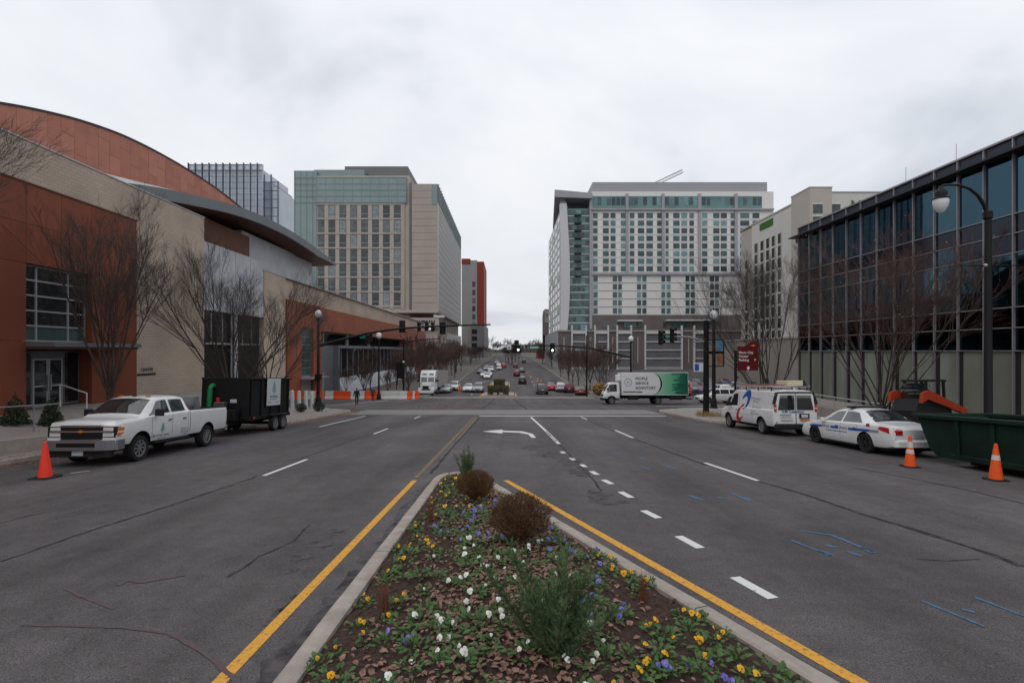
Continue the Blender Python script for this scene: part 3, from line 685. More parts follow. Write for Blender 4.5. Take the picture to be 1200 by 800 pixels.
M['white'] = mat('white', (0.72, 0.72, 0.72), .5)
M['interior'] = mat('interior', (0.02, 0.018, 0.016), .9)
M['glass_dark'] = mat('glass_dark', (0.010, 0.013, 0.015), .04, spec=.5)
M['glass_teal'] = mat('glass_teal', (0.025, 0.06, 0.062), .06, spec=.5)
M['glass_low'] = mat('glass_low', (0.05, 0.085, 0.085), .08)
def brick_mat(name, c1, c2, mortar, scale, axis='yz'):
    m = bpy.data.materials.new(name); m.use_nodes = True; t = m.node_tree; b = t.nodes['Principled BSDF']; ln = t.links.new
    g = t.nodes.new('ShaderNodeNewGeometry'); sp = t.nodes.new('ShaderNodeSeparateXYZ'); ln(g.outputs['Position'], sp.inputs[0]); cb = t.nodes.new('ShaderNodeCombineXYZ')
    ln(sp.outputs[1 if axis == 'yz' else 0], cb.inputs[0]); ln(sp.outputs[2], cb.inputs[1])
    br = t.nodes.new('ShaderNodeTexBrick'); ln(cb.outputs[0], br.inputs['Vector']); br.inputs['Scale'].default_value = scale
    br.inputs['Color1'].default_value = (*c1, 1); br.inputs['Color2'].default_value = (*c2, 1); br.inputs['Mortar'].default_value = (*mortar, 1); br.inputs['Mortar Size'].default_value = .022
    n = t.nodes.new('ShaderNodeTexNoise'); n.inputs['Scale'].default_value = .35; n.inputs['Detail'].default_value = 6; ln(g.outputs['Position'], n.inputs[0])
    r = t.nodes.new('ShaderNodeValToRGB'); ln(n.outputs[0], r.inputs[0]); r.color_ramp.elements[0].color = (.8, .8, .8, 1); r.color_ramp.elements[1].color = (1.12, 1.12, 1.12, 1); r.color_ramp.elements[0].position = .3; r.color_ramp.elements[1].position = .7
    x = t.nodes.new('ShaderNodeMix'); x.data_type = 'RGBA'; x.blend_type = 'MULTIPLY'; x.inputs[0].default_value = 1; ln(br.outputs[0], x.inputs[6]); ln(r.outputs[0], x.inputs[7]); ln(x.outputs[2], b.inputs['Base Color'])
    bp = t.nodes.new('ShaderNodeBump'); bp.inputs['Strength'].default_value = .3; bp.inputs['Distance'].default_value = .02; bp.invert = True; ln(br.outputs['Fac'], bp.inputs['Height']); ln(bp.outputs[0], b.inputs['Normal'])
    b.inputs['Roughness'].default_value = .85; return m
M['tan_brick'] = brick_mat('tan_brick', (0.50, 0.40, 0.32), (0.455, 0.365, 0.29), (0.38, 0.305, 0.245), 1.55)
M['tan_brick_x'] = brick_mat('tan_brick_x', (0.50, 0.40, 0.32), (0.455, 0.365, 0.29), (0.38, 0.305, 0.245), 1.55, 'xz')

# ---------------------------------------------------------------- near left building
B = thing('arts_building', 'low building with orange panels, tan brick and a curved red roof drum', 'building', (-20, 20, -.05))
def W(mb, name, m, parent=B, smooth=None, fix=False):
    o = mb.build(name, m, parent, smooth, fix=fix)
    if parent is not None: o.location = -Vector(parent.location)         # meshes are written in world coordinates, parents are unrotated empties
    return o
def WB(name, m, x0, x1, y0, y1, z0, z1, parent=B): return W(MB().box(min(x0, x1), max(x0, x1), min(y0, y1), max(y0, y1), z0, z1), name, m, parent)
_unit = {}
def unit(m):
    if m not in _unit: _unit[m] = MB().box(-.5, .5, -.5, .5, -.5, .5).mesh(m)
    return _unit[m]
VAR = {}
_vr = random.Random(99)
def UB(name, m, x0, x1, y0, y1, z0, z1, parent):                          # a piece that shares the unit box mesh
    if m in VAR and 'window' in name: m = _vr.choice(VAR[m])
    if m == 'orange_panel': m = _vr.choice(('orange_panel', 'orange_panel', 'orange_panel_b', 'orange_panel_c'))
    o = obj(name, unit(m), parent, (Vector(((x0+x1)/2, (y0+y1)/2, (z0+z1)/2))-Vector(parent.location)) if parent.parent is None else Vector(((x0+x1)/2, (y0+y1)/2, (z0+z1)/2)), None, (abs(x1-x0), abs(y1-y0), abs(z1-z0)))
    return o
WY0, WY1, WZ0, WZ1 = 19.93, 23.05, 2.87, 6.07
# tan brick mass behind, with the opening left free
for a in ((-40, -20.12, -10, 19.85, -.6, 11.15), (-40, -20.12, 23.15, 31.7, -.6, 11.15), (-40, -20.12, 19.85, 23.15, 6.15, 11.15), (-40, -20.7, 19.85, 23.15, -.6, 6.15)): WB('brick_wall', 'tan_brick', *a)
WB('tan_facing', 'tan_brick', -20.12, -20.0, 25.85, 31.7, -1.8, 9.42); WB('tan_facing', 'tan_brick', -20.12, -20.0, -10, 31.7, 9.42, 11.15); WB('parapet_cap', 'frame_metal', -20.5, -19.96, -10, 31.74, 11.15, 11.21)
WB('orange_cap', 'brown_soffit', -20.2, -19.86, -10, 25.86, 9.36, 9.42)
cols = [-10, -8.5, -7, -5.5, -4, -2.5, -1, .5, 2, 3.5, 5, 6.5, 8, 9.5, 11, 12.5, 14, 15.5, 17, 18.45, 19.93, 21.5, 23.05, 24.45, 25.84]; rowsz = [-.6, 2.87, 6.07, 7.7, 9.36]
for a, b in zip(cols, cols[1:]):
    for c, d in zip(rowsz, rowsz[1:]):
        if 19.9 < (a+b)/2 < 23.06 and c < 6: continue
        UB('wall_panel', 'orange_panel', -20.12, -19.90+random.uniform(-.004, .004), a+.008, b-.008, c+.008, d-.008, B)
for s in (19.85, 23.05): WB('window_reveal', 'orange_panel', -20.7, -20.14, s, s+.1, -.05, 6.15)
wn = thing('x', '', '', (0, 0, 0)); bpy.data.objects.remove(wn)
winf = WB('window', 'frame_metal', -20.34, -20.22, WY0, WY1, WZ1-.08, WZ1)
winf.name = 'window'
def sub(name, m, x0, x1, y0, y1, z0, z1, part):                           # sub-part of a part whose object origin is the world origin (W)
    o = obj(name, unit(m), part, ((x0+x1)/2, (y0+y1)/2, (z0+z1)/2), None, (abs(x1-x0), abs(y1-y0), abs(z1-z0))); return o
vy = [WY0, 20.66, 22.15, WY1]; vz = [WZ0+(WZ1-WZ0)*k/5 for k in range(6)]
for i in range(3):
    for k in range(5): sub('pane', 'glass_low' if k == 0 else 'glass_dark', -20.30, -20.26, vy[i]+.03, vy[i+1]-.03, vz[k]+.03, vz[k+1]-.03, winf)
for v in vy: sub('mullion', 'frame_metal', -20.34, -20.2, v-.035, v+.035, WZ0, WZ1, winf)
for v in vz: sub('transom', 'frame_metal', -20.335, -20.19, WY0, WY1, v-.035, v+.035, winf)
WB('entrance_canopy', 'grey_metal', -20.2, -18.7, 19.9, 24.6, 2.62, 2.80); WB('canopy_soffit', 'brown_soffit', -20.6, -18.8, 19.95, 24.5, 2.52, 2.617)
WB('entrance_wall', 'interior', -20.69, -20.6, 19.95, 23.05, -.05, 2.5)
for k, (a, b) in enumerate(((19.98, 20.76), (22.24, 23.03))):
    o = WB('side_light', 'grey_metal', -20.55, -20.50, a, b, .0, 2.45); sub('pane', 'glass_dark', -20.497, -20.48, a+.06, b-.06, .1, 2.38, o)
for a, b in ((20.80, 21.49), (21.51, 22.2)):
    o = WB('door', 'frame_metal', -20.55, -20.50, a, b, -.02, 2.12); sub('pane', 'glass_dark', -20.497, -20.48, a+.09, b-.09, .95, 2.04, o); sub('pane', 'glass_dark', -20.497, -20.48, a+.09, b-.09, .13, .87, o); sub('handle', 'frame_metal', -20.47, -20.42, b-.07 if a < 21 else a+.03, b-.03 if a < 21 else a+.07, .7, 1.4, o)
WB('door_head', 'grey_metal', -20.56, -20.49, 20.76, 22.24, 2.14, 2.45)
text('CENTER', .25, 'dark_metal', B, Vector((-19.97, 26.66, 1.34))-B.location, right=(0, 1, 0), bold=.004)
text('MUSEUM' if 0 else 'CENTER', .0001, 'dark_metal', B, Vector((-19.99, 26.66, 1.3))-B.location, right=(0, 1, 0)) if 0 else None
for k in range(9): UB('letter_bar', 'dark_metal', -20.0, -19.965, 25.98+k*.155, 26.08+k*.155, 1.10, 1.22, B)
# recessed link wall, canopy and drum
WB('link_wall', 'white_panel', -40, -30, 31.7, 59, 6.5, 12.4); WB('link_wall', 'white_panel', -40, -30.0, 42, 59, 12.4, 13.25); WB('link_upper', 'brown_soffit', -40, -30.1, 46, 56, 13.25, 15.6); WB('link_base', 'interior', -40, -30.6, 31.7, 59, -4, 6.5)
WB('link_upper', 'white_panel', -40, -31, 56, 76, 12.1, 16.4)
for k in range(14):
    y = 32+k*1.93; UB('link_window', 'glass_dark', -30.6, -30.5, y+.06, y+1.87, 3.3, 6.45, B); UB('link_mullion', 'frame_metal', -30.6, -30.4, y-.05, y+.05, 3.2, 6.5, B)
WB('link_band', 'frame_metal', -30.65, -30.3, 31.7, 59, 3.1, 3.28); WB('link_column', 'white_panel', -30.3, -29.8, 52.6, 53.1, -3.2, 6.5)
for k in range(9): UB('panel_joint', 'grey_metal', -30.0, -29.985, 32+k*3.0, 32.03+k*3.0, 6.5, 13.25, B)
FZ = [(28, 12.6), (31.5, 13.7), (36.3, 14.95), (40, 15.75), (44, 16.45), (48.5, 17.15), (54, 17.68), (59.5, 17.85), (64, 17.75), (68, 17.5), (73, 17.1), (78.6, 16.45)]
def arcz(tab, y):
    for i in range(len(tab)-1):
        if y <= tab[i+1][0]:
            p = [tab[max(i-1, 0)], tab[i], tab[i+1], tab[min(i+2, len(tab)-1)]]; t = (y-p[1][0])/(p[2][0]-p[1][0]); m1 = (p[2][1]-p[0][1])/(p[2][0]-p[0][0]); m2 = (p[3][1]-p[1][1])/(p[3][0]-p[1][0]); h = p[2][0]-p[1][0]
            return (1+2*t)*(1-t)**2*p[1][1]+t*(1-t)**2*h*m1+t*t*(3-2*t)*p[2][1]+t*t*(t-1)*h*m2
    return tab[-1][1]
fy = frange(32.2, 78.4, 1.0)
def thick(y): return .95 if y < 70 else .95*(1-(y-70)/9.5)+.12
W(MB().loft([[(-28, y, arcz(FZ, y)), (-28.25, y, arcz(FZ, y)), (-28.25, y, arcz(FZ, y)-thick(y)), (-28, y, arcz(FZ, y)-thick(y))] for y in fy]), 'roof_fascia', 'grey_metal', smooth=30, fix=True)
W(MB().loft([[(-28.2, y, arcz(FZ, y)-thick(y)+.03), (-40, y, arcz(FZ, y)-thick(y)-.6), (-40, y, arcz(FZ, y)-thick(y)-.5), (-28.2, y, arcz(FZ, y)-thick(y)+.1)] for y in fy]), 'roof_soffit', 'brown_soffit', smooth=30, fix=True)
W(MB().loft([[(-28.05, y, arcz(FZ, y)+.005), (-38.4, y, arcz(FZ, y)+interp([(32, 3.4), (44, 2.2), (52, .9), (60, .3)], y)), (-38.4, y, arcz(FZ, y)+interp([(32, 3.4), (44, 2.2), (52, .9), (60, .3)], y)-.3), (-28.05, y, arcz(FZ, y)-.08)] for y in fy]), 'canopy_roof', 'pale_roof', smooth=30, fix=True)
DZ = [(12, 10.0), (22, 15.2), (30, 18.7), (36.1, 20.9), (39.4, 21.95), (43.4, 22.95), (48.2, 23.7), (54.3, 23.95), (60.4, 23.75), (65.9, 23.2), (72, 22.1), (80, 19.8), (92, 14.5)]
W(MB().loft([[(-38.35, y, 8), (-38.35, y, arcz(DZ, y)-.03), (-62, y, arcz(DZ, y)-.03), (-62, y, 8)] for y in frange(14, 91, 2)]), 'drum', 'brown_soffit', fix=True)
W(MB().loft([[(-38.15, y, arcz(DZ, y)-.02), (-38.15, y, arcz(DZ, y)+.16), (-38.8, y, arcz(DZ, y)+.16), (-38.8, y, arcz(DZ, y)-.02)] for y in frange(14, 91, 1)]), 'drum_coping', 'dark_metal', fix=True)
random.seed(3); y = 30.0; k = 0
while y < 76:
    y1 = y+1.25; zt = min(arcz(DZ, y), arcz(DZ, y1)); z = 12.0-(k % 2)*1.2
    lev = []
    while z < zt-.8: lev.append(z); z += 2.6
    for i, a in enumerate(lev):
        b = lev[i+1]-.02 if i+1 < len(lev) else None
        tb0, tb1 = (b, b) if b else (arcz(DZ, y)-.03, arcz(DZ, y1)-.03); mm = random.choice(('red_panel', 'red_panel_pale', 'red_panel_deep', 'red_panel')); xx = -38.22+random.uniform(-.012, .012)
        W(MB().loft([[(xx, y+.01, a), (xx, y1-.01, a), (xx, y1-.01, tb1), (xx, y+.01, tb0)], [(-38.35, y+.01, a), (-38.35, y1-.01, a), (-38.35, y1-.01, tb1), (-38.35, y+.01, tb0)]]), 'drum_panel', mm, fix=True)
    y = y1; k += 1

# ---------------------------------------------------------------- far left block (same complex, across the side street)
B2 = thing('glass_fronted_block', 'long tan and orange block with a glazed ground floor across the junction', 'building', (-30, 100, -5))
def WB2(n, m, *a): return WB(n, m, *a, parent=B2)
M['orange_far'] = mat('orange_far', (0.27, 0.082, 0.045), .62, var=.12, scale=.3)
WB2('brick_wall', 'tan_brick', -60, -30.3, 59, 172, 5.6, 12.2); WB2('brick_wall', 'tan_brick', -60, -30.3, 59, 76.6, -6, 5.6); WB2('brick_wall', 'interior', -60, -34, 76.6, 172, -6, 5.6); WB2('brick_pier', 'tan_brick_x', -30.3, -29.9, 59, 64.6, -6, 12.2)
WB2('orange_wall', 'orange_far', -30.3, -29.8, 64.9, 69.4, -6, 9.4); WB2('orange_wall', 'orange_far', -30.3, -29.8, 73.6, 76.6, -6, 9.4); WB2('orange_wall', 'orange_far', -30.3, -29.8, 69.4, 73.6, 5.8, 9.4); WB2('orange_wall', 'orange_far', -30.3, -29.8, 76.6, 172, 5.6, 9.3); WB2('orange_wall', 'orange_far', -34, -29.8, 150, 172, -6, 5.6); WB2('parapet_cap', 'frame_metal', -30.6, -29.86, 58.9, 172.1, 12.2, 12.3)
win = WB2('window', 'frame_metal', -30.28, -30.2, 69.4, 73.6, -5, 5.8)
for i in range(2):
    for k in range(6): sub('pane', 'glass_low', -30.19, -30.16, 69.5+i*2.05, 71.4+i*2.05, -1.2+k*1.15, -.15+k*1.15, win)
WB2('door_canopy', 'frame_metal', -30.0, -28.2, 69, 75.6, -1.65, -1.45)
WB2('portal_frame', 'grey_metal', -33.8, -29.2, 82.6, 83.3, -6, 3.4); WB2('portal_frame', 'grey_metal', -33.8, -29.2, 83.3, 150, 2.9, 3.4); WB2('portal_side', 'grey_metal', -33.9, -30, 76.7, 82.5, -6, 3.3)
for k in range(20):
    y = 83.4+k*3.3; UB('storefront_pane', 'glass_dark', -30.3, -30.2, y+.08, y+3.22, -2.35, 2.85, B2); UB('storefront_mullion', 'frame_metal', -30.3, -30.1, y-.06, y+.06, -2.35, 2.9, B2)
W(MB().prism([(-30, -6), (-27.9, -6), (-29.6, -2.3), (-30, -2.3)], 'y', 83.3, 150), 'sloped_base', 'white_panel', B2, fix=True)
WB2('upper_column', 'frame_metal', -31.2, -30.8, 80, 80.4, 3.4, 5.6); WB2('upper_column', 'frame_metal', -31.2, -30.8, 92, 92.4, 3.4, 5.6); WB2('upper_column', 'frame_metal', -31.2, -30.8, 106, 106.5, 3.4, 5.6)

# ---------------------------------------------------------------- left hotel tower
M['tower_stone'] = mat('tower_stone', (0.37, 0.325, 0.295), .8, var=.08, scale=.15)
M['tower_stone2'] = mat('tower_stone2', (0.34, 0.30, 0.265), .8, var=.08, scale=.15)
M['tower_glass'] = mat('tower_glass', (0.19, 0.25, 0.255), .10, var=.12, scale=.12, spec=.6)
M['tower_window'] = mat('tower_window', (0.075, 0.088, 0.095), .08, var=.5, scale=.45)
M['tower_line'] = mat('tower_line', (0.20, 0.27, 0.27), .4)
M['penthouse'] = mat('penthouse', (0.15, 0.15, 0.155), .6, var=.08, scale=.2)
def glass_set(base, n):
    c = list(M[base].node_tree.nodes['Principled BSDF'].inputs['Base Color'].default_value)[:3]; VAR[base] = [base, base]
    for i, k in enumerate((.55, .8, 1.5, 2.4)):
        M[base+'_%d' % i] = mat(base+'_%d' % i, tuple(min(.6, v*k+(.03 if k > 2 else 0)) for v in c), .08 if k < 2 else .3, var=.3, scale=.8); VAR[base].append(base+'_%d' % i)
    VAR[base] += [base+'_0', base+'_1']
glass_set('tower_window', 4)
T = thing('hotel_tower', 'tan stone hotel tower with green glass crown and tall paired windows', 'building', (-65, 206, -5))
def at(px, py, d): p = P(px, py, d); return p.x, p.z
def FB(name, m, px0, px1, py0, py1, d, dep, parent, shared=True):          # box on a frontal plane given in photo pixels, front face at depth d
    x0, z1 = at(px0, py0, d); x1, z0 = at(px1, py1, d)
    return UB(name, m, x0, x1, d, d+dep, z0, z1, parent)
FB('stone_wall', 'tower_stone', 371, 480, 206, 430, 200.6, 40, T); FB('glass_wall', 'tower_glass', 344.5, 371, 200, 430, 200.3, 40, T); FB('glass_crown', 'tower_glass', 370.8, 476, 207.5, 238, 200, 3, T); FB('glass_crown', 'tower_glass', 368, 427, 199, 207.4, 202, 20, T); FB('penthouse', 'penthouse', 404, 478, 195, 208, 206, 25, T)
for k in range(8):
    cx = 376.2+k*12.77
    for r in range(7):
        y0 = 241+r*17.1; o = FB('window', 'tower_window', cx-3.5, cx+3.5, y0, y0+15.2, 200.35, .2, T)
        FB('window_rail', 'tower_line', cx-3.5, cx+3.5, y0+9.2, y0+9.9, 200.22, .1, T)
    FB('pier', 'tower_stone', cx+4.0, cx+8.6, 238.5, 362, 200.25, .4, T)
for r in range(8): FB('floor_band', 'tower_stone', 371, 470.5, 239.2+r*17.1-.9, 239.2+r*17.1+.8, 200.1, .3, T)
for k in range(11): FB('glass_mullion', 'tower_line', 371+k*10.5-.25, 371+k*10.5+.25, 207.5, 238, 199.9, .1, T)
for k in range(5): FB('glass_rail', 'tower_line', 345, 476, 208+k*7.2, 208.4+k*7.2, 199.85, .1, T)
for k in range(4): FB('glass_mullion', 'tower_line', 345+k*7, 345.4+k*7, 200, 420, 200.1, .2, T)
FB('stair_slot', 'penthouse', 479.5, 483, 214, 362, 200.2, 10, T)
T2 = thing('hotel_wing', 'tan hotel wing with a white gridded street side beside the stone tower', 'building', (-35, 240, -5))
for k in range(18): FB('stone_course', 'tower_stone2', 482.8, 506 if k < 3 else 513, 215.5+k*8.2, 215.5+k*8.2+7.95, 196, 90, T2)
FB('glass_corner', 'tower_glass', 506.2, 512.8, 215.6, 239.6, 196.05, 90, T2)
xs = at(513, 300, 196)[0]; zt = at(513, 216, 196)[1]; zb = at(513, 363, 196)[1]
UB('side_glass', 'tower_window', xs-.6, xs-.02, 197, 288, zb, zt-.1, T2)
M['fin_white'] = mat('fin_white', (0.52, 0.52, 0.53), .5)
for k in range(26): UB('side_fin', 'fin_white', xs-.3, xs+.25, 196.2+k*3.65, 196.2+k*3.65+.75, zb, zt-8 if 1 else zt, T2)
for k in range(16): UB('side_slab', 'fin_white', xs-.3, xs+.12, 196, 289, zb+k*(zt-8-zb)/15-.3, zb+k*(zt-8-zb)/15+.3, T2)
UB('side_crown', 'penthouse', xs-.3, xs+.1, 196, 289, zt-7.6, zt+.1, T2)
for k in range(24): UB('crown_fin', 'tower_line', xs, xs+.35, 197+k*3.9, 197.5+k*3.9, zt-7.6, zt+.3, T2)
UB('soffit_slab', 'tower_stone', xs-30, xs+.2, 195.5, 289, zb-1.2, zb, T2)
for k in range(12): UB('column', 'tower_stone', xs-2.0, xs-.8, 197+k*7.6, 198.4+k*7.6, zb-8, zb-1.2, T2)
UB('podium', 'tower_stone2', xs-40, xs-.2, 197.5, 292, -6, zb-8, T2); UB('podium_glass', 'tower_glass', xs-20, xs-6, 197.2, 197.5, -2, zb-9, T2)
UB('sign_band', 'tower_stone', xs-11.5, xs+.5, 195.8, 197.5, zb-7.2, zb-3.2, T2); UB('sign_fin', 'fin_white', xs-1.5, xs+2.5, 195.5, 199, zb-3.1, zb-2.2, T2)
for k, wd in enumerate((.5, .45, .6, .5, 1.3, .5, .45, .6, .5, .5)): UB('sign_letter', 'dark_metal', xs-10.6+k*1.0, xs-10.6+k*1.0+wd, 195.7, 195.8, zb-5.2-(.2 if k == 4 else 0), zb-4.2, T2)
for k in range(12): UB('podium_fin', 'fin_white', xs-.2, xs+.3, 226+k*4.4, 227.8+k*4.4, 8.0, zb-8.5, T2)
for k in range(12): UB('podium_window', 'tower_window', xs-.2, xs, 226+k*4.4, 227.6+k*4.4, -2, 7.5, T2)
TR = thing('red_edged_tower', 'grey tower with a tall red slab edge farther down the street', 'building', (-24, 340, -3))
M['red_slab'] = mat('red_slab', (0.21, 0.034, 0.026), .6); M['tower_grey'] = mat('tower_grey', (0.26, 0.25, 0.245), .8, var=.06, scale=.1)
FB('grey_wall', 'tower_grey', 541, 559, 305, 432, 330, 50, TR); FB('red_slab', 'red_slab', 559.1, 567, 306.5, 432, 330, 40, TR); FB('red_cap', 'red_slab', 540.8, 551, 303, 309, 329.5, 20, TR); FB('podium', 'penthouse', 552, 567.5, 380, 432, 325, 60, TR)
for k in range(6): FB('window_band', 'tower_window', 553.5, 557, 330+k*9.5, 336+k*9.5, 329.8, .3, TR)
for k in range(5): FB('podium_slot', 'black', 553, 559, 386+k*8, 391+k*8, 324.8, .3, TR)
# ---------------------------------------------------------------- glass screen tower behind the drum
M['screen_glass'] = mat('screen_glass', (0.55, 0.59, 0.66), .2, var=.14, scale=.06)
M['screen_dark'] = mat('screen_dark', (0.24, 0.27, 0.33), .3, var=.25, scale=.05)
M['screen_fin'] = mat('screen_fin', (0.10, 0.12, 0.17), .5)
TS = thing('glass_screen_tower', 'pale blue glass tower with dark vertical fins rising behind the red drum', 'building', (-150, 270, -5))
FB('glass_wall', 'screen_glass', 220, 308, 199, 420, 262, 30, TS); FB('glass_wall', 'screen_dark', 308.2, 318, 213, 420, 263, 25, TS); FB('glass_wall', 'screen_glass', 318.2, 325.5, 220, 420, 264, 20, TS)
for k in range(14):
    x = 220+k*8.1; top = 190.5 if x < 308 else (204 if x < 318 else 212)
    FB('fin', 'screen_fin', x-.3, x+.3, top, 420, 260, 1.2, TS)
for k in range(16): FB('rail', 'screen_fin', 220, 307, 192.5+k*7, 192.72+k*7, 260.6, .4, TS)
for k in range(8): FB('rail', 'screen_fin', 308, 325, 213+k*10, 213.8+k*10, 260.8, .4, TS)
for k in range(11): FB('parapet_pane', 'screen_glass', 220.5+k*8.1, 227.6+k*8.1, 193, 199, 261, .2, TS)

# ---------------------------------------------------------------- right glass office
M['rg_blue'] = mat('rg_blue', (0.040, 0.078, 0.105), .02, metal=1.0, bump=.02, bscale=.8); M['rg_blue2'] = mat('rg_blue2', (0.048, 0.096, 0.120), .03, metal=1.0, bump=.02, bscale=.7); M['rg_black'] = mat('rg_black', (0.030, 0.034, 0.044), .06, metal=1.0); M['rg_low'] = mat('rg_low', (0.030, 0.064, 0.082), .06, metal=1.0); M['rg_frost'] = mat('rg_frost', (0.15, 0.158, 0.128), .3, var=.25, scale=.6, streak=.25)
M['rg_frost2'] = mat('rg_frost2', (0.20, 0.212, 0.18), .25, var=.3, scale=.5, streak=.3)
M['rg_parapet'] = mat('rg_parapet', (0.03, 0.035, 0.055), .3); M['mullion'] = mat('mullion', (0.27, 0.255, 0.27), .4, metal=.4)
R = thing('glass_office', 'dark glass curtain walled office building with a frosted glass ground floor', 'building', (25, 28, -2))
NC = 20; cw = 1.488; y_end = 41.84; zr = [-1.85, 2.45, 3.6, 4.62, 7.3, 8.27, 9.23, 12.2]
UB('core', 'interior', 25.25, 60, y_end-NC*cw, y_end-.05, -4, 12.9, R); UB('plinth', 'concrete', 25.0, 26, y_end-NC*cw, y_end, -4, -1.85, R)
random.seed(8)
for c in range(NC):
    a, b = y_end-(c+1)*cw, y_end-c*cw
    for k in range(7):
        mm = {0: random.choice(('rg_frost', 'rg_frost', 'rg_frost2')), 1: 'rg_low', 2: 'rg_black', 4: random.choice(('rg_blue', 'rg_black', 'rg_blue2')), 5: 'rg_black'}.get(k, random.choice(('rg_blue', 'rg_blue', 'rg_blue2')))
        o = UB('pane', mm, 25.06, 25.12, a+.03, b-.03, zr[k]+.03, zr[k+1]-.03, R); o.rotation_euler = (0, random.gauss(0, .0012), random.gauss(0, .0012))
    UB('blind_return', 'interior', 25.045, 25.058, b-.20-random.uniform(0, .12), b-.04, zr[0]+.05, zr[1]-.05, R)
    UB('parapet_pane', 'rg_parapet', 25.04, 25.14, a+.03, b-.03, 12.34, 12.95, R)
for c in range(NC+1): UB('mullion', 'mullion', 24.93, 25.2, y_end-c*cw-.026, y_end-c*cw+.026, -1.85, 12.2, R); UB('parapet_mullion', 'mullion', 24.93, 25.2, y_end-c*cw-.03, y_end-c*cw+.03, 12.3, 13.0, R)
for z in zr[:-1]: UB('transom', 'mullion', 24.95, 25.2, y_end-NC*cw, y_end, z-.022, z+.022, R)
UB('eave', 'dark_metal', 24.4, 25.3, y_end-NC*cw, y_end+.5, 12.2, 12.3, R); UB('coping', 'mullion', 24.9, 25.6, y_end-NC*cw, y_end+.05, 13.0, 13.1, R)
UB('end_wall', 'concrete', 25.02, 58, y_end, y_end+.15, -4, 13.05, R)
for y in (20, 27.5, 31, 36): W(MB().tube([(25.4, y, 13.1), (25.4, y, 14.2)], .02, 5), 'roof_rod', 'frame_metal', R)
# plaza railing in front of the office
rl = thing('plaza_railing', 'pale metal railing on the raised walk before the glass office', 'railing', (21.5, 24, G(24)+.13))
W(MB().tube([(21.5, y, -.62) for y in (14, 20, 27, 34)], .035, 6), 'top_rail', 'frame_metal', rl)
W(MB().tube([(21.5, y, -1.0) for y in (14, 20, 27, 34)], .02, 6), 'lower_rail', 'frame_metal', rl)
for k in range(11): W(MB().tube([(21.5, 14+k*2, G(14+k*2)+.1), (21.5, 14+k*2, -.62)], .03, 6), 'post', 'frame_metal', rl)
MB_ = MB().loft([[(21.2, y, G(y)), (21.2, y, -1.35), (24.95, y, -1.35), (24.95, y, G(y))] for y in frange(12, 41.5, 2)]).build('raised_walk', 'concrete', fix=True); tag(MB_, kind='structure')

# ---------------------------------------------------------------- white hotel behind the office
M['hotel_white'] = mat('hotel_white', (0.52, 0.51, 0.485), .75, var=.05, scale=.1); M['hotel_beige'] = mat('hotel_beige', (0.40, 0.365, 0.325), .8, var=.05, scale=.1); M['hotel_window'] = mat('hotel_window', (0.035, 0.03, 0.032), .12, var=.4, scale=.3); M['sign_green'] = mat('sign_green', (0.035, 0.13, 0.015), .5)
glass_set('hotel_window', 4)
H = thing('white_hotel', 'white hotel with strips of dark windows and green rooftop lettering', 'building', (80, 135, -5))
def XB(n, m, X, px0, px1, z0, z1, out_=.0, dep=10): return UB(n, m, X-out_, X+dep, X*F/(px1-VX), X*F/(px0-VX), z0, z1, H)
XB('wall', 'hotel_white', 75, 881, 928, -5, 41.1, 0, 30); XB('wall', 'hotel_beige', 75, 868.5, 881, -5, 40.6, 0, 30); XB('parapet', 'hotel_beige', 75, 868, 928, 41.1, 41.5, .2, 2)
for px in (886, 893, 899.6, 906.2, 913.4):
    for r in range(11): XB('window', 'hotel_window', 75, px-1.7, px+1.9, 35.0-r*3.35-2.75, 35.0-r*3.35, .05, .1)
    XB('pilaster', 'hotel_beige', 75, px+2.0, px+2.7, -3, 35.2, .12, .1)
for r in range(8): XB('window', 'hotel_window', 75, 873.5, 876, 31-r*3.35-2.4, 31-r*3.35, .05, .1)
XB('sign_panel', 'sign_green', 75, 891, 906, 38.3, 40.2, .25, .3)
for y in (0,): UB('wall', 'hotel_beige', 70, 75.2, 112.8, 120.2, -5, 40.5, H); UB('wall', 'hotel_white', 75.25, 130, 116, 140, -5, 40.4, H); UB('cap', 'frame_metal', 69.9, 75.3, 112.7, 120.3, 40.5, 40.7, H); UB('cap', 'frame_metal', 75.3, 130, 115.8, 118, 40.4, 40.6, H)
for r in range(4):
    for a, b, d in ((953, 964, 112.75), (974.5, 985, 115.9), (997, 1004, 115.9)): FB('window', 'tower_window', a, b, 239+r*14.5, 250+r*14.5, d, .15, H); FB('window_head', 'white', a-.3, b+.3, 238.2+r*14.5, 239+r*14.5, d-.05, .15, H)
text('Marriott', 3.4, 'sign_green', H, Vector((87.5, 115.8, 36.1))-H.location, right=(1, 0, 0), bold=.06)
UB('vent', 'dark_metal', 68, 69.9, 114, 115, 28, 29, H)
GW = thing('garage_wall', 'plain grey brown garage wall behind the red parking sign', 'wall', (60, 100, -5)); M['garage'] = mat('garage', (0.20, 0.185, 0.165), .85, var=.12, scale=.15, streak=.3)
UB('wall', 'garage', 49, 74, 84, 122, -6, 4.6, GW); UB('wall_cap', 'concrete', 48.8, 74.2, 83.8, 122.2, 4.6, 4.9, GW)

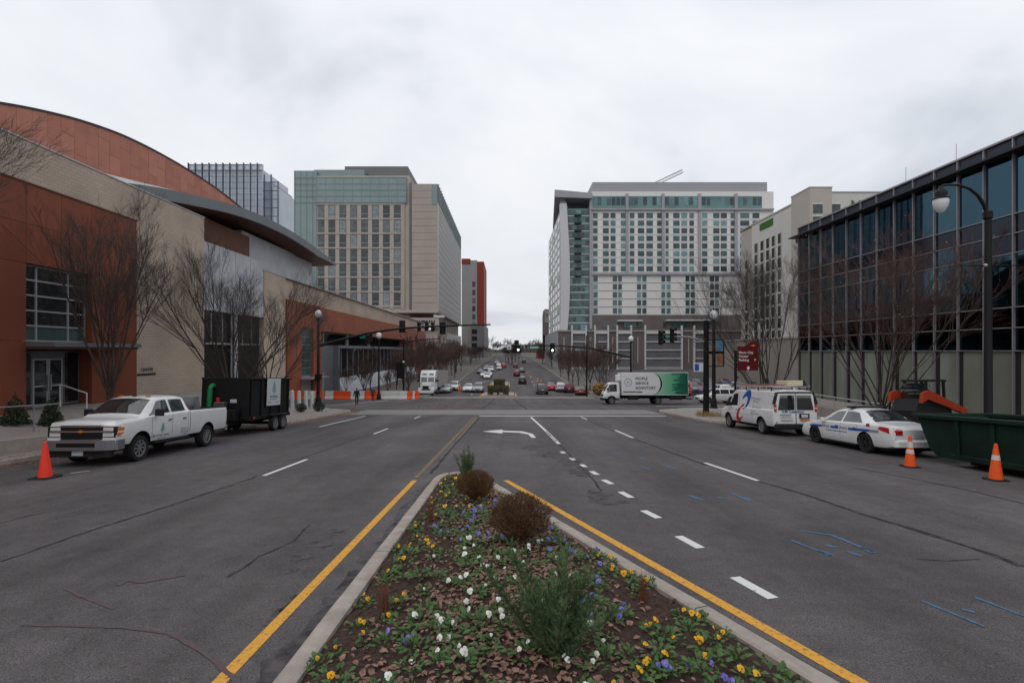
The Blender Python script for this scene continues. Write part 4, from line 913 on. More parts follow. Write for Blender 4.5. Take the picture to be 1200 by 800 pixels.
# ---------------------------------------------------------------- big right hotel on its garage podium
M['rh_white'] = mat('rh_white', (0.62, 0.605, 0.59), .7, var=.04, scale=.08); M['rh_grey'] = mat('rh_grey', (0.30, 0.30, 0.325), .6, var=.05, scale=.1); M['rh_glass'] = mat('rh_glass', (0.055, 0.10, 0.108), .08, var=.6, scale=.6); M['rh_teal'] = mat('rh_teal', (0.105, 0.195, 0.195), .15, var=.3, scale=.12); M['rh_brick'] = mat('rh_brick', (0.13, 0.112, 0.108), .85, var=.12, scale=.3); M['louver'] = mat('louver', (0.15, 0.15, 0.165), .6, var=.1, scale=.3); M['rh_frame'] = mat('rh_frame', (0.50, 0.50, 0.51), .6)
glass_set('rh_glass', 4)
Q = thing('balcony_hotel', 'tall white and grey hotel with teal windows and a curved glazed corner', 'building', (62, 190, -4)); D = 185.0
FB('wall', 'rh_white', 693, 906.5, 224.5, 371, D, 30, Q); FB('roof_screen', 'rh_grey', 694.5, 899, 213.5, 224.8, D+1, 26, Q)
def zx(v): return 630+v/3.8103
def zy(v): return 190+v/3.8103
for a, b in ((245, 392), (407, 553), (568, 716), (732, 878), (895, 1002)):
    o = FB('glass_band', 'rh_teal', zx(a), zx(b), zy(152), zy(206), D-.12, .2, Q); n = 7 if b-a > 120 else 5
    for k in range(n): 
        if random.random() < .8: FB('window', 'rh_glass', zx(a+(b-a)*k/n+2), zx(a+(b-a)*(k+1)/n-2), zy(156), zy(192), D-.2, .1, Q)
wc = [(248, 268), (292, 318), (326, 348), (372, 396), (412, 432), (448, 476), (486, 515), (534, 556), (572, 585), (606, 634), (642, 668), (678, 698), (735, 758), (785, 812), (818, 845), (862, 885), (905, 945), (960, 990)]
for r in range(8):
    y0 = 227+r*33.9
    for a, b in wc: FB('window', 'rh_glass', zx(a), zx(b), zy(y0), zy(y0+23), D-.1, .15, Q)
    FB('floor_line', 'rh_grey', 694, 905, zy(y0+28), zy(y0+29.6), D-.06, .1, Q)
for r in range(5):
    y0 = 508+r*35.8
    for a, b in [(250, 268), (336, 355), (360, 376), (444, 462), (468, 486), (553, 570), (576, 594), (661, 678), (684, 702), (770, 788), (793, 810)]: FB('window', 'rh_glass', zx(a), zx(b), zy(y0), zy(y0+25), D-.1, .15, Q)
    FB('floor_line', 'rh_grey', 694, 905, zy(y0+29), zy(y0+32), D-.08, .1, Q)
for a, b in ((232, 245), (394, 406), (555, 567), (718, 730), (881, 894)): FB('pilaster', 'rh_grey', zx(a), zx(b), zy(140), zy(498), D-.5, .6, Q)
FB('cornice', 'rh_grey', 693, 907.5, zy(206), zy(213), D-1, 1.2, Q); FB('cornice', 'rh_grey', 693, 907, zy(494), zy(503), D-.8, 1, Q); FB('pilaster', 'rh_grey', zx(232), zx(246), zy(498), zy(745), D-.55, .6, Q)
FB('brick_base', 'rh_brick', 694, 906, zy(683), zy(760), D-.6, 28, Q); FB('base_canopy', 'rh_frame', zx(360), zx(470), zy(704), zy(710), D-3, 3, Q); FB('base_canopy', 'rh_frame', zx(578), zx(800), zy(702), zy(708), D-3, 3, Q)
for a, b in ((290, 310), (335, 355), (385, 440), (450, 465), (560, 575), (600, 680), (690, 700), (760, 800)): FB('window', 'rh_glass', zx(a), zx(b), zy(714), zy(738), D-.75, .15, Q)
# glazed corner with balconies, side wall and sail
FB('corner_glass', 'rh_teal', 664.5, 691, 244.5, 388, D+.4, 14, Q); FB('terrace', 'penthouse', 664, 691, 226, 244, D+8, 20, Q)
for r in range(16):
    y0 = 246+r*8.95; FB('corner_slab', 'rh_frame', 663, 691, y0+6.4, y0+7.4, D, .5, Q)
    for k in range(5): FB('window', 'rh_glass', 666+k*5, 670.4+k*5, y0+.4, y0+6, D+.25, .1, Q)
    if r < 9: FB('balcony', 'dark_metal', 673.5, 681.5, y0+4.6, y0+6.6, D-1.2, 1.4, Q)
sx_ = at(664, 300, D)[0]
UB('side_wall', 'rh_white', sx_-1.6, sx_-.1, D+1, 250, 7, 58.5, Q)
for r in range(14):
    for k in range(5): UB('window', 'rh_glass', sx_-1.75, sx_-1.6, D+9+k*11, D+16+k*11, 11+r*3.35, 13.2+r*3.35, Q)
sail = [(664, 238), (665.5, 262), (667, 285), (668, 310), (668, 335), (667, 362), (665, 387)]; rg = []
for px, py in sail:
    x1, z = at(px, py, D-.6); rg.append([(sx_-2.6+ (px-664)*.12, D-.6, z), (x1, D-.6, z), (x1, D+2, z), (sx_-2.6+(px-664)*.12, D+2, z)])
W(MB().loft(rg), 'sail_fin', 'rh_frame', Q, fix=True)
x0, z0 = at(650, 224, D-2); x1, z1 = at(694, 236, D-2)
W(MB().loft([[(x0, D-2, z0+.6), (x0, D-2, z0-2.2), (x1, D-2, z1+1.2), (x1, D-2, z1+3.2)], [(x0+4, D+50, z0+.6), (x0+4, D+50, z0-2.2), (x1, D+50, z1+1.2), (x1, D+50, z1+3.2)]]), 'roof_canopy', 'rh_grey', Q, fix=True)
for px in (656, 690): xx = at(px, 240, D)[0]; W(MB().loft([[(xx, D+1, z0-2), (xx+2, D+1, z0-2), (xx+2, D+3, z0-2), (xx, D+3, z0-2)], [(xx+2.8, D+1, z0-9), (xx+4.4, D+1, z0-9), (xx+4.4, D+3, z0-9), (xx+2.8, D+3, z0-9)]]), 'canopy_strut', 'rh_grey', Q, fix=True)
PD = thing('garage_podium', 'brown brick parking podium with white framed louvred bays under the tall hotel', 'building', (60, 176, -4)); d2 = 176.0
FB('wall', 'rh_brick', 654, 905, 388, 470, d2, 40, PD); FB('coping', 'concrete', 653.5, 905, 386.6, 388.6, d2-.4, 41, PD)
UB('side_wall', 'rh_grey', at(654, 400, d2)[0]-.3, at(654, 400, d2)[0], d2, 240, -6, 9.8, PD)
for a, b in ((670.5, 687), (697.5, 713), (723.5, 740), (756.5, 799.5), (814, 828)):
    FB('louvre', 'louver', a, b, 392, 434, d2-.15, .3, PD)
    for x in (a, b): FB('bay_post', 'rh_frame', x-.85, x+.85, 381, 436, d2-.9, .9, PD)
    FB('bay_head', 'rh_frame', a, b, 387.5, 391, d2-.7, .7, PD); FB('bay_foot', 'rh_grey', a, b, 429.5, 436, d2-.5, .5, PD)
    for k in range(3): FB('bay_rail', 'rh_frame', a, b, 399.8+k*9.8, 400.9+k*9.8, d2-.5, .5, PD)
    for k in range(int((b-a)/2.1)): FB('louvre_blade', 'rh_brick', a+1.8+k*2.1, a+2.05+k*2.1, 392, 430, d2-.3, .2, PD)
for px in (661, 692, 718, 747.5, 807): FB('light_strip', 'hotel_beige', px-.5, px+.5, 395, 425, d2-.15, .2, PD)
for k in range(9): FB('shop_window', 'rh_glass', 694+k*5.2, 698+k*5.2, 438, 450, d2-.2, .3, PD)
# ---------------------------------------------------------------- far bits
FRB = thing('brick_corner_block', 'small red brick block beside the garage podium', 'building', (20, 330, -3)); FB('wall', 'rh_brick', 638, 651, 366, 425, 330, 20, FRB); FB('upper', 'tower_grey', 638.5, 651, 362, 378, 329.5, 21, FRB)
for k in range(3): FB('window', 'tower_window', 640+k*3.6, 642+k*3.6, 367, 371, 329.3, .3, FRB)
M['far_tan'] = mat('far_tan', (0.26, 0.215, 0.17), .85, var=.1, scale=.1)
for px0, px1, y0, d, mm, lab in ((630, 640, 409, 300, 'red_slab', 'low red brick shop beyond the row of street trees'), (566, 577, 412, 420, 'far_tan', 'low tan warehouse far down the street beside the tower'), (614, 628, 416, 460, 'far_tan', 'low pale warehouse far down the street beyond the tree cluster')):
    t = thing('far_building', lab, 'building', (at(px0, 420, d)[0], d, G(d))); FB('wall', mm, px0, px1, y0, 428, d, 18, t); FB('roof', 'penthouse', px0-.3, px1+.3, y0-.8, y0, d-.5, 19, t)
    for k in range(3): FB('window', 'tower_window', px0+1.4+k*(px1-px0)/3.4, px0+2.6+k*(px1-px0)/3.4, y0+3, y0+5.5, d-.2, .3, t)
def lattice(name, label, a, b, w_, n, m='frame_metal'):
    a, b = Vector(a), Vector(b); t = thing(name, label, 'crane', a); d = (b-a); u = d.orthogonal().normalized()*w_; v = d.normalized().cross(u)
    L_ = [u, v, -u, -v]; mb = MB()
    for q in L_: mb.tube([q, d+q], w_*.10, 4)
    mc = MB()
    for i in range(n):
        for k in range(4): mc.tube([d*i/n+L_[k], d*(i+1)/n+L_[(k+1) % 4]], w_*.06, 3)
    mb.build('boom', m, t); o = mc.build('lacing', m, t); o['kind'] = 'stuff'
lattice('crane_boom', 'thin lattice crane boom showing over the tall hotel roof', P(765, 217, 300), P(800, 200.5, 300), 1.3, 20)
lattice('hoist_mast', 'slender lattice hoist mast beside the garage podium', P(645.5, 400, 320), P(645.5, 300, 320), .6, 30)
# ================================================================== VEHICLES
M['paint_white'] = mat('paint_white', (0.62, 0.62, 0.62), .28, coat=.6, var=.05, scale=1.5)
M['tyre'] = mat('tyre', (0.018, 0.018, 0.018), .85, var=.2, scale=9, coords='obj'); M['rim'] = mat('rim', (0.26, 0.26, 0.27), .38, metal=.6, var=.15, scale=5); M['rim_black'] = mat('rim_black', (0.02, 0.02, 0.02), .5)
M['car_glass'] = mat('car_glass', (0.016, 0.018, 0.020), .02, spec=.5, ior=1.95, var=.5, scale=2.5); M['trim'] = mat('trim', (0.016, 0.016, 0.017), .6); M['chrome'] = mat('chrome', (0.55, 0.55, 0.56), .15, metal=1.0)
M['bumper_grey'] = mat('bumper_grey', (0.22, 0.22, 0.23), .35, metal=.6); M['tail_red'] = mat('tail_red', (0.40, 0.012, 0.016), .2, coat=.5); M['lamp'] = mat('lamp', (0.55, 0.55, 0.55), .1, coat=.8); M['amber'] = mat('amber', (0.55, 0.16, 0.02), .25)
M['under'] = mat('under', (0.012, 0.012, 0.012), .9); M['plate'] = mat('plate', (0.45, 0.47, 0.50), .5); M['blue'] = mat('blue', (0.015, 0.075, 0.33), .4); M['red'] = mat('red', (0.42, 0.02, 0.025), .4); M['text_grey'] = mat('text_grey', (0.20, 0.22, 0.24), .5); M['text_teal'] = mat('text_teal', (0.17, 0.32, 0.30), .5); M['seam'] = mat('seam', (0.12, 0.12, 0.12), .8)
M['text_dark'] = mat('text_dark', (0.06, 0.065, 0.07), .5)
M['text_blue'] = mat('text_blue', (0.02, 0.09, 0.22), .5)
def pch(tab, cols):
    xs = [t[0] for t in tab]; n = len(xs); outf = []
    for c in range(1, cols+1):
        v = [t[c] for t in tab]; h = [xs[i+1]-xs[i] for i in range(n-1)]; d = [(v[i+1]-v[i])/h[i] for i in range(n-1)]
        m = [d[0]]+[0 if d[i-1]*d[i] <= 0 else 2*d[i-1]*d[i]/(d[i-1]+d[i]) for i in range(1, n-1)]+[d[-1]]
        def f(x, v=v, h=h, m=m):
            x = min(max(x, xs[0]), xs[-1])
            for i in range(n-1):
                if x <= xs[i+1]:
                    t = (x-xs[i])/h[i]; return (1+2*t)*(1-t)**2*v[i]+t*(1-t)**2*h[i]*m[i]+t*t*(3-2*t)*v[i+1]+t*t*(t-1)*h[i]*m[i+1]
        outf.append(f)
    return outf
class Car:
    """lofted body: stations (y, z_bottom, z_belt, z_top, half width low, half width belt, half width top); y forward"""
    def __init__(s, st, crown=.03, linear=False, samples=46, bulge=.015, shoulder=.05):
        s.st = st; s.f = pch(st, 6); s.crown = crown; s.y0, s.y1 = st[0][0], st[-1][0]; s.bulge = bulge; s.shoulder = shoulder
        ys = set(t[0] for t in st); n = samples
        for i in range(n+1): ys.add(s.y0+(s.y1-s.y0)*i/n)
        s.ys = sorted(ys)
    def half(s, y):
        zb, zl, zt, wl, wb, wt = [f(y) for f in s.f]; h = zl-zb; g = max(0., zt-zl); k = min(1, g/.25)
        top = [(wb-.035*k-.012, zl+.012+.02*k)] + [(wt+(wb-wt)*.04, zt-.07*k-.004), (wt-.05*k, zt-.018*k-.002), (wt*.62, zt+s.crown*.6), (0, zt+s.crown)]
        return [(0, zb), (wl*.86, zb), (wl*.965, zb+.05*min(1, h)), (wl, zb+.16*h), (wl+s.bulge, zb+.45*h), (lerp(wl, wb, .7)+s.bulge, zl-s.shoulder*1.8*min(1, h)), (wb, zl)]+top
    def ring(s, y):
        hf = s.half(y); return [(x, y, z) for x, z in hf]+[(-x, y, z) for x, z in reversed(hf[1:-1])]
    def body(s, name, mats, parent, wheels=(), wr=.36, cutw=.32, cutters=(), smooth=32):
        mb = MB(); mb.loft([s.ring(y) for y in s.ys]); me = mb.mesh(mats); fix_normals(me)
        if wheels or cutters:
            o = obj('tmp_body', me); c = MB()
            for x, y, z in wheels:
                w2 = cutw; xa, xb = (x-w2, x+.5) if x > 0 else (x-.5, x+w2); c.lathe([(wr, xa), (wr, xb)], 28, 'x', (0, y, z))
            for b in cutters: c.box(*b)
            cm = c.mesh(mats); fix_normals(cm); co = obj('tmp_cut', cm)
            md = o.modifiers.new('b', 'BOOLEAN'); md.object = co; md.operation = 'DIFFERENCE'; md.solver = 'EXACT'; md.use_self = True
            me2 = bpy.data.meshes.new_from_object(o.evaluated_get(bpy.context.evaluated_depsgraph_get()))
            bpy.data.objects.remove(o); bpy.data.objects.remove(co); me = me2
            if len(me.materials) > 1:
                for p in me.polygons:
                    cx, cy, cz = p.center; inside = False
                    for x, y, z in wheels:
                        if abs(math.hypot(cy-y, cz-z)-wr) < .02*wr+.012 and abs(p.normal.x) < .5: inside = True
                        if math.hypot(cy-y, cz-z) < wr and abs(abs(cx)-(abs(x)-cutw)) < .01: inside = True
                    for b in cutters:
                        if b[0]-.005 < cx < b[1]+.005 and b[2]-.005 < cy < b[3]+.005 and b[4]-.005 < cz < b[5]+.005: inside = True
                    p.material_index = 1 if inside else 0
        me.polygons.foreach_set('use_smooth', [True]*len(me.polygons)); me.set_sharp_from_angle(angle=radians(smooth))
        return obj(name, me, parent)
    def side(s, y, v, sg, off=.006):                                      # point on the cabin side: v 0 at belt, 1 at roof edge
        h = s.half(y); a, b = h[7], h[8]; return Vector((sg*(lerp(a[0], b[0], v)+off), y, lerp(a[1], b[1], v)))
    def door(s, y, v, sg, off=.005):                                      # point on the lower body side: v 0 at sill, 1 at belt
        h = s.half(y); pts = h[3:7]; z0, z1 = pts[0][1], pts[-1][1]; z = lerp(z0, z1, v)
        for (xa, za), (xb, zb) in zip(pts, pts[1:]):
            if z <= zb+1e-6: return Vector((sg*(lerp(xa, xb, (z-za)/max(1e-6, zb-za))+off), y, z))
        return Vector((sg*(pts[-1][0]+off), y, z))
    def top(s, y, t, off=.006):                                           # point on the top surface, t -1..1 across
        h = s.half(y); pts = h[8:]; x = abs(t)*pts[0][0]*.985
        for (xa, za), (xb, zb) in zip(pts, pts[1:]):
            if x >= xb: return Vector(((1 if t > 0 else -1)*x, y, lerp(za, zb, (xa-x)/max(1e-6, xa-xb))+off))
        return Vector((0, y, pts[-1][1]+off))
    def patch(s, name, m, parent, fn, quad, n=10, k=4):                   # bilinear patch through four (u, v) corners
        mb = MB(); id_ = []
        for i in range(n+1):
            r = []
            for j in range(k+1):
                u, v = i/n, j/k; a = [lerp(quad[0][c], quad[1][c], u) for c in (0, 1)]; b = [lerp(quad[3][c], quad[2][c], u) for c in (0, 1)]
                r.append(mb.vert(fn(lerp(a[0], b[0], v), lerp(a[1], b[1], v))))
            id_.append(r)
        for i in range(n):
            for j in range(k): mb.fi((id_[i][j], id_[i+1][j], id_[i+1][j+1], id_[i][j+1]))
        return mb.build(name, m, parent, smooth=40)
    def side_patch(s, name, m, p, sg, quad, off=.006, **k): return s.patch(name, m, p, lambda y, v: s.side(y, v, sg, off), quad, **k)
    def door_patch(s, name, m, p, sg, quad, off=.005, **k): return s.patch(name, m, p, lambda y, v: s.door(y, v, sg, off), quad, **k)
    def top_patch(s, name, m, p, quad, off=.006, **k): return s.patch(name, m, p, lambda y, t: s.top(y, t, off), quad, **k)
_wh = {}
def wheel(parent, x, y, r, w_, rim='rim', spokes=6, dual=False, z=None):
    key = (r, w_, rim, spokes)
    if key not in _wh:
        tp = [(r*.66, -w_/2*.9), (r*.80, -w_/2), (r*.94, -w_/2), (r*.985, -w_/2*.82), (r, -w_/2*.5), (r, w_/2*.5), (r*.985, w_/2*.82), (r*.94, w_/2), (r*.80, w_/2), (r*.66, w_/2*.9), (r*.64, w_*.1), (r*.64, -w_*.1)]
        t = MB().lathe(tp+[tp[0]], 28, 'x', cap=False).mesh('tyre', smooth=40)
        q = MB(); rr = r*.64; q.lathe([(rr, w_*.36), (rr*1.02, w_*.46), (rr*.90, w_*.44), (rr*.86, w_*.30)], 24, 'x', cap=False); q.lathe([(rr*.28, w_*.26), (rr*.27, w_*.40), (rr*.12, w_*.43), (.004, w_*.43)], 14, 'x', cap=False); q.mi = 1; q.lathe([(rr*.88, w_*.31), (rr*.2, w_*.22), (.004, w_*.22)], 24, 'x', cap=False); q.mi = 0
        for i in range(spokes):
            a = 2*pi*i/spokes; c, s_ = cos(a), sin(a); n = Vector((0, -s_, c)); d = Vector((0, c, s_)); b = Vector((w_*.30, 0, 0)); tpx = Vector((w_*.42, 0, 0))
            r0 = [b+d*rr*.22-n*rr*.15*5/spokes, b+d*rr*.22+n*rr*.15*5/spokes, tpx+d*rr*.22+n*rr*.12*5/spokes, tpx+d*rr*.22-n*rr*.12*5/spokes]; r1 = [b+d*rr*.93-n*rr*.12, b+d*rr*.93+n*rr*.12, tpx*.97+d*rr*.92+n*rr*.09, tpx*.97+d*rr*.92-n*rr*.09]
            q.loft([r0, r1])
        qm = q.mesh([rim, 'under'], smooth=35); fix_normals(qm); fix_normals(t)
        _wh[key] = (t, qm)
    t, q = _wh[key]
    o = obj('wheel', t, parent, (x, y, r if z is None else z), (0, 0, 0 if x > 0 else pi)); obj('rim', q, o); return o
def axle(parent, y, r, hw): return MB().tube([(-hw, y, r), (hw, y, r)], .05, 6).build('axle', 'under', parent)
def mirror(parent, x, y, z, m='trim', s=1.0): return MB().cbox(min(x, x+.2*s*(1 if x > 0 else -1)), max(x, x+.2*s*(1 if x > 0 else -1)), y-.06, y+.06, z, z+.17*s, .03).build('mirror', m, parent)
def bx(name, m, parent, *a, c=.015): return MB().cbox(*a, c).build(name, m, parent)
def line3(name, m, parent, pts, r=.006, n=4): return MB().tube(pts, r, n).build(name, m, parent)

# ---------------------------------------------------------------- white pickup (faces the camera)
def pickup():
    t = thing('pickup_truck', 'white crew pickup truck with chrome bumper parked nose out by the plaza', 'truck')
    st = [(-3.13, .62, 1.30, 1.32, .96, .97, .90), (-3.05, .55, 1.41, 1.42, .985, .985, .93), (-.75, .55, 1.42, 1.44, 1.0, .99, .94), (-.58, .55, 1.42, 1.44, 1.0, .99, .94), (-.50, .52, 1.40, 1.93, 1.0, .985, .72), (-.1, .52, 1.39, 1.97, 1.0, .985, .735), (.80, .52, 1.37, 1.96, 1.0, .985, .735), (1.08, .52, 1.36, 1.90, 1.0, .985, .74), (1.86, .52, 1.32, 1.41, 1.0, .98, .85), (1.98, .52, 1.31, 1.355, 1.0, .975, .86), (2.4, .55, 1.29, 1.335, 1.0, .97, .85), (2.84, .58, 1.26, 1.30, .99, .955, .82), (2.98, .60, 1.23, 1.265, .985, .94, .80), (3.04, .62, 1.16, 1.19, .97, .91, .77)]
    c = Car(st, crown=.035, samples=50, bulge=.02)
    wy, r = (1.98, -1.74), .40
    c.body('body', ['paint_white', 'under'], t, [(sx*1.0, y, r+.04) for y in wy for sx in (1, -1)], .50, .34, [(-.80, .80, -3.02, -.64, .85, 1.7)])
    for y in wy:
        axle(t, y, r, .8)
        for sx in (1, -1): wheel(t, sx*.86, y, r, .27, spokes=8)
    c.top_patch('windshield', 'car_glass', t, [(1.13, -.9), (1.81, -.96), (1.81, .96), (1.13, .9)], n=8, k=10); c.top_patch('rear_window', 'car_glass', t, [(-.565, -.8), (-.51, -.85), (-.51, .85), (-.565, .8)], n=4, k=6)
    for sg in (1, -1):
        c.side_patch('side_window', 'car_glass', t, sg, [(.52, .06), (1.60, .06), (1.02, .93), (.52, .93)]); c.side_patch('side_window', 'car_glass', t, sg, [(-.36, .06), (.40, .06), (.40, .93), (-.34, .93)])
        mirror(t, sg*1.0, 1.36, 1.36, 'trim', 1.35)
        for y in (.52, -.30): bx('door_handle', 'trim', t, *sorted((sg*1.008, sg*1.04)), y, y+.17, 1.17, 1.205, c=.008)
        for y in (1.50, .46, -.44):
            line3('door_seam', 'seam', t, [c.door(y, v, sg, .001) for v in (.02, .3, .6, .9, 1)], .006)
        line3('bed_seam', 'seam', t, [c.door(-.56, v, sg, .001) for v in (.02, .3, .6, .9, 1)], .010)
        bx('wheel_lip', 'trim', t, *sorted((sg*.97, sg*1.03)), -.55, 1.35, .49, .53, c=.01)
        bx('headlight', 'lamp', t, *sorted((sg*.60, sg*.93)), 2.90, 3.065, .86, .99, c=.02); bx('headlight', 'lamp', t, *sorted((sg*.60, sg*.92)), 2.90, 3.06, 1.03, 1.14, c=.02); bx('turn_light', 'amber', t, *sorted((sg*.90, sg*1.006)), 2.72, 3.0, 1.03, 1.13, c=.02); bx('turn_light', 'amber', t, *sorted((sg*.90, sg*1.008)), 2.72, 3.02, .86, .99, c=.02); bx('lamp_trim', 'trim', t, *sorted((sg*.58, sg*.99)), 2.80, 3.052, .84, 1.16, c=.02)
        bx('tail_light', 'tail_red', t, *sorted((sg*.86, sg*.985)), -3.15, -3.04, .96, 1.32, c=.02)
    bx('grille', 'black', t, -.60, .60, 2.96, 3.06, .72, 1.17, c=.02)
    for z in (.76, 1.01, 1.16): bx('grille_bar', 'chrome', t, -.90 if z == 1.01 else -.60, .90 if z == 1.01 else .60, 3.03, 3.09, z-.025, z+.03, c=.01)
    for z in (.82, .86, .90, .94, 1.07, 1.11): bx('grille_slat', 'trim', t, -.58, .58, 3.05, 3.075, z-.008, z+.008, c=.003)
    e = MB().prism([(-.11, .905), (-.04, .905), (-.04, .93), (.04, .93), (.04, .905), (.11, .905), (.09, .87), (.04, .87), (.04, .845), (-.04, .845), (-.04, .87), (-.09, .87)], 'y', 3.09, 3.10).build('emblem', 'amber', t, fix=True, loc=(0, 0, .125))
    MB().prism([(-1.01, 2.7), (-1.01, 2.98), (-.85, 3.2), (-.55, 3.26), (.55, 3.26), (.85, 3.2), (1.01, 2.98), (1.01, 2.7)], 'z', .48, .76).build('front_bumper', 'bumper_grey', t, fix=True)
    bx('bumper_slot', 'black', t, -.55, .55, 3.2, 3.268, .58, .70, c=.01); bx('air_dam', 'trim', t, -.88, .88, 2.9, 3.16, .28, .48, c=.04); bx('licence_plate', 'plate', t, -.16, .16, 3.16, 3.175, .33, .47, c=.005)
    bx('rear_bumper', 'bumper_grey', t, -.98, .98, -3.26, -3.12, .5, .72, c=.04); bx('tailgate_cap', 'trim', t, -.9, .9, -3.07, -3.02, 1.42, 1.45, c=.01)
    for sx in (1, -1): bx('bed_rail', 'trim', t, *sorted((sx*.82, sx*.955)), -3.02, -.66, 1.435, 1.46, c=.01)
    bx('chassis', 'under', t, -.7, .7, -2.8, 2.7, .38, .54, c=.03)
    for x in (-.45, 0, .45): bx('roof_light', 'amber' if x else 'trim', t, x-.06, x+.06, .86, .96, 1.97, 2.005, c=.01)
    # door lettering on the side that faces the street (local -x side faces the road when the truck looks back at the camera)
    sg = 1
    for st_, y, v, sz, m_ in (('Oakwood', 0, 0, 0, 0),) if 0 else ():
        pass
    r_ = (0, sg, 0)
    cy = .98
    MB().prism([(cy-.02, .80), (cy+.02, .80), (cy+.02, .86), (cy+.10, .86), (cy+.07, .93), (cy+.09, .93), (cy+.05, 1.00), (cy+.065, 1.0), (cy, 1.12), (cy-.065, 1.0), (cy-.05, 1.0), (cy-.09, .93), (cy-.07, .93), (cy-.10, .86), (cy-.02, .86)], 'x', -1.028, -1.022).build('tree_logo', 'text_teal', t, fix=True)
    for nm, mt, a, b, z0, z1 in [('text_line', 'text_grey', .62, 1.36, .70, .735), ('text_line', 'text_grey', .75, 1.30, .62, .64)]+[('text_line', 'text_grey', -.42, .02, .83-.06*k, .85-.06*k) for k in range(3)]+[('text_line', 'text_grey', -.40, -.1, .63, .65)]:
        n = int((b-a)/.06)
        for k in range(n): 
            if random.random() < .86: bx(nm, mt, t, -1.028, -1.012, a+k*.06, a+k*.06+.045, z0, z1, c=.002)
    MB().lathe([(.045, -1.012), (.045, -1.028)], 14, 'x', (0, 1.42, .71)).build('letter_o', 'text_grey', t, fix=True)
    return t
random.seed(50)
tp = pickup(); set_on_slope(tp, -12.55, 16.9, pi+.02); tp.scale = (1, .93, 1)
# tools and debris in the bed
def bed_item(name, label, cat, mb, m, x, y, z, **k): o = mb.build(name, m, None, smooth=40, fix=True); o.location = (x, y, z); return tag(o, label, cat)
zb = G(18.4)
mb = MB(); mb.lathe([(.22, -.3), (.26, -.25), (.26, .25), (.22, .3)], 14, 'x'); mb.tube([(-.3, 0, 0), (-.5, 0, .2), (-.5, 0, .35)], .03, 6); mb.tube([(.1, 0, .25), (.1, .25, .4), (-.1, .35, .35)], .025, 6)
M['machine'] = mat('machine', (0.10, 0.085, 0.075), .5, metal=.5, var=.5, scale=8); M['tarp'] = mat('tarp', (0.16, 0.16, 0.165), .7, var=.2)
bed_item('blower_engine', 'grey machine with pipes lying in the pickup bed', 'machine', mb, 'machine', -12.7, 18.3, zb+1.45)
mb = MB(); mb.prism([(-.45, -.35), (.45, -.35), (.25, .45), (-.05, .42)], 'x', -.5, .5)
bed_item('tarp_bundle', 'dark grey folded tarp leaning in the pickup bed', 'tarp', mb, 'tarp', -12.8, 18.9, zb+1.42)
mb = MB(); mb.lathe([(.02, 0), (.2, .02), (.22, .25), (.2, .3)], 12, 'z'); 
bed_item('debris_bucket', 'reddish bucket in the pickup bed beside the machine', 'bucket', mb, 'machine', -12.3, 18.5, zb+1.3)

# ---------------------------------------------------------------- black dump trailer
M['trailer_black'] = mat('trailer_black', (0.008, 0.008, 0.009), .6, var=.3, scale=2); M['pipe_green'] = mat('pipe_green', (0.012, 0.16, 0.05), .4); M['sign_white'] = mat('sign_white', (0.50, 0.53, 0.54), .5)
t = thing('dump_trailer', 'tall black two axle dump trailer hitched to the white pickup', 'trailer')
bx('box', 'trailer_black', t, -1.05, 1.05, -2.1, 2.1, .68, 2.62, c=.03); MB().box(-1.0, 1.0, -2.05, 2.05, 2.60, 2.66).build('load_opening', 'under', t)
for sx in (1, -1):
    for y in (-1.9, -.95, 0, .95, 1.9): bx('side_rib', 'trailer_black', t, *sorted((sx*1.05, sx*1.12)), y-.05, y+.05, .72, 2.58, c=.01)
    bx('top_rail', 'trailer_black', t, *sorted((sx*1.03, sx*1.14)), -2.14, 2.14, 2.58, 2.68, c=.015); bx('side_skirt', 'trailer_black', t, *sorted((sx*1.04, sx*1.12)), -2.1, 2.1, .66, .84, c=.01)
    bx('mudguard', 'trailer_black', t, *sorted((sx*1.06, sx*1.32)), -1.45, .35, .78, .82, c=.015)
    for y in (-.98, -.12): wheel(t, sx*1.19, y, .38, .22, spokes=6)
for y in (-.98, -.12): axle(t, y, .38, 1.1)
bx('front_wall', 'trailer_black', t, -1.1, 1.1, 2.1, 2.16, .68, 2.66, c=.01); bx('chassis', 'under', t, -.5, .5, -2.1, 2.9, .48, .66, c=.02)
MB().tube([(-.45, 2.4, .55), (0, 3.4, .5)], .05, 6).tube([(.45, 2.4, .55), (0, 3.4, .5)], .05, 6).build('drawbar', 'trailer_black', t)
bx('tool_box', 'trailer_black', t, -.75, .75, 2.2, 2.7, .7, 1.2, c=.03)
MB().tube([(.55, 2.42, 1.0), (.55, 2.42, 2.1), (.55, 2.38, 2.24), (.55, 2.24, 2.30), (.55, 2.1, 2.30)], .11, 12).build('green_pipe', 'pipe_green', t, smooth=50)
bx('pump', 'machine', t, -.2, .3, 2.25, 2.6, 1.2, 1.55, c=.05); bx('red_valve', 'red', t, .05, .2, 2.45, 2.55, 1.55, 1.75, c=.03)
bx('plate_label', 'plate', t, -.55, -.25, 2.165, 2.172, 1.5, 1.66, c=.003); bx('marker_light', 'amber', t, -.05, .12, 2.165, 2.18, .73, .80, c=.01)
sgn = bx('side_sign', 'sign_white', t, -1.15, -1.125, -.85, .55, 1.28, 2.64, c=.006)
MB().prism([(-.02, 0), (.02, 0), (.03, .18), (.2, .18), (.13, .34), (.17, .34), (.10, .5), (.13, .5), (0, .78), (-.13, .5), (-.10, .5), (-.17, .34), (-.13, .34), (-.2, .18), (-.03, .18)], 'x', -1.156, -1.151).build('tree_logo', 'text_teal', t, fix=True, loc=(0, -.15, 1.78))
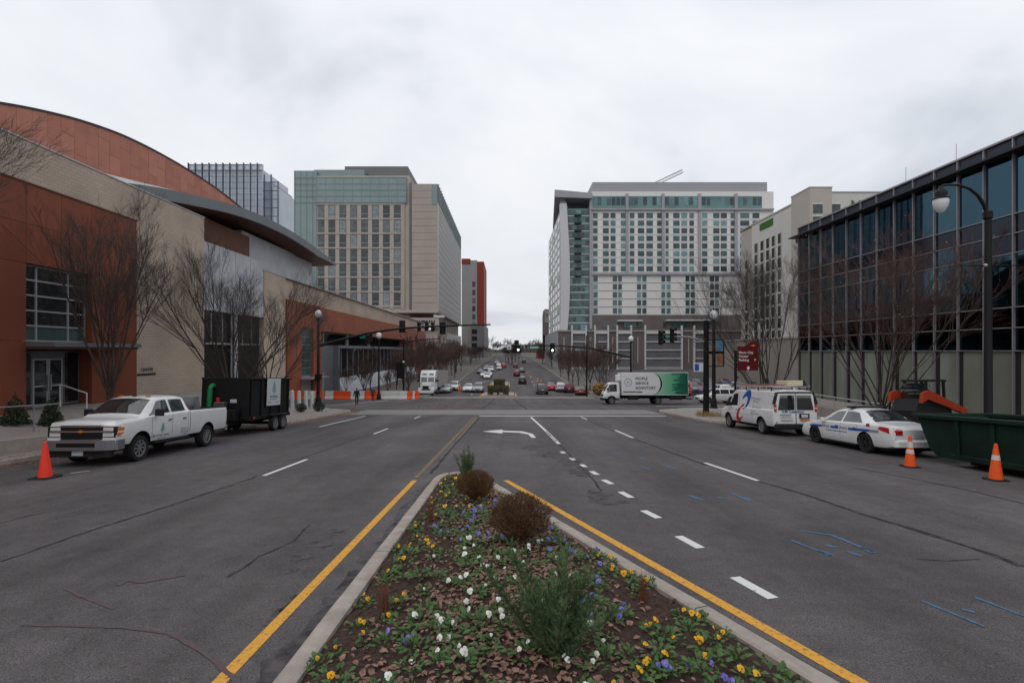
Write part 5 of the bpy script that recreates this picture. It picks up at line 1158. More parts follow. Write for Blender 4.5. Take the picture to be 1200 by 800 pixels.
for z, a, b, h in ((1.68, -.28, .56, .09), (1.57, -.25, .5, .035), (1.42, .42, .68, .05), (1.42, -.42, -.12, .05)):
    for k in range(int((b-a)/.07)): bx('sign_text', 'text_grey', t, -1.157, -1.15, -a-k*.07-.05, -a-k*.07, z, z+h, c=.001)
bx('side_marker', 'tail_red', t, -1.14, -1.12, 1.6, 1.75, .72, .8, c=.005)
set_on_slope(t, -13.2, 24.5, pi)

# ---------------------------------------------------------------- white service van (rear to the camera)
def van():
    t = thing('service_van', 'white service van with a blue and red swirl and a roof rack', 'van')
    st = [(-2.84, .45, 1.15, 2.02, .92, .93, .80), (-2.78, .42, 1.16, 2.06, .985, .985, .83), (-2.0, .40, 1.17, 2.08, 1.005, 1.0, .86), (.9, .40, 1.17, 2.08, 1.005, 1.0, .86), (1.25, .40, 1.17, 2.02, 1.005, .995, .85), (1.98, .42, 1.14, 1.24, 1.0, .97, .80), (2.1, .44, 1.12, 1.17, 1.0, .96, .78), (2.55, .48, 1.0, 1.03, .98, .92, .74), (2.70, .52, .86, .88, .95, .87, .70)]
    c = Car(st, crown=.04, samples=48); wy, r = (1.72, -1.71), .37
    c.body('body', ['paint_white', 'under'], t, [(sx*1.0, y, r+.03) for y in wy for sx in (1, -1)], .455, .32)
    for y in wy:
        axle(t, y, r, .8)
        for sx in (1, -1): wheel(t, sx*.88, y, r, .25, spokes=8)
    c.top_patch('windshield', 'car_glass', t, [(1.3, -.9), (1.92, -.95), (1.92, .95), (1.3, .9)], k=8)
    for sg in (1, -1):
        c.side_patch('side_window', 'car_glass', t, sg, [(.72, .05), (1.72, .05), (1.22, .82), (.72, .82)]); mirror(t, sg*1.0, 1.35, 1.2, 'trim', 1.3)
        line3('door_seam', 'seam', t, [c.door(.55, v, sg, .001) for v in (.02, .4, .8, 1)]+[c.side(.55, v, sg, .001) for v in (.1, .5, .95)], .006); line3('door_seam', 'seam', t, [c.door(1.85, v, sg, .001) for v in (.02, .4, .8, 1)], .006)
        bx('door_handle', 'trim', t, *sorted((sg*1.01, sg*1.035)), .62, .78, 1.02, 1.06, c=.005); line3('panel_seam', 'seam', t, [c.door(-.9, v, sg, .001) for v in (.02, .4, .8, 1)]+[c.side(-.9, v, sg, .001) for v in (.1, .5, .95)], .004)
        line3('belt_line', 'seam', t, [c.door(y, .5, sg, .001) for y in (-2.6, -1, 0, 1.2)], .004)
        bx('tail_light', 'tail_red', t, *sorted((sg*.86, sg*.965)), -2.875, -2.79, 1.12, 1.46, c=.02); bx('reverse_light', 'lamp', t, *sorted((sg*.865, sg*.967)), -2.879, -2.8, 1.25, 1.31, c=.01); MB().loft([[(sg*(.97-.16*k)-.05, -2.865+.02*k, 1.46+.54*k), (sg*(.97-.16*k)+.05, -2.865+.02*k, 1.46+.54*k), (sg*(.97-.16*k)+.05, -2.75, 1.46+.54*k), (sg*(.97-.16*k)-.05, -2.75, 1.46+.54*k)] for k in (0, 1)]).build('corner_trim', 'trim', t, fix=True)
        # rear doors with window
        w_ = MB().loft([[(sg*.06, -2.870, 1.20), (sg*.80, -2.870, 1.20), (sg*.80, -2.84, 1.20), (sg*.06, -2.84, 1.20)], [(sg*.06, -2.868, 1.86), (sg*.68, -2.868, 1.86), (sg*.68, -2.84, 1.86), (sg*.06, -2.84, 1.86)]]); w_.build('rear_window', 'car_glass', t, fix=True)
        for z in (.6, 1.85): bx('hinge', 'seam', t, *sorted((sg*.85, sg*.89)), -2.86, -2.83, z, z+.08, c=.005)
    bx('rear_seam', 'seam', t, -.008, .008, -2.875, -2.84, .50, 1.98, c=.002)
    bx('roof_trim', 'trim', t, -.80, .80, -2.86, -2.79, 1.95, 2.02, c=.02)
    bx('rear_bumper', 'trim', t, -.98, .98, -2.98, -2.80, .36, .58, c=.04); bx('licence_plate', 'plate', t, .22, .52, -2.90, -2.885, .86, 1.0, c=.004); bx('plate_frame', 'trim', t, .14, .60, -2.888, -2.86, .82, 1.04, c=.01); bx('yellow_sticker', 'amber', t, .18, .60, -2.878, -2.872, .70, .78, c=.002)
    bx('chassis', 'under', t, -.7, .7, -2.5, 2.4, .28, .42, c=.03)
    text('S.M. Lawrence', .165, 'text_blue', t, (-.14, -2.878, 1.075), bold=.003); 
    for z, a, b, h, m_ in ((.96, -.72, -.22, .04, 'text_grey'), (.86, -.72, -.15, .02, 'text_grey'), (.72, -.70, -.1, .03, 'text_grey')):
        for k in range(int((b-a)/.05)): bx('small_text', m_, t, a+k*.05, a+k*.05+.036, -2.885, -2.86, z, z+h, c=.001)
    # swirl on the street side: two crescents
    def crescent(cy, cz, R_, a0, a1, th, m_, ys=1.0, skew=0.0):
        mb = MB(); pr = None
        for i in range(33):
            u = i/32; a = radians(lerp(a0, a1, u)); wdt = th*sin(pi*min(1, .12+.88*u))**.8
            q = []
            for rr in [R_+wdt*(w8/7-.5) for w8 in range(8)]:
                y = cy+cos(a)*rr*ys+sin(a)*rr*skew; z = cz+sin(a)*rr; v = max(0, min(1, 0)); zz = z
                h = c.half(y); x = None
                for (xa, za), (xb, zb_) in zip(h[2:10], h[3:10]):
                    if za <= zz <= zb_: x = lerp(xa, xb, (zz-za)/max(1e-6, zb_-za)); break
                q.append(mb.vert((-((x if x else 1.0)+.009), y, zz)))
            if pr:
                for w8 in range(7): mb.fi((pr[w8], pr[w8+1], q[w8+1], q[w8]))
            pr = q
        mb.build('swirl', m_, t)
    crescent(-.05, 1.47, .43, 20, 250, .34, 'blue', .8, -.6); crescent(.24, .90, .38, 90, -165, .28, 'red', .8, -.6)
    text('S.M. Lawrence', .15, 'text_blue', t, (-1.0, -1.28, 1.62), right=(0, -1, 0), up=(.16, 0, 1)); text('Ready 24/7' if 0 else 'S.M. Lawrence', .0001, 'text_blue', t, (0, 0, 0)) if 0 else None
    for z, a, b in ((1.5, -.9, -1.4), (1.22, -.8, -1.7), (1.02, -.8, -1.3), (.92, -.8, -1.6)):
        for k in range(int((a-b)/.06)): 
            p = c.door(a-k*.06, min(1, (z-.5)/.67), -1, 0) if z < 1.15 else c.side(a-k*.06, (z-1.19)/.82, -1, 0)
            bx('small_text', 'text_grey', t, p.x-.008, p.x+.004, a-k*.06-.04, a-k*.06, z, z+.03, c=.001)
    rack = bx('roof_rack', 'frame_metal', t, -.86, -.80, -2.6, 1.0, 2.24, 2.28, c=.01); bx('roof_rack', 'frame_metal', t, .80, .86, -2.6, 1.0, 2.24, 2.28, c=.01)
    for y in (-2.4, -1.2, 0, .9): bx('rack_bar', 'frame_metal', t, -.86, .86, y-.025, y+.025, 2.20, 2.245, c=.008); bx('rack_post', 'trim', t, -.84, -.80, y-.03, y+.03, 2.05, 2.22, c=.005); bx('rack_post', 'trim', t, .80, .84, y-.03, y+.03, 2.05, 2.22, c=.005)
    return t
tv = van(); set_on_slope(tv, 12.95, 24.65, .0)
def on(o, tthing, loc, rot=(0, 0, 0)):
    o.matrix_world = (Matrix.Translation(tthing.location) @ tthing.rotation_euler.to_matrix().to_4x4()) @ Matrix.Translation(Vector(loc)); return o
mb = MB()
for x in (-.2, .2): mb.box(x-.03, x+.03, -2.0, 1.5, 0, .07)
for k in range(9): mb.tube([(-.2, -1.8+k*.38, .035), (.2, -1.8+k*.38, .035)], .02, 5)
M['ladder_orange'] = mat('ladder_orange', (0.35, 0.13, 0.09), .5, var=.3, scale=3)
on(tag(mb.build('ladder', 'ladder_orange'), 'faded orange ladder lying on the van roof rack', 'ladder'), tv, (-.4, -.4, 2.29))
M['cream'] = mat('cream', (0.55, 0.48, 0.36), .6)
on(tag(MB().cbox(-.35, .35, -.5, .5, 0, .24, .02).build('cream_box', 'cream'), 'cream coloured box strapped on the van roof rack', 'box'), tv, (.25, -2.0, 2.29))
mb = MB(); mb.tube([(0, -.4, .05), (0, .3, .1), (.1, .5, .2)], .05, 6); mb.cbox(-.12, .12, -.2, .1, .1, .24, .03); mb.tube([(-.2, .2, .1), (.25, .25, .16)], .03, 6)
on(tag(mb.build('roof_tools', 'trim', fix=True), 'dark tools lying on the van rack beside the cream box', 'tools'), tv, (.72, -2.1, 2.29))

# ---------------------------------------------------------------- patrol car / sedan family
SED = [(-2.50, .42, .84, .86, .74, .70, .58), (-2.43, .32, .94, .965, .83, .80, .66), (-2.2, .26, .975, 1.005, .885, .865, .72), (-1.85, .24, .98, 1.03, .91, .89, .73), (-1.62, .24, .98, 1.07, .92, .90, .70), (-.85, .22, .955, 1.43, .925, .90, .58), (-.35, .22, .945, 1.475, .925, .90, .585), (.15, .22, .935, 1.46, .925, .90, .585), (.5, .22, .93, 1.40, .925, .90, .595), (1.32, .22, .90, .985, .92, .89, .72), (1.45, .22, .895, .94, .92, .885, .74), (2.05, .24, .80, .83, .90, .85, .68), (2.40, .28, .68, .70, .86, .78, .62), (2.55, .36, .58, .60, .76, .66, .52)]
def sedan(label, paint='paint_white', police=False, cat='car', name='parked_car'):
    t = thing(name, label, cat); c = Car(SED, crown=.03, samples=44, bulge=.012); wy, r = (1.45, -1.36), .335
    c.body('body', [paint, 'under'], t, [(sx*.92, y, r+.01) for y in wy for sx in (1, -1)], .39, .26)
    for y in wy:
        axle(t, y, r, .7)
        for sx in (1, -1): wheel(t, sx*.82, y, r, .22, 'rim_black' if police else 'rim', 5)
    c.top_patch('windshield', 'car_glass', t, [(.54, -.9), (1.27, -.97), (1.27, .97), (.54, .9)], k=10); c.top_patch('rear_window', 'car_glass', t, [(-1.58, -.97), (-.89, -.9), (-.89, .9), (-1.58, .97)], k=10)
    for sg in (1, -1):
        c.side_patch('side_window', 'car_glass', t, sg, [(-.05, .05), (.98, .05), (.42, .94), (-.05, .94)]); c.side_patch('side_window', 'car_glass', t, sg, [(-1.18, .08), (-.14, .05), (-.14, .94), (-.74, .94)])
        mirror(t, sg*.90, .82, .93, paint, .8)
        for y in (.95, -.1, -1.05): line3('door_seam', 'seam', t, [c.door(y if y > -1 else y+.18*(v-.5), v, sg, .001) for v in (.02, .3, .6, .9, 1)], .005)
        for y in (.02, -.95): bx('door_handle', 'seam' if police else 'trim', t, *sorted((sg*.925, sg*.945)), y, y+.15, .80, .83, c=.005)
        hl = MB().loft([[(sg*.42, 2.36, .60), (sg*.74, 2.28, .60), (sg*.80, 2.0, .70), (sg*.45, 2.2, .735)], [(sg*.42, 2.43, .60), (sg*.76, 2.36, .60), (sg*.84, 2.05, .72), (sg*.45, 2.26, .76)]]).build('headlight', 'lamp', t, fix=True)
        c.door_patch('tail_light', 'tail_red', t, sg, [(-2.40, .66), (-1.98, .84), (-2.04, .985), (-2.38, .985)], .012); bx('tail_light', 'tail_red', t, *sorted((sg*.46, sg*.75)), -2.515, -2.38, .72, .90, c=.04)
        tl = None if 1 else MB().loft([[(sg*.50, -2.515, .70), (sg*.83, -2.46, .68), (sg*.945, -2.08, .84), (sg*.925, -2.12, .955), (sg*.68, -2.485, .95)], [(sg*.5, -2.40, .72), (sg*.74, -2.38, .70), (sg*.85, -2.05, .84), (sg*.82, -2.1, .93), (sg*.64, -2.36, .93)]]).build('tail_light', 'tail_red', t, fix=True)
        bx('sill', 'trim', t, *sorted((sg*.86, sg*.925)), -.92, 1.02, .20, .25, c=.01)
    bx('licence_plate', 'plate', t, -.16, .16, -2.515, -2.50, .62, .76, c=.004); bx('rear_bumper', paint, t, -.78, .78, -2.57, -2.36, .34, .60, c=.09); bx('front_grille', 'trim', t, -.38, .38, 2.42, 2.56, .45, .58, c=.02); bx('underside', 'under', t, -.75, .75, -2.2, 2.2, .17, .26, c=.02)
    if police:
        for sg in (1, -1):
            for a, b in ((-.28, .98), (-1.38, -.50), (1.15, 2.0)):
                pass
            c.door_patch('blue_stripe', 'blue', t, sg, [(.98, .62), (1.75, .62), (1.75, .76), (.98, .76)], .008); c.door_patch('blue_stripe', 'blue', t, sg, [(-.02, .62), (.44, .62), (.44, .76), (-.02, .76)], .008); c.door_patch('blue_stripe', 'blue', t, sg, [(-1.6, .62), (-.55, .62), (-.55, .76), (-1.6, .76)], .008); c.door_patch('stripe_tail', 'text_grey', t, sg, [(-2.0, .62), (-1.6, .62), (-1.6, .76), (-2.0, .76)], .008)
            rr = (0, sg, 0)
            for y in (.71, -.29): text('POLICE', .125, 'text_blue', t, c.door(y, .63, sg, .010)-Vector((0, 0, .0)), right=rr)
            for k in range(16): p = c.door(-.45+k*.075, .45, sg, .004); bx('small_text', 'text_blue', t, *sorted((p.x-sg*.006, p.x+sg*.004)), p.y-.025, p.y+.025, p.z, p.z+.03, c=.001)
            p = c.door(-1.52, .93, sg, .006); fl = bx('flag_decal', 'red', t, *sorted((p.x-sg*.012, p.x+sg*.003)), p.y-.09, p.y+.06, p.z-.02, p.z+.09, c=.001); bx('flag_canton', 'blue', t, *sorted((p.x-sg*.01, p.x+sg*.006)), p.y, p.y+.06, p.z+.03, p.z+.09, c=.001)
        text('METRO', .13, 'blue', t, (.08, -2.50, .80), up=(0, .35, 1), bold=.004); text('911', .12, 'blue', t, (-.32, -2.585, .44), bold=.004); 
        for x in (-.47, -.16, .16, .47): bx('light_bar', 'glass_dark', t, x-.15, x+.15, -.32, -.05, 1.515, 1.565, c=.02)
        bx('light_bar_base', 'trim', t, -.62, .62, -.28, -.09, 1.49, 1.52, c=.01)
    return t
pc = sedan('white patrol car with blue side stripes and roof light bar', police=True, name='patrol_car'); set_on_slope(pc, 13.33, 18.2, -.01)
SUVST = [(-2.32, .45, .95, 1.45, .80, .80, .62), (-2.25, .36, 1.02, 1.62, .90, .88, .64), (-1.8, .28, 1.03, 1.70, .93, .91, .66), (.1, .26, 1.01, 1.70, .935, .915, .66), (.45, .26, 1.0, 1.62, .935, .915, .67), (1.2, .26, .98, 1.07, .93, .90, .76), (1.35, .26, .97, 1.01, .93, .90, .77), (1.95, .30, .90, .92, .91, .86, .70), (2.25, .36, .76, .78, .86, .78, .6), (2.34, .44, .66, .68, .78, .70, .5)]
def suv(label, paint, name='parked_car', cat='car'):
    t = thing(name, label, cat); c = Car(SUVST, crown=.03, samples=34); wy, r = (1.38, -1.32), .36
    c.body('body', [paint, 'under'], t, [(sx*.93, y, r+.01) for y in wy for sx in (1, -1)], .42, .27)
    for y in wy:
        axle(t, y, r, .7)
        for sx in (1, -1): wheel(t, sx*.83, y, r, .23, 'rim', 5)
    c.top_patch('windshield', 'car_glass', t, [(.5, -.9), (1.16, -.96), (1.16, .96), (.5, .9)], k=8)
    MB().loft([[(-.62, -2.34, 1.08), (.62, -2.34, 1.08), (.62, -2.2, 1.08), (-.62, -2.2, 1.08)], [(-.54, -2.285, 1.5), (.54, -2.285, 1.5), (.54, -2.2, 1.5), (-.54, -2.2, 1.5)]]).build('rear_window', 'car_glass', t, fix=True)
    for sg in (1, -1):
        for q in ([(-.05, .05), (.92, .05), (.42, .92), (-.05, .92)], [(-1.1, .05), (-.13, .05), (-.13, .92), (-1.1, .92)], [(-1.95, .1), (-1.2, .05), (-1.2, .92), (-1.85, .9)]): c.side_patch('side_window', 'car_glass', t, sg, q)
        mirror(t, sg*.92, .78, 1.0, paint, .8); bx('headlight', 'lamp', t, *sorted((sg*.48, sg*.80)), 2.1, 2.3, .66, .80, c=.03); bx('tail_light', 'tail_red', t, *sorted((sg*.70, sg*.86)), -2.35, -2.2, .86, 1.2, c=.02)
    bx('licence_plate', 'plate', t, -.16, .16, -2.345, -2.32, .7, .83, c=.004); bx('bumper', 'trim', t, -.82, .82, -2.38, -2.2, .38, .58, c=.04); bx('front_grille', 'trim', t, -.4, .4, 2.25, 2.37, .5, .7, c=.02)
    return t
# ---------------------------------------------------------------- box truck on the side street (faces left)
M['bt_green'] = mat('bt_green', (0.16, 0.42, 0.26), .4, var=.08, scale=.8); M['bt_dark'] = mat('bt_dark', (0.008, 0.085, 0.055), .4)
def print_gradient():                                                      # the printed side artwork fades from pale to deep green towards the tail
    m = M['bt_green']; t_ = m.node_tree; b_ = t_.nodes['Principled BSDF']; tc_ = t_.nodes.new('ShaderNodeTexCoord'); sp_ = t_.nodes.new('ShaderNodeSeparateXYZ'); mr_ = t_.nodes.new('ShaderNodeMapRange'); rp_ = t_.nodes.new('ShaderNodeValToRGB')
    t_.links.new(tc_.outputs['Object'], sp_.inputs[0]); t_.links.new(sp_.outputs[1], mr_.inputs[0]); mr_.inputs[1].default_value = -1.4; mr_.inputs[2].default_value = -4.5; t_.links.new(mr_.outputs[0], rp_.inputs[0]); t_.links.new(rp_.outputs[0], b_.inputs['Base Color'])
    e_ = rp_.color_ramp.elements; e_[0].color = (0.24, 0.46, 0.33, 1); e_[1].color = (0.006, 0.075, 0.05, 1); e2 = e_.new(.45); e2.color = (0.10, 0.34, 0.20, 1)
print_gradient()
def boxtruck():
    t = thing('box_truck', 'white delivery box truck with green side panel on the side street', 'truck')
    bx('cargo_box', 'paint_white', t, -1.2, 1.2, -4.55, 2.75, 1.02, 3.52, c=.03)
    st = [(2.95, .65, 1.35, 2.36, .95, .95, .80), (3.05, .62, 1.35, 2.42, .98, .97, .82), (3.9, .62, 1.33, 2.40, .98, .97, .82), (4.12, .62, 1.30, 2.28, .98, .965, .82), (4.60, .62, 1.22, 1.34, .97, .94, .86), (4.68, .62, 1.15, 1.20, .96, .92, .84), (4.74, .55, 1.0, 1.03, .93, .90, .80)]
    c = Car(st, crown=.04, samples=26); r = .42
    c.body('cab', ['paint_white', 'under'], t, [(sx*.98, 3.85, r+.02) for sx in (1, -1)], .52, .34)
    for y in (3.85, -1.25):
        axle(t, y, r, .9)
        for sx in (1, -1): wheel(t, sx*.92, y, r, .26, spokes=6); 
    for sx in (1, -1): wheel(t, sx*.64, -1.25, r, .26, spokes=6)
    c.top_patch('windshield', 'car_glass', t, [(4.16, -.94), (4.56, -.98), (4.56, .98), (4.16, .94)], k=8)
    for sg in (1, -1): c.side_patch('side_window', 'car_glass', t, sg, [(3.25, .02), (4.35, .02), (4.10, .86), (3.25, .86)]); mirror(t, sg*1.0, 4.3, 1.55, 'trim', 1.5); bx('headlight', 'lamp', t, *sorted((sg*.55, sg*.9)), 4.6, 4.76, .82, 1.0, c=.03); bx('cab_step', 'trim', t, *sorted((sg*.7, sg*.99)), 3.05, 3.35, .45, .62, c=.02)
    bx('front_bumper', 'trim', t, -.98, .98, 4.55, 4.82, .42, .68, c=.04); bx('grille', 'trim', t, -.5, .5, 4.66, 4.78, .86, 1.1, c=.02)
    bx('chassis', 'under', t, -.45, .45, -4.5, 4.2, .62, .9, c=.02); bx('chassis_rail', 'under', t, -1.15, 1.15, -4.5, 2.7, .88, 1.02, c=.01); bx('fuel_tank', 'trim', t, -1.1, -.6, .9, 2.0, .5, .88, c=.06); bx('tool_locker', 'trim', t, -1.15, -.7, -3.9, -2.6, .5, .88, c=.03); bx('rear_step', 'under', t, -1.15, 1.15, -4.9, -4.55, .55, .66, c=.01)
    bx('reefer_unit', 'white', t, -.7, .7, 2.75, 3.1, 2.6, 3.3, c=.06)
    # artwork on the side that faces the camera (local +x when the truck heads towards -x ... placed on both sides)
    for sg in (1, -1):
        xo = 1.204*sg
        def poly(name, m, pts, dx_): MB().face([(xo+sg*dx_, y, z) for y, z in (pts if sg > 0 else pts[::-1])]).build(name, m, t)
        arc = [(.05-1.55*0-1.5*cos(a)+1.0, 2.28+1.2*sin(a)) for a in [radians(-86+172*i/14) for i in range(15)]]
        arcp = [(-.55-.95*(cos(radians(-86+172*i/14))), 2.28+1.19*sin(radians(-86+172*i/14))) for i in range(15)]
        poly('green_panel', 'bt_green', [(-4.5, 1.09), (-.55, 1.09)]+arcp+[(-.55, 3.47), (-4.5, 3.47)], .003)
        pa = arcp; pb = [(y-.02-.16*sin(pi*i/14), z) for i, (y, z) in enumerate(arcp)]
        mb = MB()
        for i in range(14): mb.face([(xo+sg*.006, *pa[i]), (xo+sg*.006, *pa[i+1]), (xo+sg*.006, *pb[i+1]), (xo+sg*.006, *pb[i])])
        mb.build('black_arc', 'black', t)
        rs = random.Random(4); z = 1.09
        while z < 3.4:
            h = rs.choice((.06, .09, .14, .2)); s0 = rs.uniform(-3.6, -2.5); z2 = min(3.47, z+h); poly('green_streak', 'bt_dark', [(-4.5, z), (s0, z), (s0-.1, z2), (-4.5, z2)], .006); z = z2+(rs.choice((0, .04, .06)))
        for k, wd in enumerate(('PEOPLE', 'SERVICE', 'INVENTORY')): text(wd, .40, 'text_dark', t, (xo+sg*.008, 1.25 if sg < 0 else -.6, 2.72-k*.52), right=(0, sg, 0), align='LEFT', bold=.01)
        MB().lathe([(.42, xo+sg*.003), (.42, xo+sg*.008), (.36, xo+sg*.008), (.36, xo+sg*.003)], 28, 'x', (0, 2.05, 2.45), cap=False).build('ring_logo', 'text_grey', t)
        text('H', .42, 'text_grey', t, (xo+sg*.008, 2.05, 2.31), right=(0, sg, 0)); 
        for k in range(20): bx('slogan', 'trim', t, *sorted((xo-sg*.002, xo+sg*.008)), .52+k*.105, .60+k*.105, 1.30, 1.44, c=.001)
    return t
bt = boxtruck(); set_on_slope(bt, 15.2, 54.5, pi/2-.02)
# ---------------------------------------------------------------- semi truck with trailer facing the camera
M['semi_box'] = mat('semi_box', (0.33, 0.29, 0.28), .6, var=.1, scale=.5)
def semi():
    t = thing('semi_truck', 'white semi truck with sleeper cab and trailer behind the barriers', 'truck')
    MB().prism([(-.2, .95), (1.0, .95), (1.0, 2.1), (.75, 2.9), (.35, 3.6), (-.2, 3.95), (-1.6, 4.0), (-1.6, .95)], 'x', -1.2, 1.2).build('cab', 'paint_white', t, fix=True)
    MB().loft([[(-.85, 1.0, 1.0), (.85, 1.0, 1.0), (.85, 1.0, 1.95), (-.85, 1.0, 1.95)], [(-.72, 2.6, 1.0), (.72, 2.6, 1.0), (.70, 2.55, 1.62), (-.70, 2.55, 1.62)]]).build('bonnet', 'paint_white', t, fix=True)
    for x in (-.56, .56): MB().loft([[(x-.5, 1.02, 2.12), (x+.5, 1.02, 2.12), (x+.5, .9, 2.12), (x-.5, .9, 2.12)], [(x-.45, .80, 2.82), (x+.45, .80, 2.82), (x+.45, .7, 2.82), (x-.45, .7, 2.82)]]).build('windshield', 'car_glass', t, fix=True); MB().loft([[(x-.35, .62, 3.2), (x+.35, .62, 3.2), (x+.35, .5, 3.2), (x-.35, .5, 3.2)], [(x-.35, .46, 3.45), (x+.35, .46, 3.45), (x+.35, .35, 3.45), (x-.35, .35, 3.45)]]).build('sleeper_window', 'car_glass', t, fix=True)
    for sg in (1, -1):
        MB().prism([(1.05, .55), (1.2, 1.15), (1.7, 1.25), (2.35, 1.05), (2.55, .6)], 'x', sg*.68, sg*1.2).build('fender', 'paint_white', t, fix=True); bx('headlight', 'lamp', t, *sorted((sg*.75, sg*1.1)), 2.35, 2.56, .78, 1.0, c=.03); mirror(t, sg*1.25, .9, 2.1, 'trim', 2.2); bx('fuel_tank', 'chrome', t, *sorted((sg*.7, sg*1.2)), -1.4, .6, .45, .95, c=.1); MB().box(*sorted((sg*1.201, sg*1.21)), -.2+.1, .8, 2.0, 2.75).build('side_window', 'car_glass', t)
        MB().tube([(sg*1.0, -1.75, .8), (sg*1.0, -1.75, 3.9)], .07, 8).build('exhaust_stack', 'chrome', t)
        for y in (1.75, -2.6, -3.9, -12.2, -13.5): wheel(t, sg*1.02, y, .5, .28, spokes=6)
    for y in (1.75, -2.6, -3.9, -12.2, -13.5): axle(t, y, .5, 1.0)
    bx('grille', 'chrome', t, -.5, .5, 2.5, 2.66, .95, 1.58, c=.04); bx('grille_mesh', 'trim', t, -.42, .42, 2.6, 2.68, 1.0, 1.5, c=.02); bx('front_bumper', 'paint_white', t, -1.18, 1.18, 2.4, 2.75, .35, .78, c=.08)
    bx('trailer_box', 'semi_box', t, -1.28, 1.28, -14.6, -1.95, 1.15, 4.05, c=.03); bx('chassis', 'under', t, -.5, .5, -14, 1.8, .6, 1.1, c=.03)
    return t
ts = semi(); p = PG(500, 462.5); set_on_slope(ts, p.x+.2, p.y+.5, pi)
# ---------------------------------------------------------------- other cars
PA = {}
for nm, c_ in (('white', (.60, .60, .60)), ('silver', (.30, .31, .32)), ('black', (.012, .012, .014)), ('grey', (.09, .095, .10)), ('maroon', (.14, .012, .018)), ('blue', (.03, .05, .10)), ('red', (.32, .02, .02)), ('dark green', (.02, .035, .03))): M['car_'+nm] = PA[nm] = mat('car_'+nm.replace(' ', '_'), c_, .3, metal=.15, coat=.6)
PROTO = {}
def another(kind, colour, label, x, y, yaw, group=None, name='parked_car', z=None, dz=0):
    key = (kind, colour)
    if key not in PROTO: t = PROTO[key] = (sedan if kind == 'sedan' else suv)(label, 'car_'+colour, name=name)
    else: t = copy_tree(PROTO[key]); t.name = name
    t['label'] = label
    if group: t['group'] = group
    return set_on_slope(t, x, y, yaw, dz, z)
def by_px(px, py): p = PG(px, py); return p.x, p.y
another('suv', 'grey', 'dark grey hatchback driving away beside the parked maroon car', *by_px(635, 461.5), 0, name='moving_car')
another('sedan', 'maroon', 'maroon saloon parked at the corner before the dry grass clump', *by_px(682, 462.5), -.25)
another('suv', 'maroon', 'dark maroon SUV parked between the white SUV and the maroon saloon', *by_px(667, 459.5), -.12)
another('suv', 'white', 'white SUV parked beside the row of bare street trees', *by_px(657, 458.5), -.08)
another('sedan', 'red', 'red car showing behind the dark grey hatchback', *by_px(645.5, 457), 0)
another('sedan', 'white', 'white car waiting in the lane beside the planted far median', *by_px(549, 458.6), pi, name='moving_car')
another('suv', 'silver', 'silver SUV with headlights on waiting by the far median', *by_px(560.5, 459.3), pi, name='moving_car')
another('sedan', 'silver', 'silver car parked directly behind the semi truck', *by_px(523, 459.8), pi)
another('suv', 'white', 'white van like SUV parked beyond the silver car behind the semi', *by_px(532.5, 457), pi)
oth = [('white', 'sedan', 567, 441, pi, 'white car coming up the far hill beside its white neighbour'), ('white', 'sedan', 573, 440.5, pi, 'second white car abreast on the far hill'), ('white', 'suv', 575.5, 435, pi, 'white SUV behind the two white cars on the far hill'), ('silver', 'suv', 570, 434, pi, 'silver van parked at the far kerb by the red edged tower'), ('black', 'sedan', 562.5, 437.5, pi, 'black car parked at the far kerb by the bare trees'), ('silver', 'sedan', 585, 433, pi, 'silver car in the middle lane of the far hill'), ('white', 'sedan', 584.5, 428.8, pi, 'pale car higher on the far hill'), ('silver', 'suv', 582, 426.5, pi, 'grey SUV near the crest of the far hill'),
       ('red', 'suv', 590.5, 430.5, 0, 'red lit car braking left of the tree cluster'), ('maroon', 'suv', 604, 430.5, 0, 'dark car braking beside the tree cluster'), ('maroon', 'suv', 605.5, 440.5, 0, 'maroon hatchback driving away on the far hill'), ('dark green', 'sedan', 611.5, 436, 0, 'dark green car parked on the far slope'), ('black', 'suv', 614, 425, 0, 'black car near the crest beside the warehouse'), ('white', 'sedan', 571, 443.2, pi, 'white hatchback last in the far queue')]
for colr, kd, px, py, yaw, lab in oth: another(kd, colr, lab, *by_px(px, py), yaw, 'cars far down the street', name='far_car')
# parking lot beyond the junction
random.seed(77)
lotc = ['grey', 'white', 'silver', 'black', 'blue', 'maroon', 'white', 'red', 'grey', 'silver']
for row, (y, x0, n) in enumerate(((74.5, 23.5, 9), (84, 26, 9), (95, 30, 10), (108, 36, 8))):
    for k in range(n):
        x = x0+k*2.9+random.uniform(-.15, .15)
        if x > 49: continue
        colr = lotc[(row*3+k*7) % 10]; kd = ('sedan', 'suv')[(row+k) % 3 == 0]
        nth = ('row by the junction', 'second row', 'third row', 'row by the podium')[row]
        another(kd, colr, '%s %s, %s of the car park, %s from the street end' % (colr, 'SUV' if kd == 'suv' else 'saloon', nth, ('first', 'second', 'third', 'fourth', 'fifth', 'sixth', 'seventh', 'eighth', 'ninth', 'tenth')[k]), x, y, (0, pi)[row % 2]+.02, 'cars in the car park', z=G(y)+.055)
# small white and teal kerbside van seen over the pavement, black pickup at the work zone
another('suv', 'white', 'white vehicle with teal panel parked behind the corner lamp post', 24.2, 56.5, pi/2, name='parked_car')
tb = another('suv', 'black', 'black pickup like vehicle stopped at the orange work zone', *by_px(612, 449.5), 0)
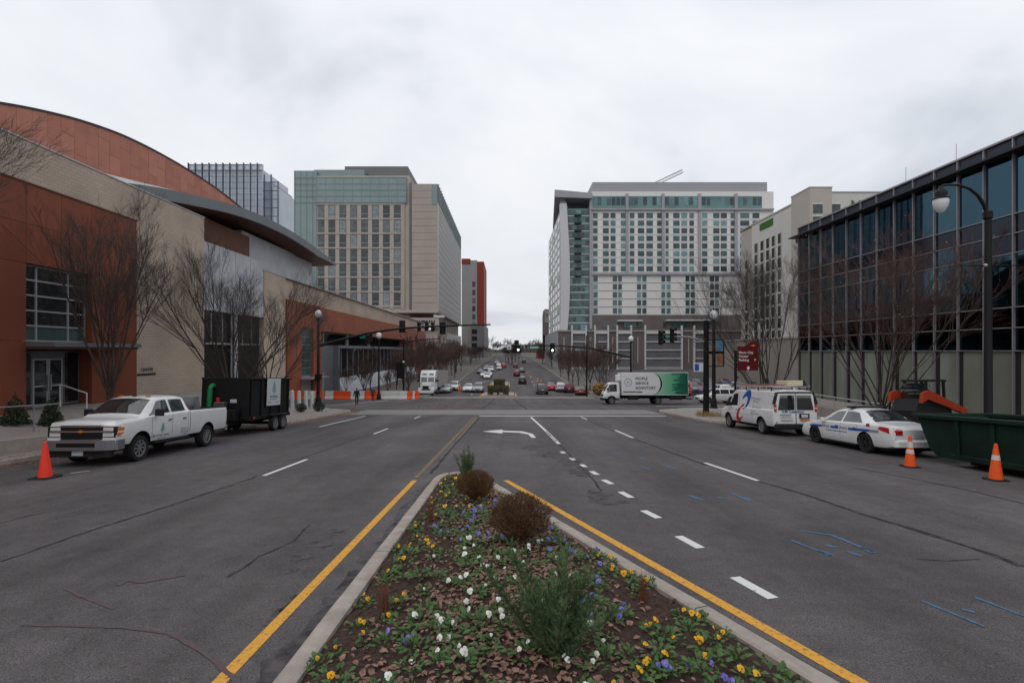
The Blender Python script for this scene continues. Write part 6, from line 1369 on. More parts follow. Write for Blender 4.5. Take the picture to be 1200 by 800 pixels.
# ================================================================== STREET FURNITURE
random.seed(60)
M['pole_black'] = mat('pole_black', (0.007, 0.007, 0.008), .5, var=.2, scale=4); M['cone'] = mat('cone', (0.75, 0.10, 0.02), .55, var=.12, scale=8); M['cone_red'] = mat('cone_red', (0.85, 0.055, 0.03), .5, var=.06, scale=6); M['cone_white'] = mat('cone_white', (0.55, 0.53, 0.50), .5, var=.1, scale=12); M['globe'] = mat('globe', (0.62, 0.64, 0.66), .15, var=.05); M['signal_green'] = mat('signal_green', (0.2, 0.9, 0.6), .3, emit=((.55, 1.0, .85), 6.0)); M['sign_street'] = mat('sign_street', (0.01, 0.13, 0.075), .5); M['lens_off'] = mat('lens_off', (0.05, 0.05, 0.05), .3); M['galv'] = mat('galv', (0.30, 0.31, 0.32), .45, metal=.6)
def zs(x, y): return G(y)+.135
def tubeP(name, m, parent, pts, r, n=10, smooth=50): return MB().tube(pts, r, n).build(name, m, parent, smooth=smooth)
# ---- traffic signal heads (local: faces -y, towards the camera)
def head(parent, x, y, z, lit=None, face=1, back=True, sections=3, name='signal_head', rot=0, hollow=True):
    o = MB().cbox(-.18, .18, -.09, .09, -.17*sections, .17*sections, .03).build(name, 'pole_black', parent, loc=(x, y, z)); o.rotation_euler = (0, 0, rot)
    if back: MB().cbox(-.32, .32, -.01, .02, -.17*sections-.13, .17*sections+.13, .02).build('backplate', 'pole_black', o)
    for k in range(sections):
        zz = .34*(sections-1)/2-.34*k
        MB().lathe([(.14, -.10), (.13, -.115), (.004, -.12)], 14, 'y', (0, 0, zz)).build('lens', 'signal_green' if lit == k else 'lens_off', o, fix=True)
        mb = MB()
        for i in range(9):
            a0, a1 = radians(-20+220*i/9), radians(-20+220*(i+1)/9); mb.face([(cos(a0)*.155, -.09, zz+sin(a0)*.155), (cos(a1)*.155, -.09, zz+sin(a1)*.155), (cos(a1)*.155, -.30, zz+sin(a1)*.155), (cos(a0)*.155, -.30, zz+sin(a0)*.155)])
        mb.build('visor', 'pole_black', o)
    return o
def globe_lamp(parent, x, y, z, s=1.0):
    o = MB().lathe([(.10*s, -.1*s), (.14*s, 0), (.11*s, .05*s), (.15*s, .1*s)], 12, 'z').build('lamp_base', 'pole_black', parent, smooth=40, loc=(x, y, z)); MB().lathe([(.13*s, .1*s), (.24*s, .25*s), (.27*s, .42*s), (.22*s, .60*s), (.10*s, .72*s), (.03*s, .78*s)], 16, 'z').build('globe', 'globe', o, smooth=60); MB().lathe([(.09*s, .72*s), (.07*s, .80*s), (.02*s, .92*s)], 10, 'z').build('finial', 'pole_black', o, smooth=50)
def lamp_post(name, label, x, y, h, r=.12, group=None, z=None, s=1.0):
    t = thing(name, label, 'street lamp', (x, y, zs(x, y) if z is None else z), group=group)
    MB().lathe([(.34, -.1), (.34, .12), (.28, .16), (.26, .7), (.2, .8), (r, .95), (r*.8, h-.5), (r*.7, h-.35)], 14, 'z').build('post', 'pole_black', t, smooth=35); globe_lamp(t, 0, 0, h-.25, s*1.35); return t
# left signal pole with lamp and long curved arm
y0 = 50.5; x0 = (373-VX)*y0/F; L1 = lamp_post('signal_pole', 'black lamp and signal pole with a long curved arm beside the barriers', x0, y0, 9.1, .16)
L1['category'] = 'traffic light'
arm = [P(px, py, y0)-L1.location for px, py in ((374, 405), (400, 398), (430, 390.5), (455, 386.5), (480, 384), (510, 382.3), (540, 381.2), (575, 380.2))]
tubeP('mast_arm', 'pole_black', L1, arm, [.16, .14, .13, .12, .11, .10, .09, .08]); MB().cbox(-.3, .3, -.25, .25, 2.6, 3.2, .04).build('control_box', 'pole_black', L1)
for px, py in ((471, 382.5), (518.5, 384.5)):
    q = P(px, py, y0)-L1.location; head(L1, q.x, q.y+.15, q.z, rot=pi)
for px, py in ((430, 398), (434.5, 395)): q = P(px, py, y0)-L1.location; head(L1, q.x, q.y, q.z, rot=1.2 if px < 432 else -.7, back=False)
sg_ = MB().cbox(-.45, .45, -.02, .02, -.15, .15, .01).build('street_sign', 'sign_street', L1, loc=P(427, 395, y0)-L1.location)
# far left corner poles
L2 = lamp_post('lamp_post', 'black globe lamp post behind the orange and white barriers', (444-VX)*64/F, 64, 8.2, .13, z=G(67)+.1); tubeP('bracket', 'pole_black', L2, [(0, 0, 6.2), (-.7, 0, 6.9), (-1.4, 0, 7.4)], .06)
L3 = thing('signal_post', 'black signal post with square sign beside the semi truck', 'traffic light', ((473-VX)*68/F, 68, G(68)+.1)); tubeP('post', 'pole_black', L3, [(0, 0, -.1), (0, 0, 8.2)], [.14, .1]); MB().cbox(-1.0, -.1, -.06, .0, 2.6, 5.0, .03).build('back_panel', 'pole_black', L3); MB().ball((0, -.1, 4.95), .16).build('beacon', 'globe', L3, smooth=60)
for px, py in ((491, 383), (500, 382), (507, 383)): q = P(px, py, 68)-L3.location; head(L3, q.x, q.y, q.z, rot=.9)
tubeP('mast_arm', 'pole_black', L3, [(0, 0, 7.6), (1.6, 0, 8.0), (5.0, 0, 8.25)], [.09, .08, .06])
# far right corner: mast arm with green signals over the street
L4 = thing('signal_mast', 'black signal mast with green lights and street name sign over the street', 'traffic light', ((739.5-VX)*67/F, 67, G(67)+.1))
tubeP('post', 'pole_black', L4, [(0, 0, -.1), (0, 0, .9), (0, 0, 7.6)], [.2, .15, .12]); globe_lamp(L4, 0, 0, 7.6, 1.3)
ap = [P(px, py, 67)-L4.location for px, py in ((739.5, 419), (715, 413), (690, 407.5), (660, 405.3), (630, 404.8), (600, 404.5), (577, 404.6))]; tubeP('mast_arm', 'pole_black', L4, ap, [.13, .12, .11, .10, .09, .08, .06])
for px, py, s in ((647.3, 407.5, 3),): q = P(px, py, 67)-L4.location; head(L4, q.x, q.y-.15, q.z, lit=2)
q = P(604.5, 408.3, 67)-L4.location; MB().cbox(-.52, .52, -.02, .03, -.5, .5, .02).build('backplate', 'pole_black', L4, loc=(q.x+.1, q.y, q.z)); head(L4, q.x-.2, q.y-.15, q.z, sections=2, back=False); head(L4, q.x+.32, q.y-.15, q.z, sections=2, lit=1, back=False); head(L4, q.x+.1, q.y-.15, q.z+.85, sections=1, back=True)
q = P(626, 407, 67)-L4.location; o = MB().cbox(-.72, .72, -.03, .0, -.24, .24, .01).build('street_sign', 'sign_street', L4, loc=(q.x, q.y-.12, q.z))
for k in range(6): MB().box(-.55+k*.19, -.43+k*.19, -.035, -.03, -.09, .09).build('sign_letter', 'white', o)
q = P(596.5, 406.3, 67)-L4.location; o = MB().cbox(-.31, .31, -.03, .0, -.38, .38, .01).build('lane_sign', 'sign_white', L4, loc=(q.x, q.y-.12, q.z)); MB().prism([(-.12, -.25), (.12, -.25), (0, .05)], 'y', -.035, -.031).build('sign_arrow', 'black', o, fix=True)
q = P(637.5, 400, 67)-L4.location; o = MB().cbox(-.14, .14, -.1, .1, -1.3, .9, .03).build('camera_pole', 'pole_black', L4, loc=(q.x, q.y, q.z))
L5 = thing('signal_post', 'slender black post with a camera before the garage podium', 'traffic light', ((687.5-VX)*72/F, 72, G(72)+.1)); tubeP('post', 'pole_black', L5, [(0, 0, -.1), (0, 0, 9)], [.13, .09]); MB().cbox(-.8, .8, -.06, .02, 1.6, 1.85, .02).build('street_sign', 'galv', L5)
# near right corner: pole with short arm, lamp post with banner frame
L6 = thing('signal_pole', 'thick black signal pole on the corner with a short curved arm', 'traffic light', (13.9, 34.2, zs(0, 34.2))); tubeP('post', 'pole_black', L6, [(0, 0, -.1), (0, 0, 1), (0, 0, 6.6)], [.23, .2, .18], 14); MB().lathe([(.19, 6.6), (.2, 6.66), (.02, 6.75)], 14, 'z').build('cap', 'pole_black', L6)
def rel(px, py, d, t): return P(px, py, d)-Vector(t.location)
tubeP('mast_arm', 'galv', L6, [rel(px, py, 34.2, L6) for px, py in ((827, 401), (818, 397.5), (808, 395), (797, 394.5), (772, 394.5))], [.09, .08, .07, .06, .05])
for px, py, rt in ((774, 395.5, .75), (787.5, 392.5, .75)): q = rel(px, py, 34.2, L6); head(L6, q.x, q.y, q.z, rot=rt, back=False, sections=3)
q = rel(781, 395, 34.2, L6); MB().cbox(-.28, .28, -.02, .02, -.16, .16, .01).build('street_sign', 'sign_street', L6, loc=q)
L7 = lamp_post('lamp_post', 'black globe lamp post carrying a framed street banner', (836.5-VX)*46.5/F, 46.5, 8.0, .17, z=G(46.5))
L7.location = ((836.5-VX)*43.2/F, 43.2, zs(0, 43.2)); M['banner_blue'] = mat('banner_blue', (0.08, 0.22, 0.36), .7, var=.3, scale=1.5); M['banner_tan'] = mat('banner_tan', (0.30, 0.13, 0.07), .7, var=.4, scale=2)
o = MB().cbox(-.62, .92, -.05, .05, 3.7, 3.78, .01).build('banner_frame', 'pole_black', L7)
for a in ((-.62, .92, 6.05, 6.13), (-.62, -.55, 3.78, 6.05), (.85, .92, 3.78, 6.05), (-.55, .85, 4.85, 5.1)): MB().box(a[0], a[1], -.05, .05, a[2], a[3]).build('frame_bar', 'pole_black', o)
MB().cbox(.25, .80, -.02, .0, 5.15, 6.0, .01).build('banner', 'banner_blue', L7); MB().cbox(.25, .82, -.02, .0, 3.82, 4.8, .01).build('banner', 'banner_tan', L7)
# gooseneck lamp on the right pavement
t = thing('gooseneck_lamp', 'tall black gooseneck street lamp beside the glass office', 'street lamp', (16.0, 16.17, zs(16, 16.17)))
def r8(px, py): return P(px, py, 16.17)-Vector(t.location)
tubeP('post', 'pole_black', t, [(0, 0, -.1), (0, 0, 1.0), (0, 0, 1.1), r8(1158, 255)], [.17, .15, .12, .09], 12); MB().lathe([(.11, -.14), (.13, -.1), (.13, .1), (.1, .14)], 12, 'z').build('collar', 'pole_black', t, loc=r8(1157.5, 252))
tubeP('neck', 'pole_black', t, [r8(*p) for p in ((1157.5, 253), (1153, 240), (1146, 229), (1136, 221), (1124, 217), (1112, 216.5), (1103, 217.5))], [.06, .055, .05, .045, .04, .035, .035], 10)
h_ = r8(1102.5, 222); o = MB().lathe([(.05, .12), (.07, .02), (.14, -.04), (.17, -.12), (.16, -.24), (.24, -.30), (.235, -.34)], 16, 'z').build('lamp_housing', 'pole_black', t, smooth=40, loc=h_); MB().lathe([(.22, -.33), (.225, -.45), (.19, -.60), (.11, -.74), (.03, -.79), (.002, -.80)], 16, 'z').build('globe', 'globe', o, smooth=60)
tubeP('banner_arm', 'pole_black', t, [r8(1128, 311), r8(1190, 311)], .018, 6); MB().ball(r8(1155, 311), .07).build('knob', 'galv', t)
# ---- signs
t = thing('parking_sign', 'dark red parking direction sign on a black post', 'sign', ((862-VX)*31/F, 31.0, zs(0, 31))); M['sign_red'] = mat('sign_red', (0.10, 0.007, 0.010), .5, var=.06)
tubeP('post', 'pole_black', t, [(0, 0, -.1), (0, 0, 4.35)], .085, 12)
def rs_(px, py): return P(px, py, 31)-Vector(t.location)
pts = [(864.5, 434), (888, 434), (888, 402), (886, 400.6), (882, 400.2), (878, 401.2), (875, 404), (871, 406), (864.5, 405.5)]
MB().prism([(rs_(*p).x, rs_(*p).z) for p in pts], 'y', -.05, .03).build('panel', 'sign_red', t, fix=True)
for k, wd in enumerate(('Music City', 'Center', 'Parking')): q = rs_(865.3, 414.2+k*4.35); text(wd, .215, 'white', t, (q.x, -.054, q.z), align='LEFT', bold=.003)
q = rs_(884.5, 423); text('P', .22, 'white', t, (q.x, -.054, q.z)); q = rs_(876.5, 431.3); MB().prism([(q.x-.12, q.z), (q.x, q.z+.14), (q.x+.12, q.z), (q.x+.05, q.z), (q.x+.05, q.z-.10), (q.x-.05, q.z-.10), (q.x-.05, q.z)], 'y', -.056, -.051).build('arrow', 'white', t, fix=True)
q = rs_(882, 404.8); MB().prism([(q.x-.17, q.z-.02), (q.x-.09, q.z+.03), (q.x, q.z+.08), (q.x+.09, q.z+.03), (q.x+.17, q.z-.02), (q.x, q.z-.06)], 'y', -.056, -.051).build('crest', 'amber', t, fix=True)
for k in range(2): MB().cbox(.08, .2, -.04, .04, 2.6+k*1.1, 2.68+k*1.1, .01).build('bracket', 'pole_black', t)
t = thing('lot_sign', 'small blue and white sign at the car park entrance', 'sign', ((818-VX)*72/F, 72, G(72)+.1)); tubeP('post', 'pole_black', t, [(.9, 0, -.1), (.9, 0, 5.2)], .08, 8); MB().cbox(-.65, 1.0, -.06, .06, 3.6, 4.9, .03).build('panel', 'sign_white', t); MB().cbox(-.5, .1, -.07, -.06, 3.75, 4.75, .01).build('emblem', 'blue', t)
t = thing('post_sign', 'thin grey sign post in the planting at the corner', 'sign', (14.4, 30.4, zs(0, 30.4))); tubeP('post', 'galv', t, [(0, 0, -.1), (0, 0, 2.4)], .03, 6); MB().cbox(-.15, .15, -.03, -.01, 1.9, 2.35, .01).build('panel', 'galv', t)
t = thing('post_sign', 'pale sign post beside the white bollards', 'sign', ((384-VX)*44/F, 42.9, zs(0, 42.9))); tubeP('post', 'galv', t, [(0, 0, -.1), (0, 0, 3.0)], .05, 6); MB().ball((0, 0, 3.05), .09).build('reflector', 'cone', t)
# ---- cones
def cone(label, x, y, h, m, stripes=(), base=.19, z=None, group=None):
    t = thing('traffic_cone', label, 'cone', (x, y, G(y) if z is None else z), group=group); s = h/.9
    MB().cbox(-base*s, base*s, -base*s, base*s, .0, .045*s, .02).build('base', 'trim' , t)
    def rad(u): return lerp(.145, .035, u)*s
    lev = sorted(set([0, 1]+[v for st in stripes for v in st])); 
    for a, b in zip(lev, lev[1:]):
        w_ = any(st[0] <= a and b <= st[1] for st in stripes); MB().lathe([(rad(a)*(1.02 if w_ else 1), .045*s+a*h*.95), (rad(b)*(1.02 if w_ else 1), .045*s+b*h*.95)], 18, 'z').build('reflective_band' if w_ else 'cone_body', 'cone_white' if w_ else m, t, smooth=60)
    MB().lathe([(rad(1), .045*s+h*.95), (rad(1)*.7, .045*s+h*.95+.015), (.003, .045*s+h*.95+.016)], 14, 'z').build('tip', m, t, smooth=40); return t
p = PG(53, 560); cone('bright red orange cone standing alone in front of the pickup', p.x, p.y, .92, 'cone_red', base=.24)
p = PG(1066.5, 547); cone('orange cone with two white bands beside the green dumpster end', p.x, p.y, .9, 'cone', ((.42, .55), (.62, .82)))
p = PG(1167, 562.5); cone('orange cone with one white band standing along the green dumpster side', p.x, p.y, .9, 'cone', ((.55, .69),))
for k, px in enumerate((1188, 1195.5)): cone('small faded pink cone on the raised walk behind the dumpster', (px-VX)*19.5/F, 19.5, .5, 'cone', ((.4, .7),), z=-1.34+.9-.2, group='small cones behind the dumpster') if 0 else None
for px, py in ((537.5, 458.5), (540, 457.8), (630, 447.8), (634, 448.5), (622, 444)): p = PG(px, py); cone('orange work zone drum cone on the far side of the junction', p.x, p.y, 1.1, 'cone', ((.3, .45), (.6, .75)), group='work zone cones beyond the junction')
# ---- dumpster, skid steer
M['dumpster'] = mat('dumpster', (0.004, 0.018, 0.011), .6, var=.5, scale=1.3, bump=.15, bscale=6); M['rust'] = mat('rust', (0.055, 0.03, 0.02), .8, var=.3)
t = thing('dumpster', 'long dark green steel roll off dumpster by the kerb', 'dumpster'); prof = [(-2.95, 1.42), (2.95, 1.42), (2.55, .42), (2.3, .22), (-2.95, .22)]
for sx in (1, -1):
    MB().prism(prof, 'x', sx*1.12, sx*1.18).build('side_wall', 'dumpster', t, fix=True); MB().cbox(*sorted((sx*1.08, sx*1.30)), -3.02, 3.05, 1.36, 1.47, .02).build('top_rail', 'dumpster', t)
    for y in (-2.4, -1.4, -.4, .6, 1.6): MB().cbox(*sorted((sx*1.18, sx*1.25)), y-.05, y+.05, .24, 1.36, .015).build('side_rib', 'dumpster', t)
    MB().cbox(*sorted((sx*.45, sx*.6)), -2.9, 1.9, .04, .22, .02).build('floor_rail', 'rust', t); MB().cbox(*sorted((sx*1.1, sx*1.22)), -2.9, 1.9, .22, .36, .015).build('side_skirt', 'dumpster', t); MB().lathe([(.1, -.08), (.1, .08)], 10, 'x', (sx*.53, 1.6, .1)).build('roller', 'rust', t, fix=True)
MB().loft([[(-1.12, 2.90, 1.42), (1.12, 2.90, 1.42), (1.12, 2.96, 1.42), (-1.12, 2.96, 1.42)], [(-1.12, 2.50, .42), (1.12, 2.50, .42), (1.12, 2.56, .42), (-1.12, 2.56, .42)], [(-1.12, 2.26, .22), (1.12, 2.26, .22), (1.12, 2.32, .22), (-1.12, 2.32, .22)]]).build('end_wall', 'dumpster', t, fix=True); MB().box(-1.12, 1.12, -2.95, -2.88, .22, 1.42).build('end_wall', 'dumpster', t); MB().box(-1.11, 1.11, -2.87, 1.85, .24, .30).build('floor_plate', 'rust', t); MB().cbox(-1.25, 1.25, 2.88, 3.08, 1.36, 1.468, .02).build('end_rail', 'dumpster', t)
set_on_slope(t, 14.15, 12.3, .03)
M['pink'] = mat('pink', (0.5, 0.04, 0.12), .6)
M['skid'] = mat('skid', (0.30, 0.034, 0.012), .5, var=.15, scale=3)
t = thing('skid_loader', 'orange compact track loader behind the green dumpster', 'loader')
MB().prism([(-1.25, .45), (-1.35, .95), (-1.1, 1.35), (-.35, 1.45), (.75, 1.15), (.85, .45)], 'x', -.55, .55).build('body', 'trim', t, fix=True)
for sx in (1, -1):
    MB().prism([(-1.2, .12), (-1.35, .35), (-1.1, .62), (.9, .62), (1.1, .35), (.9, .08), (-1.0, .05)], 'x', sx*.55, sx*.9).build('track', 'trim', t, fix=True)
    MB().prism([(-1.25, 1.25), (-1.15, 1.62), (-.8, 1.72), (1.35, 1.02), (1.55, .55), (1.35, .5), (1.15, .85), (-.9, 1.4)], 'x', sx*.62, sx*.78).build('lift_arm', 'skid', t, fix=True)
    for y in (-.55, .5): MB().box(sx*.46-.04, sx*.46+.04, y-.05, y+.05, 1.2, 2.08).build('cab_post', 'trim', t)
MB().cbox(-.54, .54, -.68, .62, 2.05, 2.14, .03).build('cab_roof', 'trim', t); MB().cbox(-.3, .3, -.4, 0, 1.2, 1.75, .05).build('seat', 'trim', t); MB().box(-.5, .5, -.66, -.62, 1.35, 2.0).build('rear_screen', 'car_glass', t); MB().prism([(1.3, .1), (2.0, .08), (1.6, .75), (1.35, .75)], 'x', -.9, .9).build('bucket', 'skid', t, fix=True); MB().ball((-.2, .66, 1.9), .06).build('work_light', 'lamp', t)
set_on_slope(t, 17.6, 20.4, -pi/2+.25, .135); t.location.z = zs(0, 20.4)+.12; t.scale = (.92, .92, 1.08)
# ---- barriers
def barrier(x, y, m, yaw, group):
    o = MB(); prof = [(-.28, .0), (.28, .0), (.28, .18), (.15, .38), (.10, 1.05), (-.10, 1.05), (-.15, .38), (-.28, .18)]
    o.prism(prof, 'x', -.93, .93); me = o.build('barrier_segment', m, None, smooth=25, fix=True); return me
M['bar_orange'] = mat('bar_orange', (0.72, 0.085, 0.02), .5, var=.12, scale=1.5); M['bar_white'] = mat('bar_white', (0.58, 0.57, 0.55), .5, var=.1, scale=1.5)
bw = {}
segs = [(336, 344, 'w'), (344, 357, 'o'), (357, 371, 'w'), (371, 382, 'o'), (382, 392, 'w'), (392, 412, 'o'), (412, 428, 'w'), (428, 446, 'o'), (446, 456.5, 'w'), (456.5, 468, 'w'), (468, 478, 'w'), (478, 484, 'o'), (484, 487, 'w'), (487, 491.5, 'o')]
seq = 'wowwoowowwwoo'
for k, (pa_, pb_, ch) in enumerate(segs):
    w1 = (pb_-pa_)*65/F
    m = 'bar_orange' if ch == 'o' else 'bar_white'
    if 1:
        mb = MB(); mb.prism([(-.28, .0), (.28, .0), (.28, .18), (.16, .40), (.11, 1.10), (-.11, 1.10), (-.16, .40), (-.28, .18)], 'x', -w1/2+.02, w1/2-.02); bw[m] = mb.mesh(m); fix_normals(bw[m])
    x = ((pa_+pb_)/2-VX)*65/F; t = tag(obj('water_barrier', bw[m], None, (x, 64.8+.05*sin(k), G(64.8)), (0, 0, random.uniform(-.05, .05))), '%s plastic water barrier segment closing the side street' % ('orange' if ch == 'o' else 'white'), 'barrier', 'orange and white barriers across the side street')
    for sx in (-.45, .1, .55):
        if ch == 'w': MB().cbox(sx*w1*.8-.1, sx*w1*.8+.1, -.135, -.10, .55, .75, .02).build('fork_slot', 'lens_off', t) if sx != .1 else None
p0 = G(64.8)
# ---- white bollards with low shrubs
M['bollard'] = mat('bollard', (0.50, 0.50, 0.50), .6, var=.15, scale=4)
for k, px in enumerate((342.5, 350.5, 358.5, 365.5)):
    y = 38.8+k*.9; x = (px-VX)*y/F; tag(MB().lathe([(.17, -.1), (.17, .03), (.15, .05), (.14, 1.42), (.12, 1.50), (.05, 1.55), (.003, 1.56)], 14, 'z').build('bollard', 'bollard', None, smooth=40, loc=(x, y, plaza_z(x, y) if x < -15 else zs(x, y))), 'thick pale bollard in the row behind the dump trailer', 'bollard', 'pale bollards behind the trailer')
# ---- shrubs and dry grasses
M['shrub_dark'] = mat('shrub_dark', (0.016, 0.026, 0.012), .7, col2=(0.04, 0.055, 0.025), scale=5); M['grass_tan'] = mat('grass_tan', (0.22, 0.12, 0.05), .85, col2=(0.36, 0.24, 0.11), scale=3); M['hedge'] = mat('hedge', (0.035, 0.036, 0.016), .8, col2=(0.085, 0.075, 0.035), scale=4)
def leafy(w_, d_, h, n, ls, seed, shape='ball'):
    rnd = random.Random(seed); mb = MB()
    for i in range(n):
        while True:
            a, b, c = rnd.uniform(-1, 1), rnd.uniform(-1, 1), rnd.uniform(0, 1)
            if shape == 'box' or (shape == 'ball' and a*a+b*b+(2*c-1)**2 < 1) or (shape == 'cone' and a*a+b*b < (1.05-c)**2): break
        p = Vector((a*w_/2, b*d_/2, c*h))
        st0 = random.getstate(); u = Vector((rnd.gauss(0, 1), rnd.gauss(0, 1), rnd.gauss(0, 1))).normalized()*ls*rnd.uniform(.6, 1.3); v = u.orthogonal().normalized()*ls*.5
        mb.face([p-u, p+v, p+u, p-v])
    return mb
def shrub(name, label, x, y, w_, d_, h, n, ls, m, seed, shape='ball', cat='shrub', z=None, group=None):
    t = thing(name, label, cat, (x, y, zs(x, y) if z is None else z), group=group); o = leafy(w_, d_, h, n, ls, seed, shape).build('foliage', m, t); o['kind'] = 'stuff'
    mb = MB(); 
    for k in range(6): a = k*1.05; mb.tube([(0, 0, -.05), (cos(a)*w_*.15, sin(a)*d_*.15, h*.4), (cos(a)*w_*.3, sin(a)*d_*.3, h*.8)], [.02, .014, .006], 4)
    mb.build('stems', 'bark', t); return t
shrub('conical_shrub', 'dark conical shrub beside the entrance doors, next to the orange wall', -18.3, 17.9, .95, .95, 1.2, 1300, .05, 'shrub_dark', 1, 'cone', z=plaza_z(-18.3, 17.9)); shrub('conical_shrub', 'dark conical shrub before the entrance glass, closer to the pickup', -17.7, 18.7, .85, .85, 1.25, 1300, .05, 'shrub_dark', 2, 'cone', z=plaza_z(-17.7, 18.7))
shrub('low_shrub', 'low dark shrub at the foot of the outermost bollard', -16.2, 37.6, .9, .7, .7, 500, .06, 'shrub_dark', 3, z=zs(0, 37.6)); shrub('low_shrub', 'low dark shrub between the bollards and the signal pole', -15.2, 38.6, 1.0, .7, .8, 500, .06, 'shrub_dark', 4, z=zs(0, 38.6))
def grasses(label, x, y, w_, h, n, seed, z=None, name='ornamental_grass', m='grass_tan'):
    rnd = random.Random(seed); mb = MB()
    for i in range(n):
        a = rnd.uniform(0, 2*pi); r = w_*.5*sqrt(rnd.random()); p = Vector((cos(a)*r, sin(a)*r, 0)); ln = h*rnd.uniform(.5, 1.05); sp = rnd.uniform(.05, .4); b = rnd.uniform(0, 2*pi); s = Vector((-sin(b), cos(b), 0))*.008
        q = [p+Vector((cos(b)*sp*ln*t_*t_, sin(b)*sp*ln*t_*t_, ln*t_)) for t_ in (0, .5, 1)]; i0 = len(mb.v); mb.v += [tuple(q[0]-s), tuple(q[0]+s), tuple(q[1]+s), tuple(q[1]-s), tuple(q[2])]; mb.fi((i0, i0+1, i0+2, i0+3)); mb.fi((i0+3, i0+2, i0+4))
    return tag(mb.build(name, m, None, loc=(x, y, zs(x, y) if z is None else z)), label, 'grass', kind=None)
grasses('tan ornamental grass clump in the corner bed beside the van', 14.9, 31.6, 1.6, .9, 500, 1); grasses('low tan grass in the corner bed at the foot of the signal pole', 13.7, 33.2, 1.8, .4, 400, 2); grasses('tan grass clump before the front wheel of the service van', 15.6, 29.6, 1.2, .8, 350, 3)
shrub('dry_grass_clump', 'large round tan grass clump on the far corner beside the box truck', (704-VX)*72/F, 72, 2.6, 2.0, 2.0, 1800, .16, 'grass_tan', 7); 
# far median with clipped hedges and yellow kerb
for (ya, yb, wa, label, hl) in ((72.5, 84, 2.5, 'far_median', 1.35), (103, 118, 1.9, 'far_median', 1.4)):
    cx = (583.5-VX)*72.5/F if ya < 90 else (585-VX)*104/F
    rg = [[(cx-wa, y, G(y)-.1), (cx-wa+.05, y, G(y)+.15), (cx+wa-.05, y, G(y)+.15), (cx+wa, y, G(y)-.1)] for y in frange(ya, yb, 1)]
    tag(MB().loft(rg).build('far_median', 'kerb', fix=True), kind='structure')
    for sx in (-1, 1): strip('yellow_line', [(cx+sx*(wa+.25), ya-.3), (cx+sx*(wa+.25), yb)], .2, 'yellow_line')
    strip('yellow_line', [(cx-wa, ya-.35), (cx+wa, ya-.35)], .2, 'yellow_line')
    shrub('clipped_hedge', 'clipped brown green hedge on the far median %s' % ('nearest the junction' if ya < 90 else 'beyond the first hedge'), cx, ya+2.2, wa*1.3, 3.0, hl, 3200, .10, 'hedge', 11, 'box', 'hedge', z=G(ya)+.12)
for sx in (-.45, .45): tag(MB().cbox(-.32, .32, -.2, .2, 0, .42, .08).build('pale_rock', 'concrete', None, loc=((583.5-VX)*72.5/F+sx, 72.95, G(73)+.12)), 'pale boulder at the foot of the first far hedge', 'rock', 'pale boulders on the far median')
# trees on the far slope
for k, (px, d, sc) in enumerate(((600, 215, 1.25), (596, 225, 1.2), (604, 228, 1.2), (600, 245, 1.3), (608, 250, 1.1), (592.5, 252, 1.1))): plant('far_tree', 'bare reddish tree in the cluster on the far median', (px-VX)*d/F, d, FT[k % 3], rot=k, sc=sc, group='tree cluster on the far median')
random.seed(5)
for k in range(16):
    d = 420+random.uniform(0, 160); px = 560+k*5.6+random.uniform(-2, 2); plant('far_tree', 'bare tree along the skyline at the end of the street', (px-VX)*d/F, d, FT[k % 3], rot=k*2, sc=random.uniform(1.5, 2.3), group='skyline trees')
for k in range(8):
    d = 205+k*22; plant('far_tree', 'bare street tree far along the left pavement', -16.5-random.uniform(0, 2), d, FT[k % 3], rot=k, sc=1.15, group='street trees far along the left pavement')
for k in range(6):
    d = 150+k*24; plant('far_tree', 'bare street tree far along the right pavement', 15.2+random.uniform(0, 2), d, FT[k % 3], rot=k, sc=1.0, group='street trees far along the right pavement')
rnd_ = random.Random(9); mb = MB()
for k in range(9000):
    x = rnd_.uniform(-110, 110); hh = 7+3*sin(x*.05)+2*sin(x*.17+1); p_ = Vector((x, 620+rnd_.uniform(0, 40), G(640)+hh*rnd_.random()**.8)); u = Vector((rnd_.gauss(0, .5), 0, abs(rnd_.gauss(0, 1))+.3)).normalized()*rnd_.uniform(.8, 2.0); v = Vector((rnd_.uniform(.25, .6), 0, 0)); mb.face([p_-u, p_+v, p_+u, p_-v])
M['far_wood'] = mat('far_wood', (0.11, 0.10, 0.10), .9, col2=(0.19, 0.165, 0.15), scale=.08)
tag(mb.build('far_wood', 'far_wood'), 'bare grey brown wood along the skyline', 'wood', kind='stuff')
t = thing('far_signal', 'grey signal mast far down the street', 'traffic light', ((577.5-VX)*180/F, 180, G(180))); tubeP('post', 'galv', t, [(0, 0, 0), (0, 0, 9)], .12, 6); tubeP('arm', 'galv', t, [(-.5, 0, 8.2), (8.5, 0, 8.0)], .09, 6); MB().cbox(1.5, 2.1, -.1, .1, 7.7, 8.5, .03).build('signal_head', 'pole_black', t)
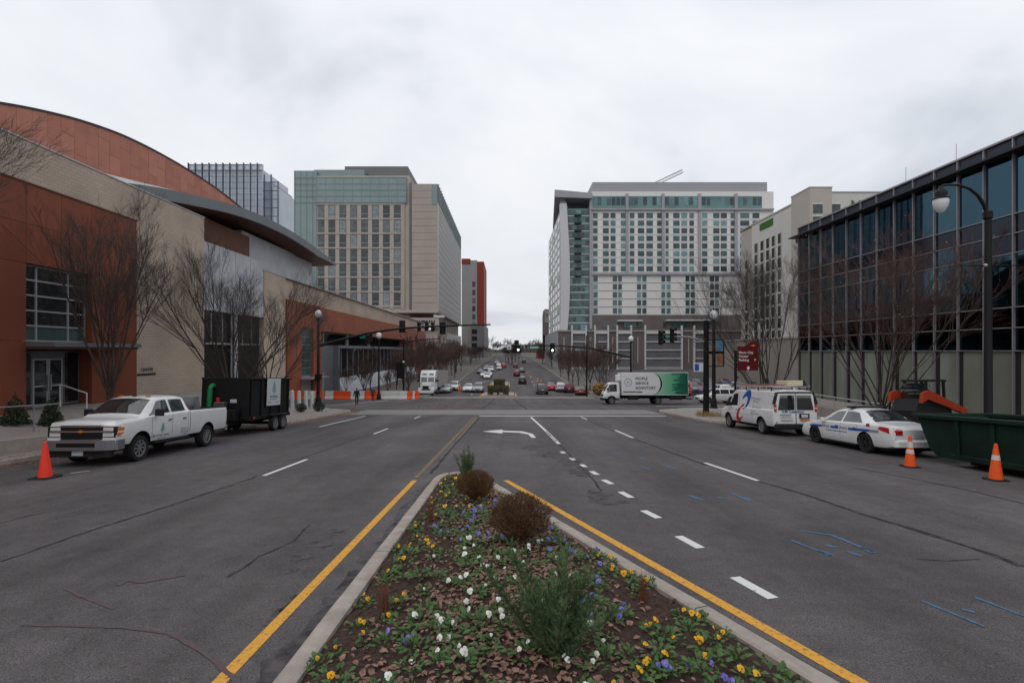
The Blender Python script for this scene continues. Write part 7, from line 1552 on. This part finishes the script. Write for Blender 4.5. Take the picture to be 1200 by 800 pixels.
# ---- railings on the plaza
t = thing('plaza_handrail', 'pale steel handrail on the plaza before the entrance', 'railing', (-17.2, 16.5, plaza_z(-17.2, 16.5)))
W(MB().tube([(-17.2, y, plaza_z(-17.2, y)+.95) for y in (12.5, 14, 16, 17.6, 18.4)], .022, 6), 'top_rail', 'galv', t); W(MB().tube([(-16.7, y, plaza_z(-16.7, y)+.8) for y in (12, 13.5, 15.75)], .022, 6), 'lower_rail', 'galv', t)
for y in (13, 14.6, 16.1, 17.5): W(MB().tube([(-17.2, y, plaza_z(-17.2, y)-.05), (-17.2, y, plaza_z(-17.2, y)+.95)], .022, 6), 'post', 'galv', t)
for y in (13, 15.7): W(MB().tube([(-16.7, y, plaza_z(-16.7, y)-.05), (-16.7, y, plaza_z(-16.7, y)+.8)], .022, 6), 'post', 'galv', t)
t = thing('step_handrail', 'short sloping white handrail beside the entrance doors', 'railing', (-19.4, 21.6, -.05)); W(MB().tube([(-20.2, 21.75, .95), (-19.0, 21.75, .55), (-19.0, 21.75, -.2)], .025, 6), 'rail', 'white', t); W(MB().tube([(-20.2, 21.75, .95), (-20.2, 21.75, -.05)], .025, 6), 'post', 'white', t)

# ---- people (skin modifier bodies)
M['skin'] = mat('skin', (0.30, 0.19, 0.14), .6); M['navy'] = mat('navy', (0.012, 0.016, 0.05), .8, var=.2, scale=6); M['grey_cloth'] = mat('grey_cloth', (0.05, 0.05, 0.065), .85); M['dark_trousers'] = mat('dark_trousers', (0.035, 0.025, 0.022), .85); M['hair_dark'] = mat('hair_dark', (0.015, 0.011, 0.009), .8); M['shoe'] = mat('shoe', (0.012, 0.011, 0.011), .7)
def person(label, x, y, z, yaw, phase, h=1.76, jacket='navy'):
    t = thing('person', label, 'person', (x, y, z), yaw); s = h/1.76; J = {}
    a = .30*phase
    J['pel'] = (0, 0, .95); J['sp'] = (0, .02, 1.18); J['ch'] = (0, .03, 1.38); J['nk'] = (0, .03, 1.50); J['hd0'] = (0, .045, 1.58); J['hd1'] = (0, .055, 1.68); J['hd2'] = (0, .045, 1.74)
    for sg, nm, ph in ((1, 'R', 1), (-1, 'L', -1)):
        J['hip'+nm] = (sg*.10, 0, .90); J['kn'+nm] = (sg*.105, .20*ph*phase+.05, .50); J['an'+nm] = (sg*.10, .28*ph*phase-(.10 if ph*phase < 0 else 0), .10+(.04 if ph*phase < 0 else 0)); J['to'+nm] = (sg*.115, .28*ph*phase+.14-(.10 if ph*phase < 0 else 0), .045)
        J['sh'+nm] = (sg*.19, .03, 1.41); J['el'+nm] = (sg*.25, .03-.14*ph*phase, 1.13); J['wr'+nm] = (sg*.25, .12-.16*ph*phase, .90); J['ha'+nm] = (sg*.25, .15-.17*ph*phase, .82)
    R_ = {'pel': (.155, .115), 'sp': (.15, .11), 'ch': (.175, .12), 'nk': (.06, .06), 'hd0': (.078, .09), 'hd1': (.085, .105), 'hd2': (.05, .06), 'hip': (.095, .095), 'kn': (.065, .065), 'an': (.045, .05), 'to': (.042, .035), 'sh': (.075, .075), 'el': (.052, .052), 'wr': (.036, .036), 'ha': (.040, .028)}
    E = [('pel', 'sp'), ('sp', 'ch'), ('ch', 'nk'), ('nk', 'hd0'), ('hd0', 'hd1'), ('hd1', 'hd2')]
    for nm in 'RL': E += [('pel', 'hip'+nm), ('hip'+nm, 'kn'+nm), ('kn'+nm, 'an'+nm), ('an'+nm, 'to'+nm), ('ch', 'sh'+nm), ('sh'+nm, 'el'+nm), ('el'+nm, 'wr'+nm), ('wr'+nm, 'ha'+nm)]
    keys = list(J); me = bpy.data.meshes.new('body'); me.from_pydata([Vector(J[k])*s for k in keys], [(keys.index(a_), keys.index(b_)) for a_, b_ in E], [])
    o = bpy.data.objects.new('body', me); COL.objects.link(o); md = o.modifiers.new('skin', 'SKIN'); md.use_smooth_shade = True
    for i, k in enumerate(keys):
        r_ = R_.get(k) or R_[k[:-1]]; me.skin_vertices[0].data[i].radius = (r_[0]*s, r_[1]*s); me.skin_vertices[0].data[i].use_root = (k == 'pel')
    sb = o.modifiers.new('sub', 'SUBSURF'); sb.levels = 2; sb.render_levels = 2
    m2 = bpy.data.meshes.new_from_object(o.evaluated_get(bpy.context.evaluated_depsgraph_get())); bpy.data.objects.remove(o)
    for m in ('skin', jacket, 'dark_trousers', 'hair_dark', 'shoe'): m2.materials.append(M[m])
    for p in m2.polygons:
        cx, cy, cz = p.center/s; arm_ = abs(cx) > .17 and cz < 1.3 and cz > .78
        p.material_index = 4 if cz < .10 else (3 if cz > 1.60 and (cy < .06 or cz > 1.70) else (0 if cz > 1.50 or (arm_ and cz < .88) else (1 if cz > .92 or arm_ else 2))); p.use_smooth = True
    obj('body', m2, t)
    mb = MB()
    for sg in (-1, 1):                                                     # hands with fingers, simple at this size
        hx = Vector(J['ha'+('R' if sg > 0 else 'L')])*s
        for k in range(4): mb.tube([hx+Vector((0, -.02+.016*k, -.01)), hx+Vector((-.006*sg, -.018+.016*k, -.05)), hx+Vector((-.02*sg, -.015+.015*k, -.085+.006*abs(k-1)))], [.009, .008, .006], 5)
        mb.tube([hx+Vector((-.01*sg, .03, .01)), hx+Vector((-.02*sg, .05, -.02)), hx+Vector((-.025*sg, .055, -.045))], [.010, .009, .007], 5)
    mb.build('fingers', 'skin', t); f = MB(); f.ball((0, .145*s, 1.605*s), .016); f.build('nose', 'skin', t)
    e = MB(); e.ball((-.035, .140*s, 1.635*s), .010); e.ball((.035, .140*s, 1.635*s), .010); e.build('eyes', 'hair_dark', t)
    return t
p = PG(418, 475, .135); person('person in navy jacket walking across the corner pavement', p.x, p.y, zs(0, p.y), .35, 1.0)
p = PG(437, 469.5); person('person in grey clothes walking before the barriers', p.x, p.y, G(p.y), .2, -1.0, 1.72, 'grey_cloth')
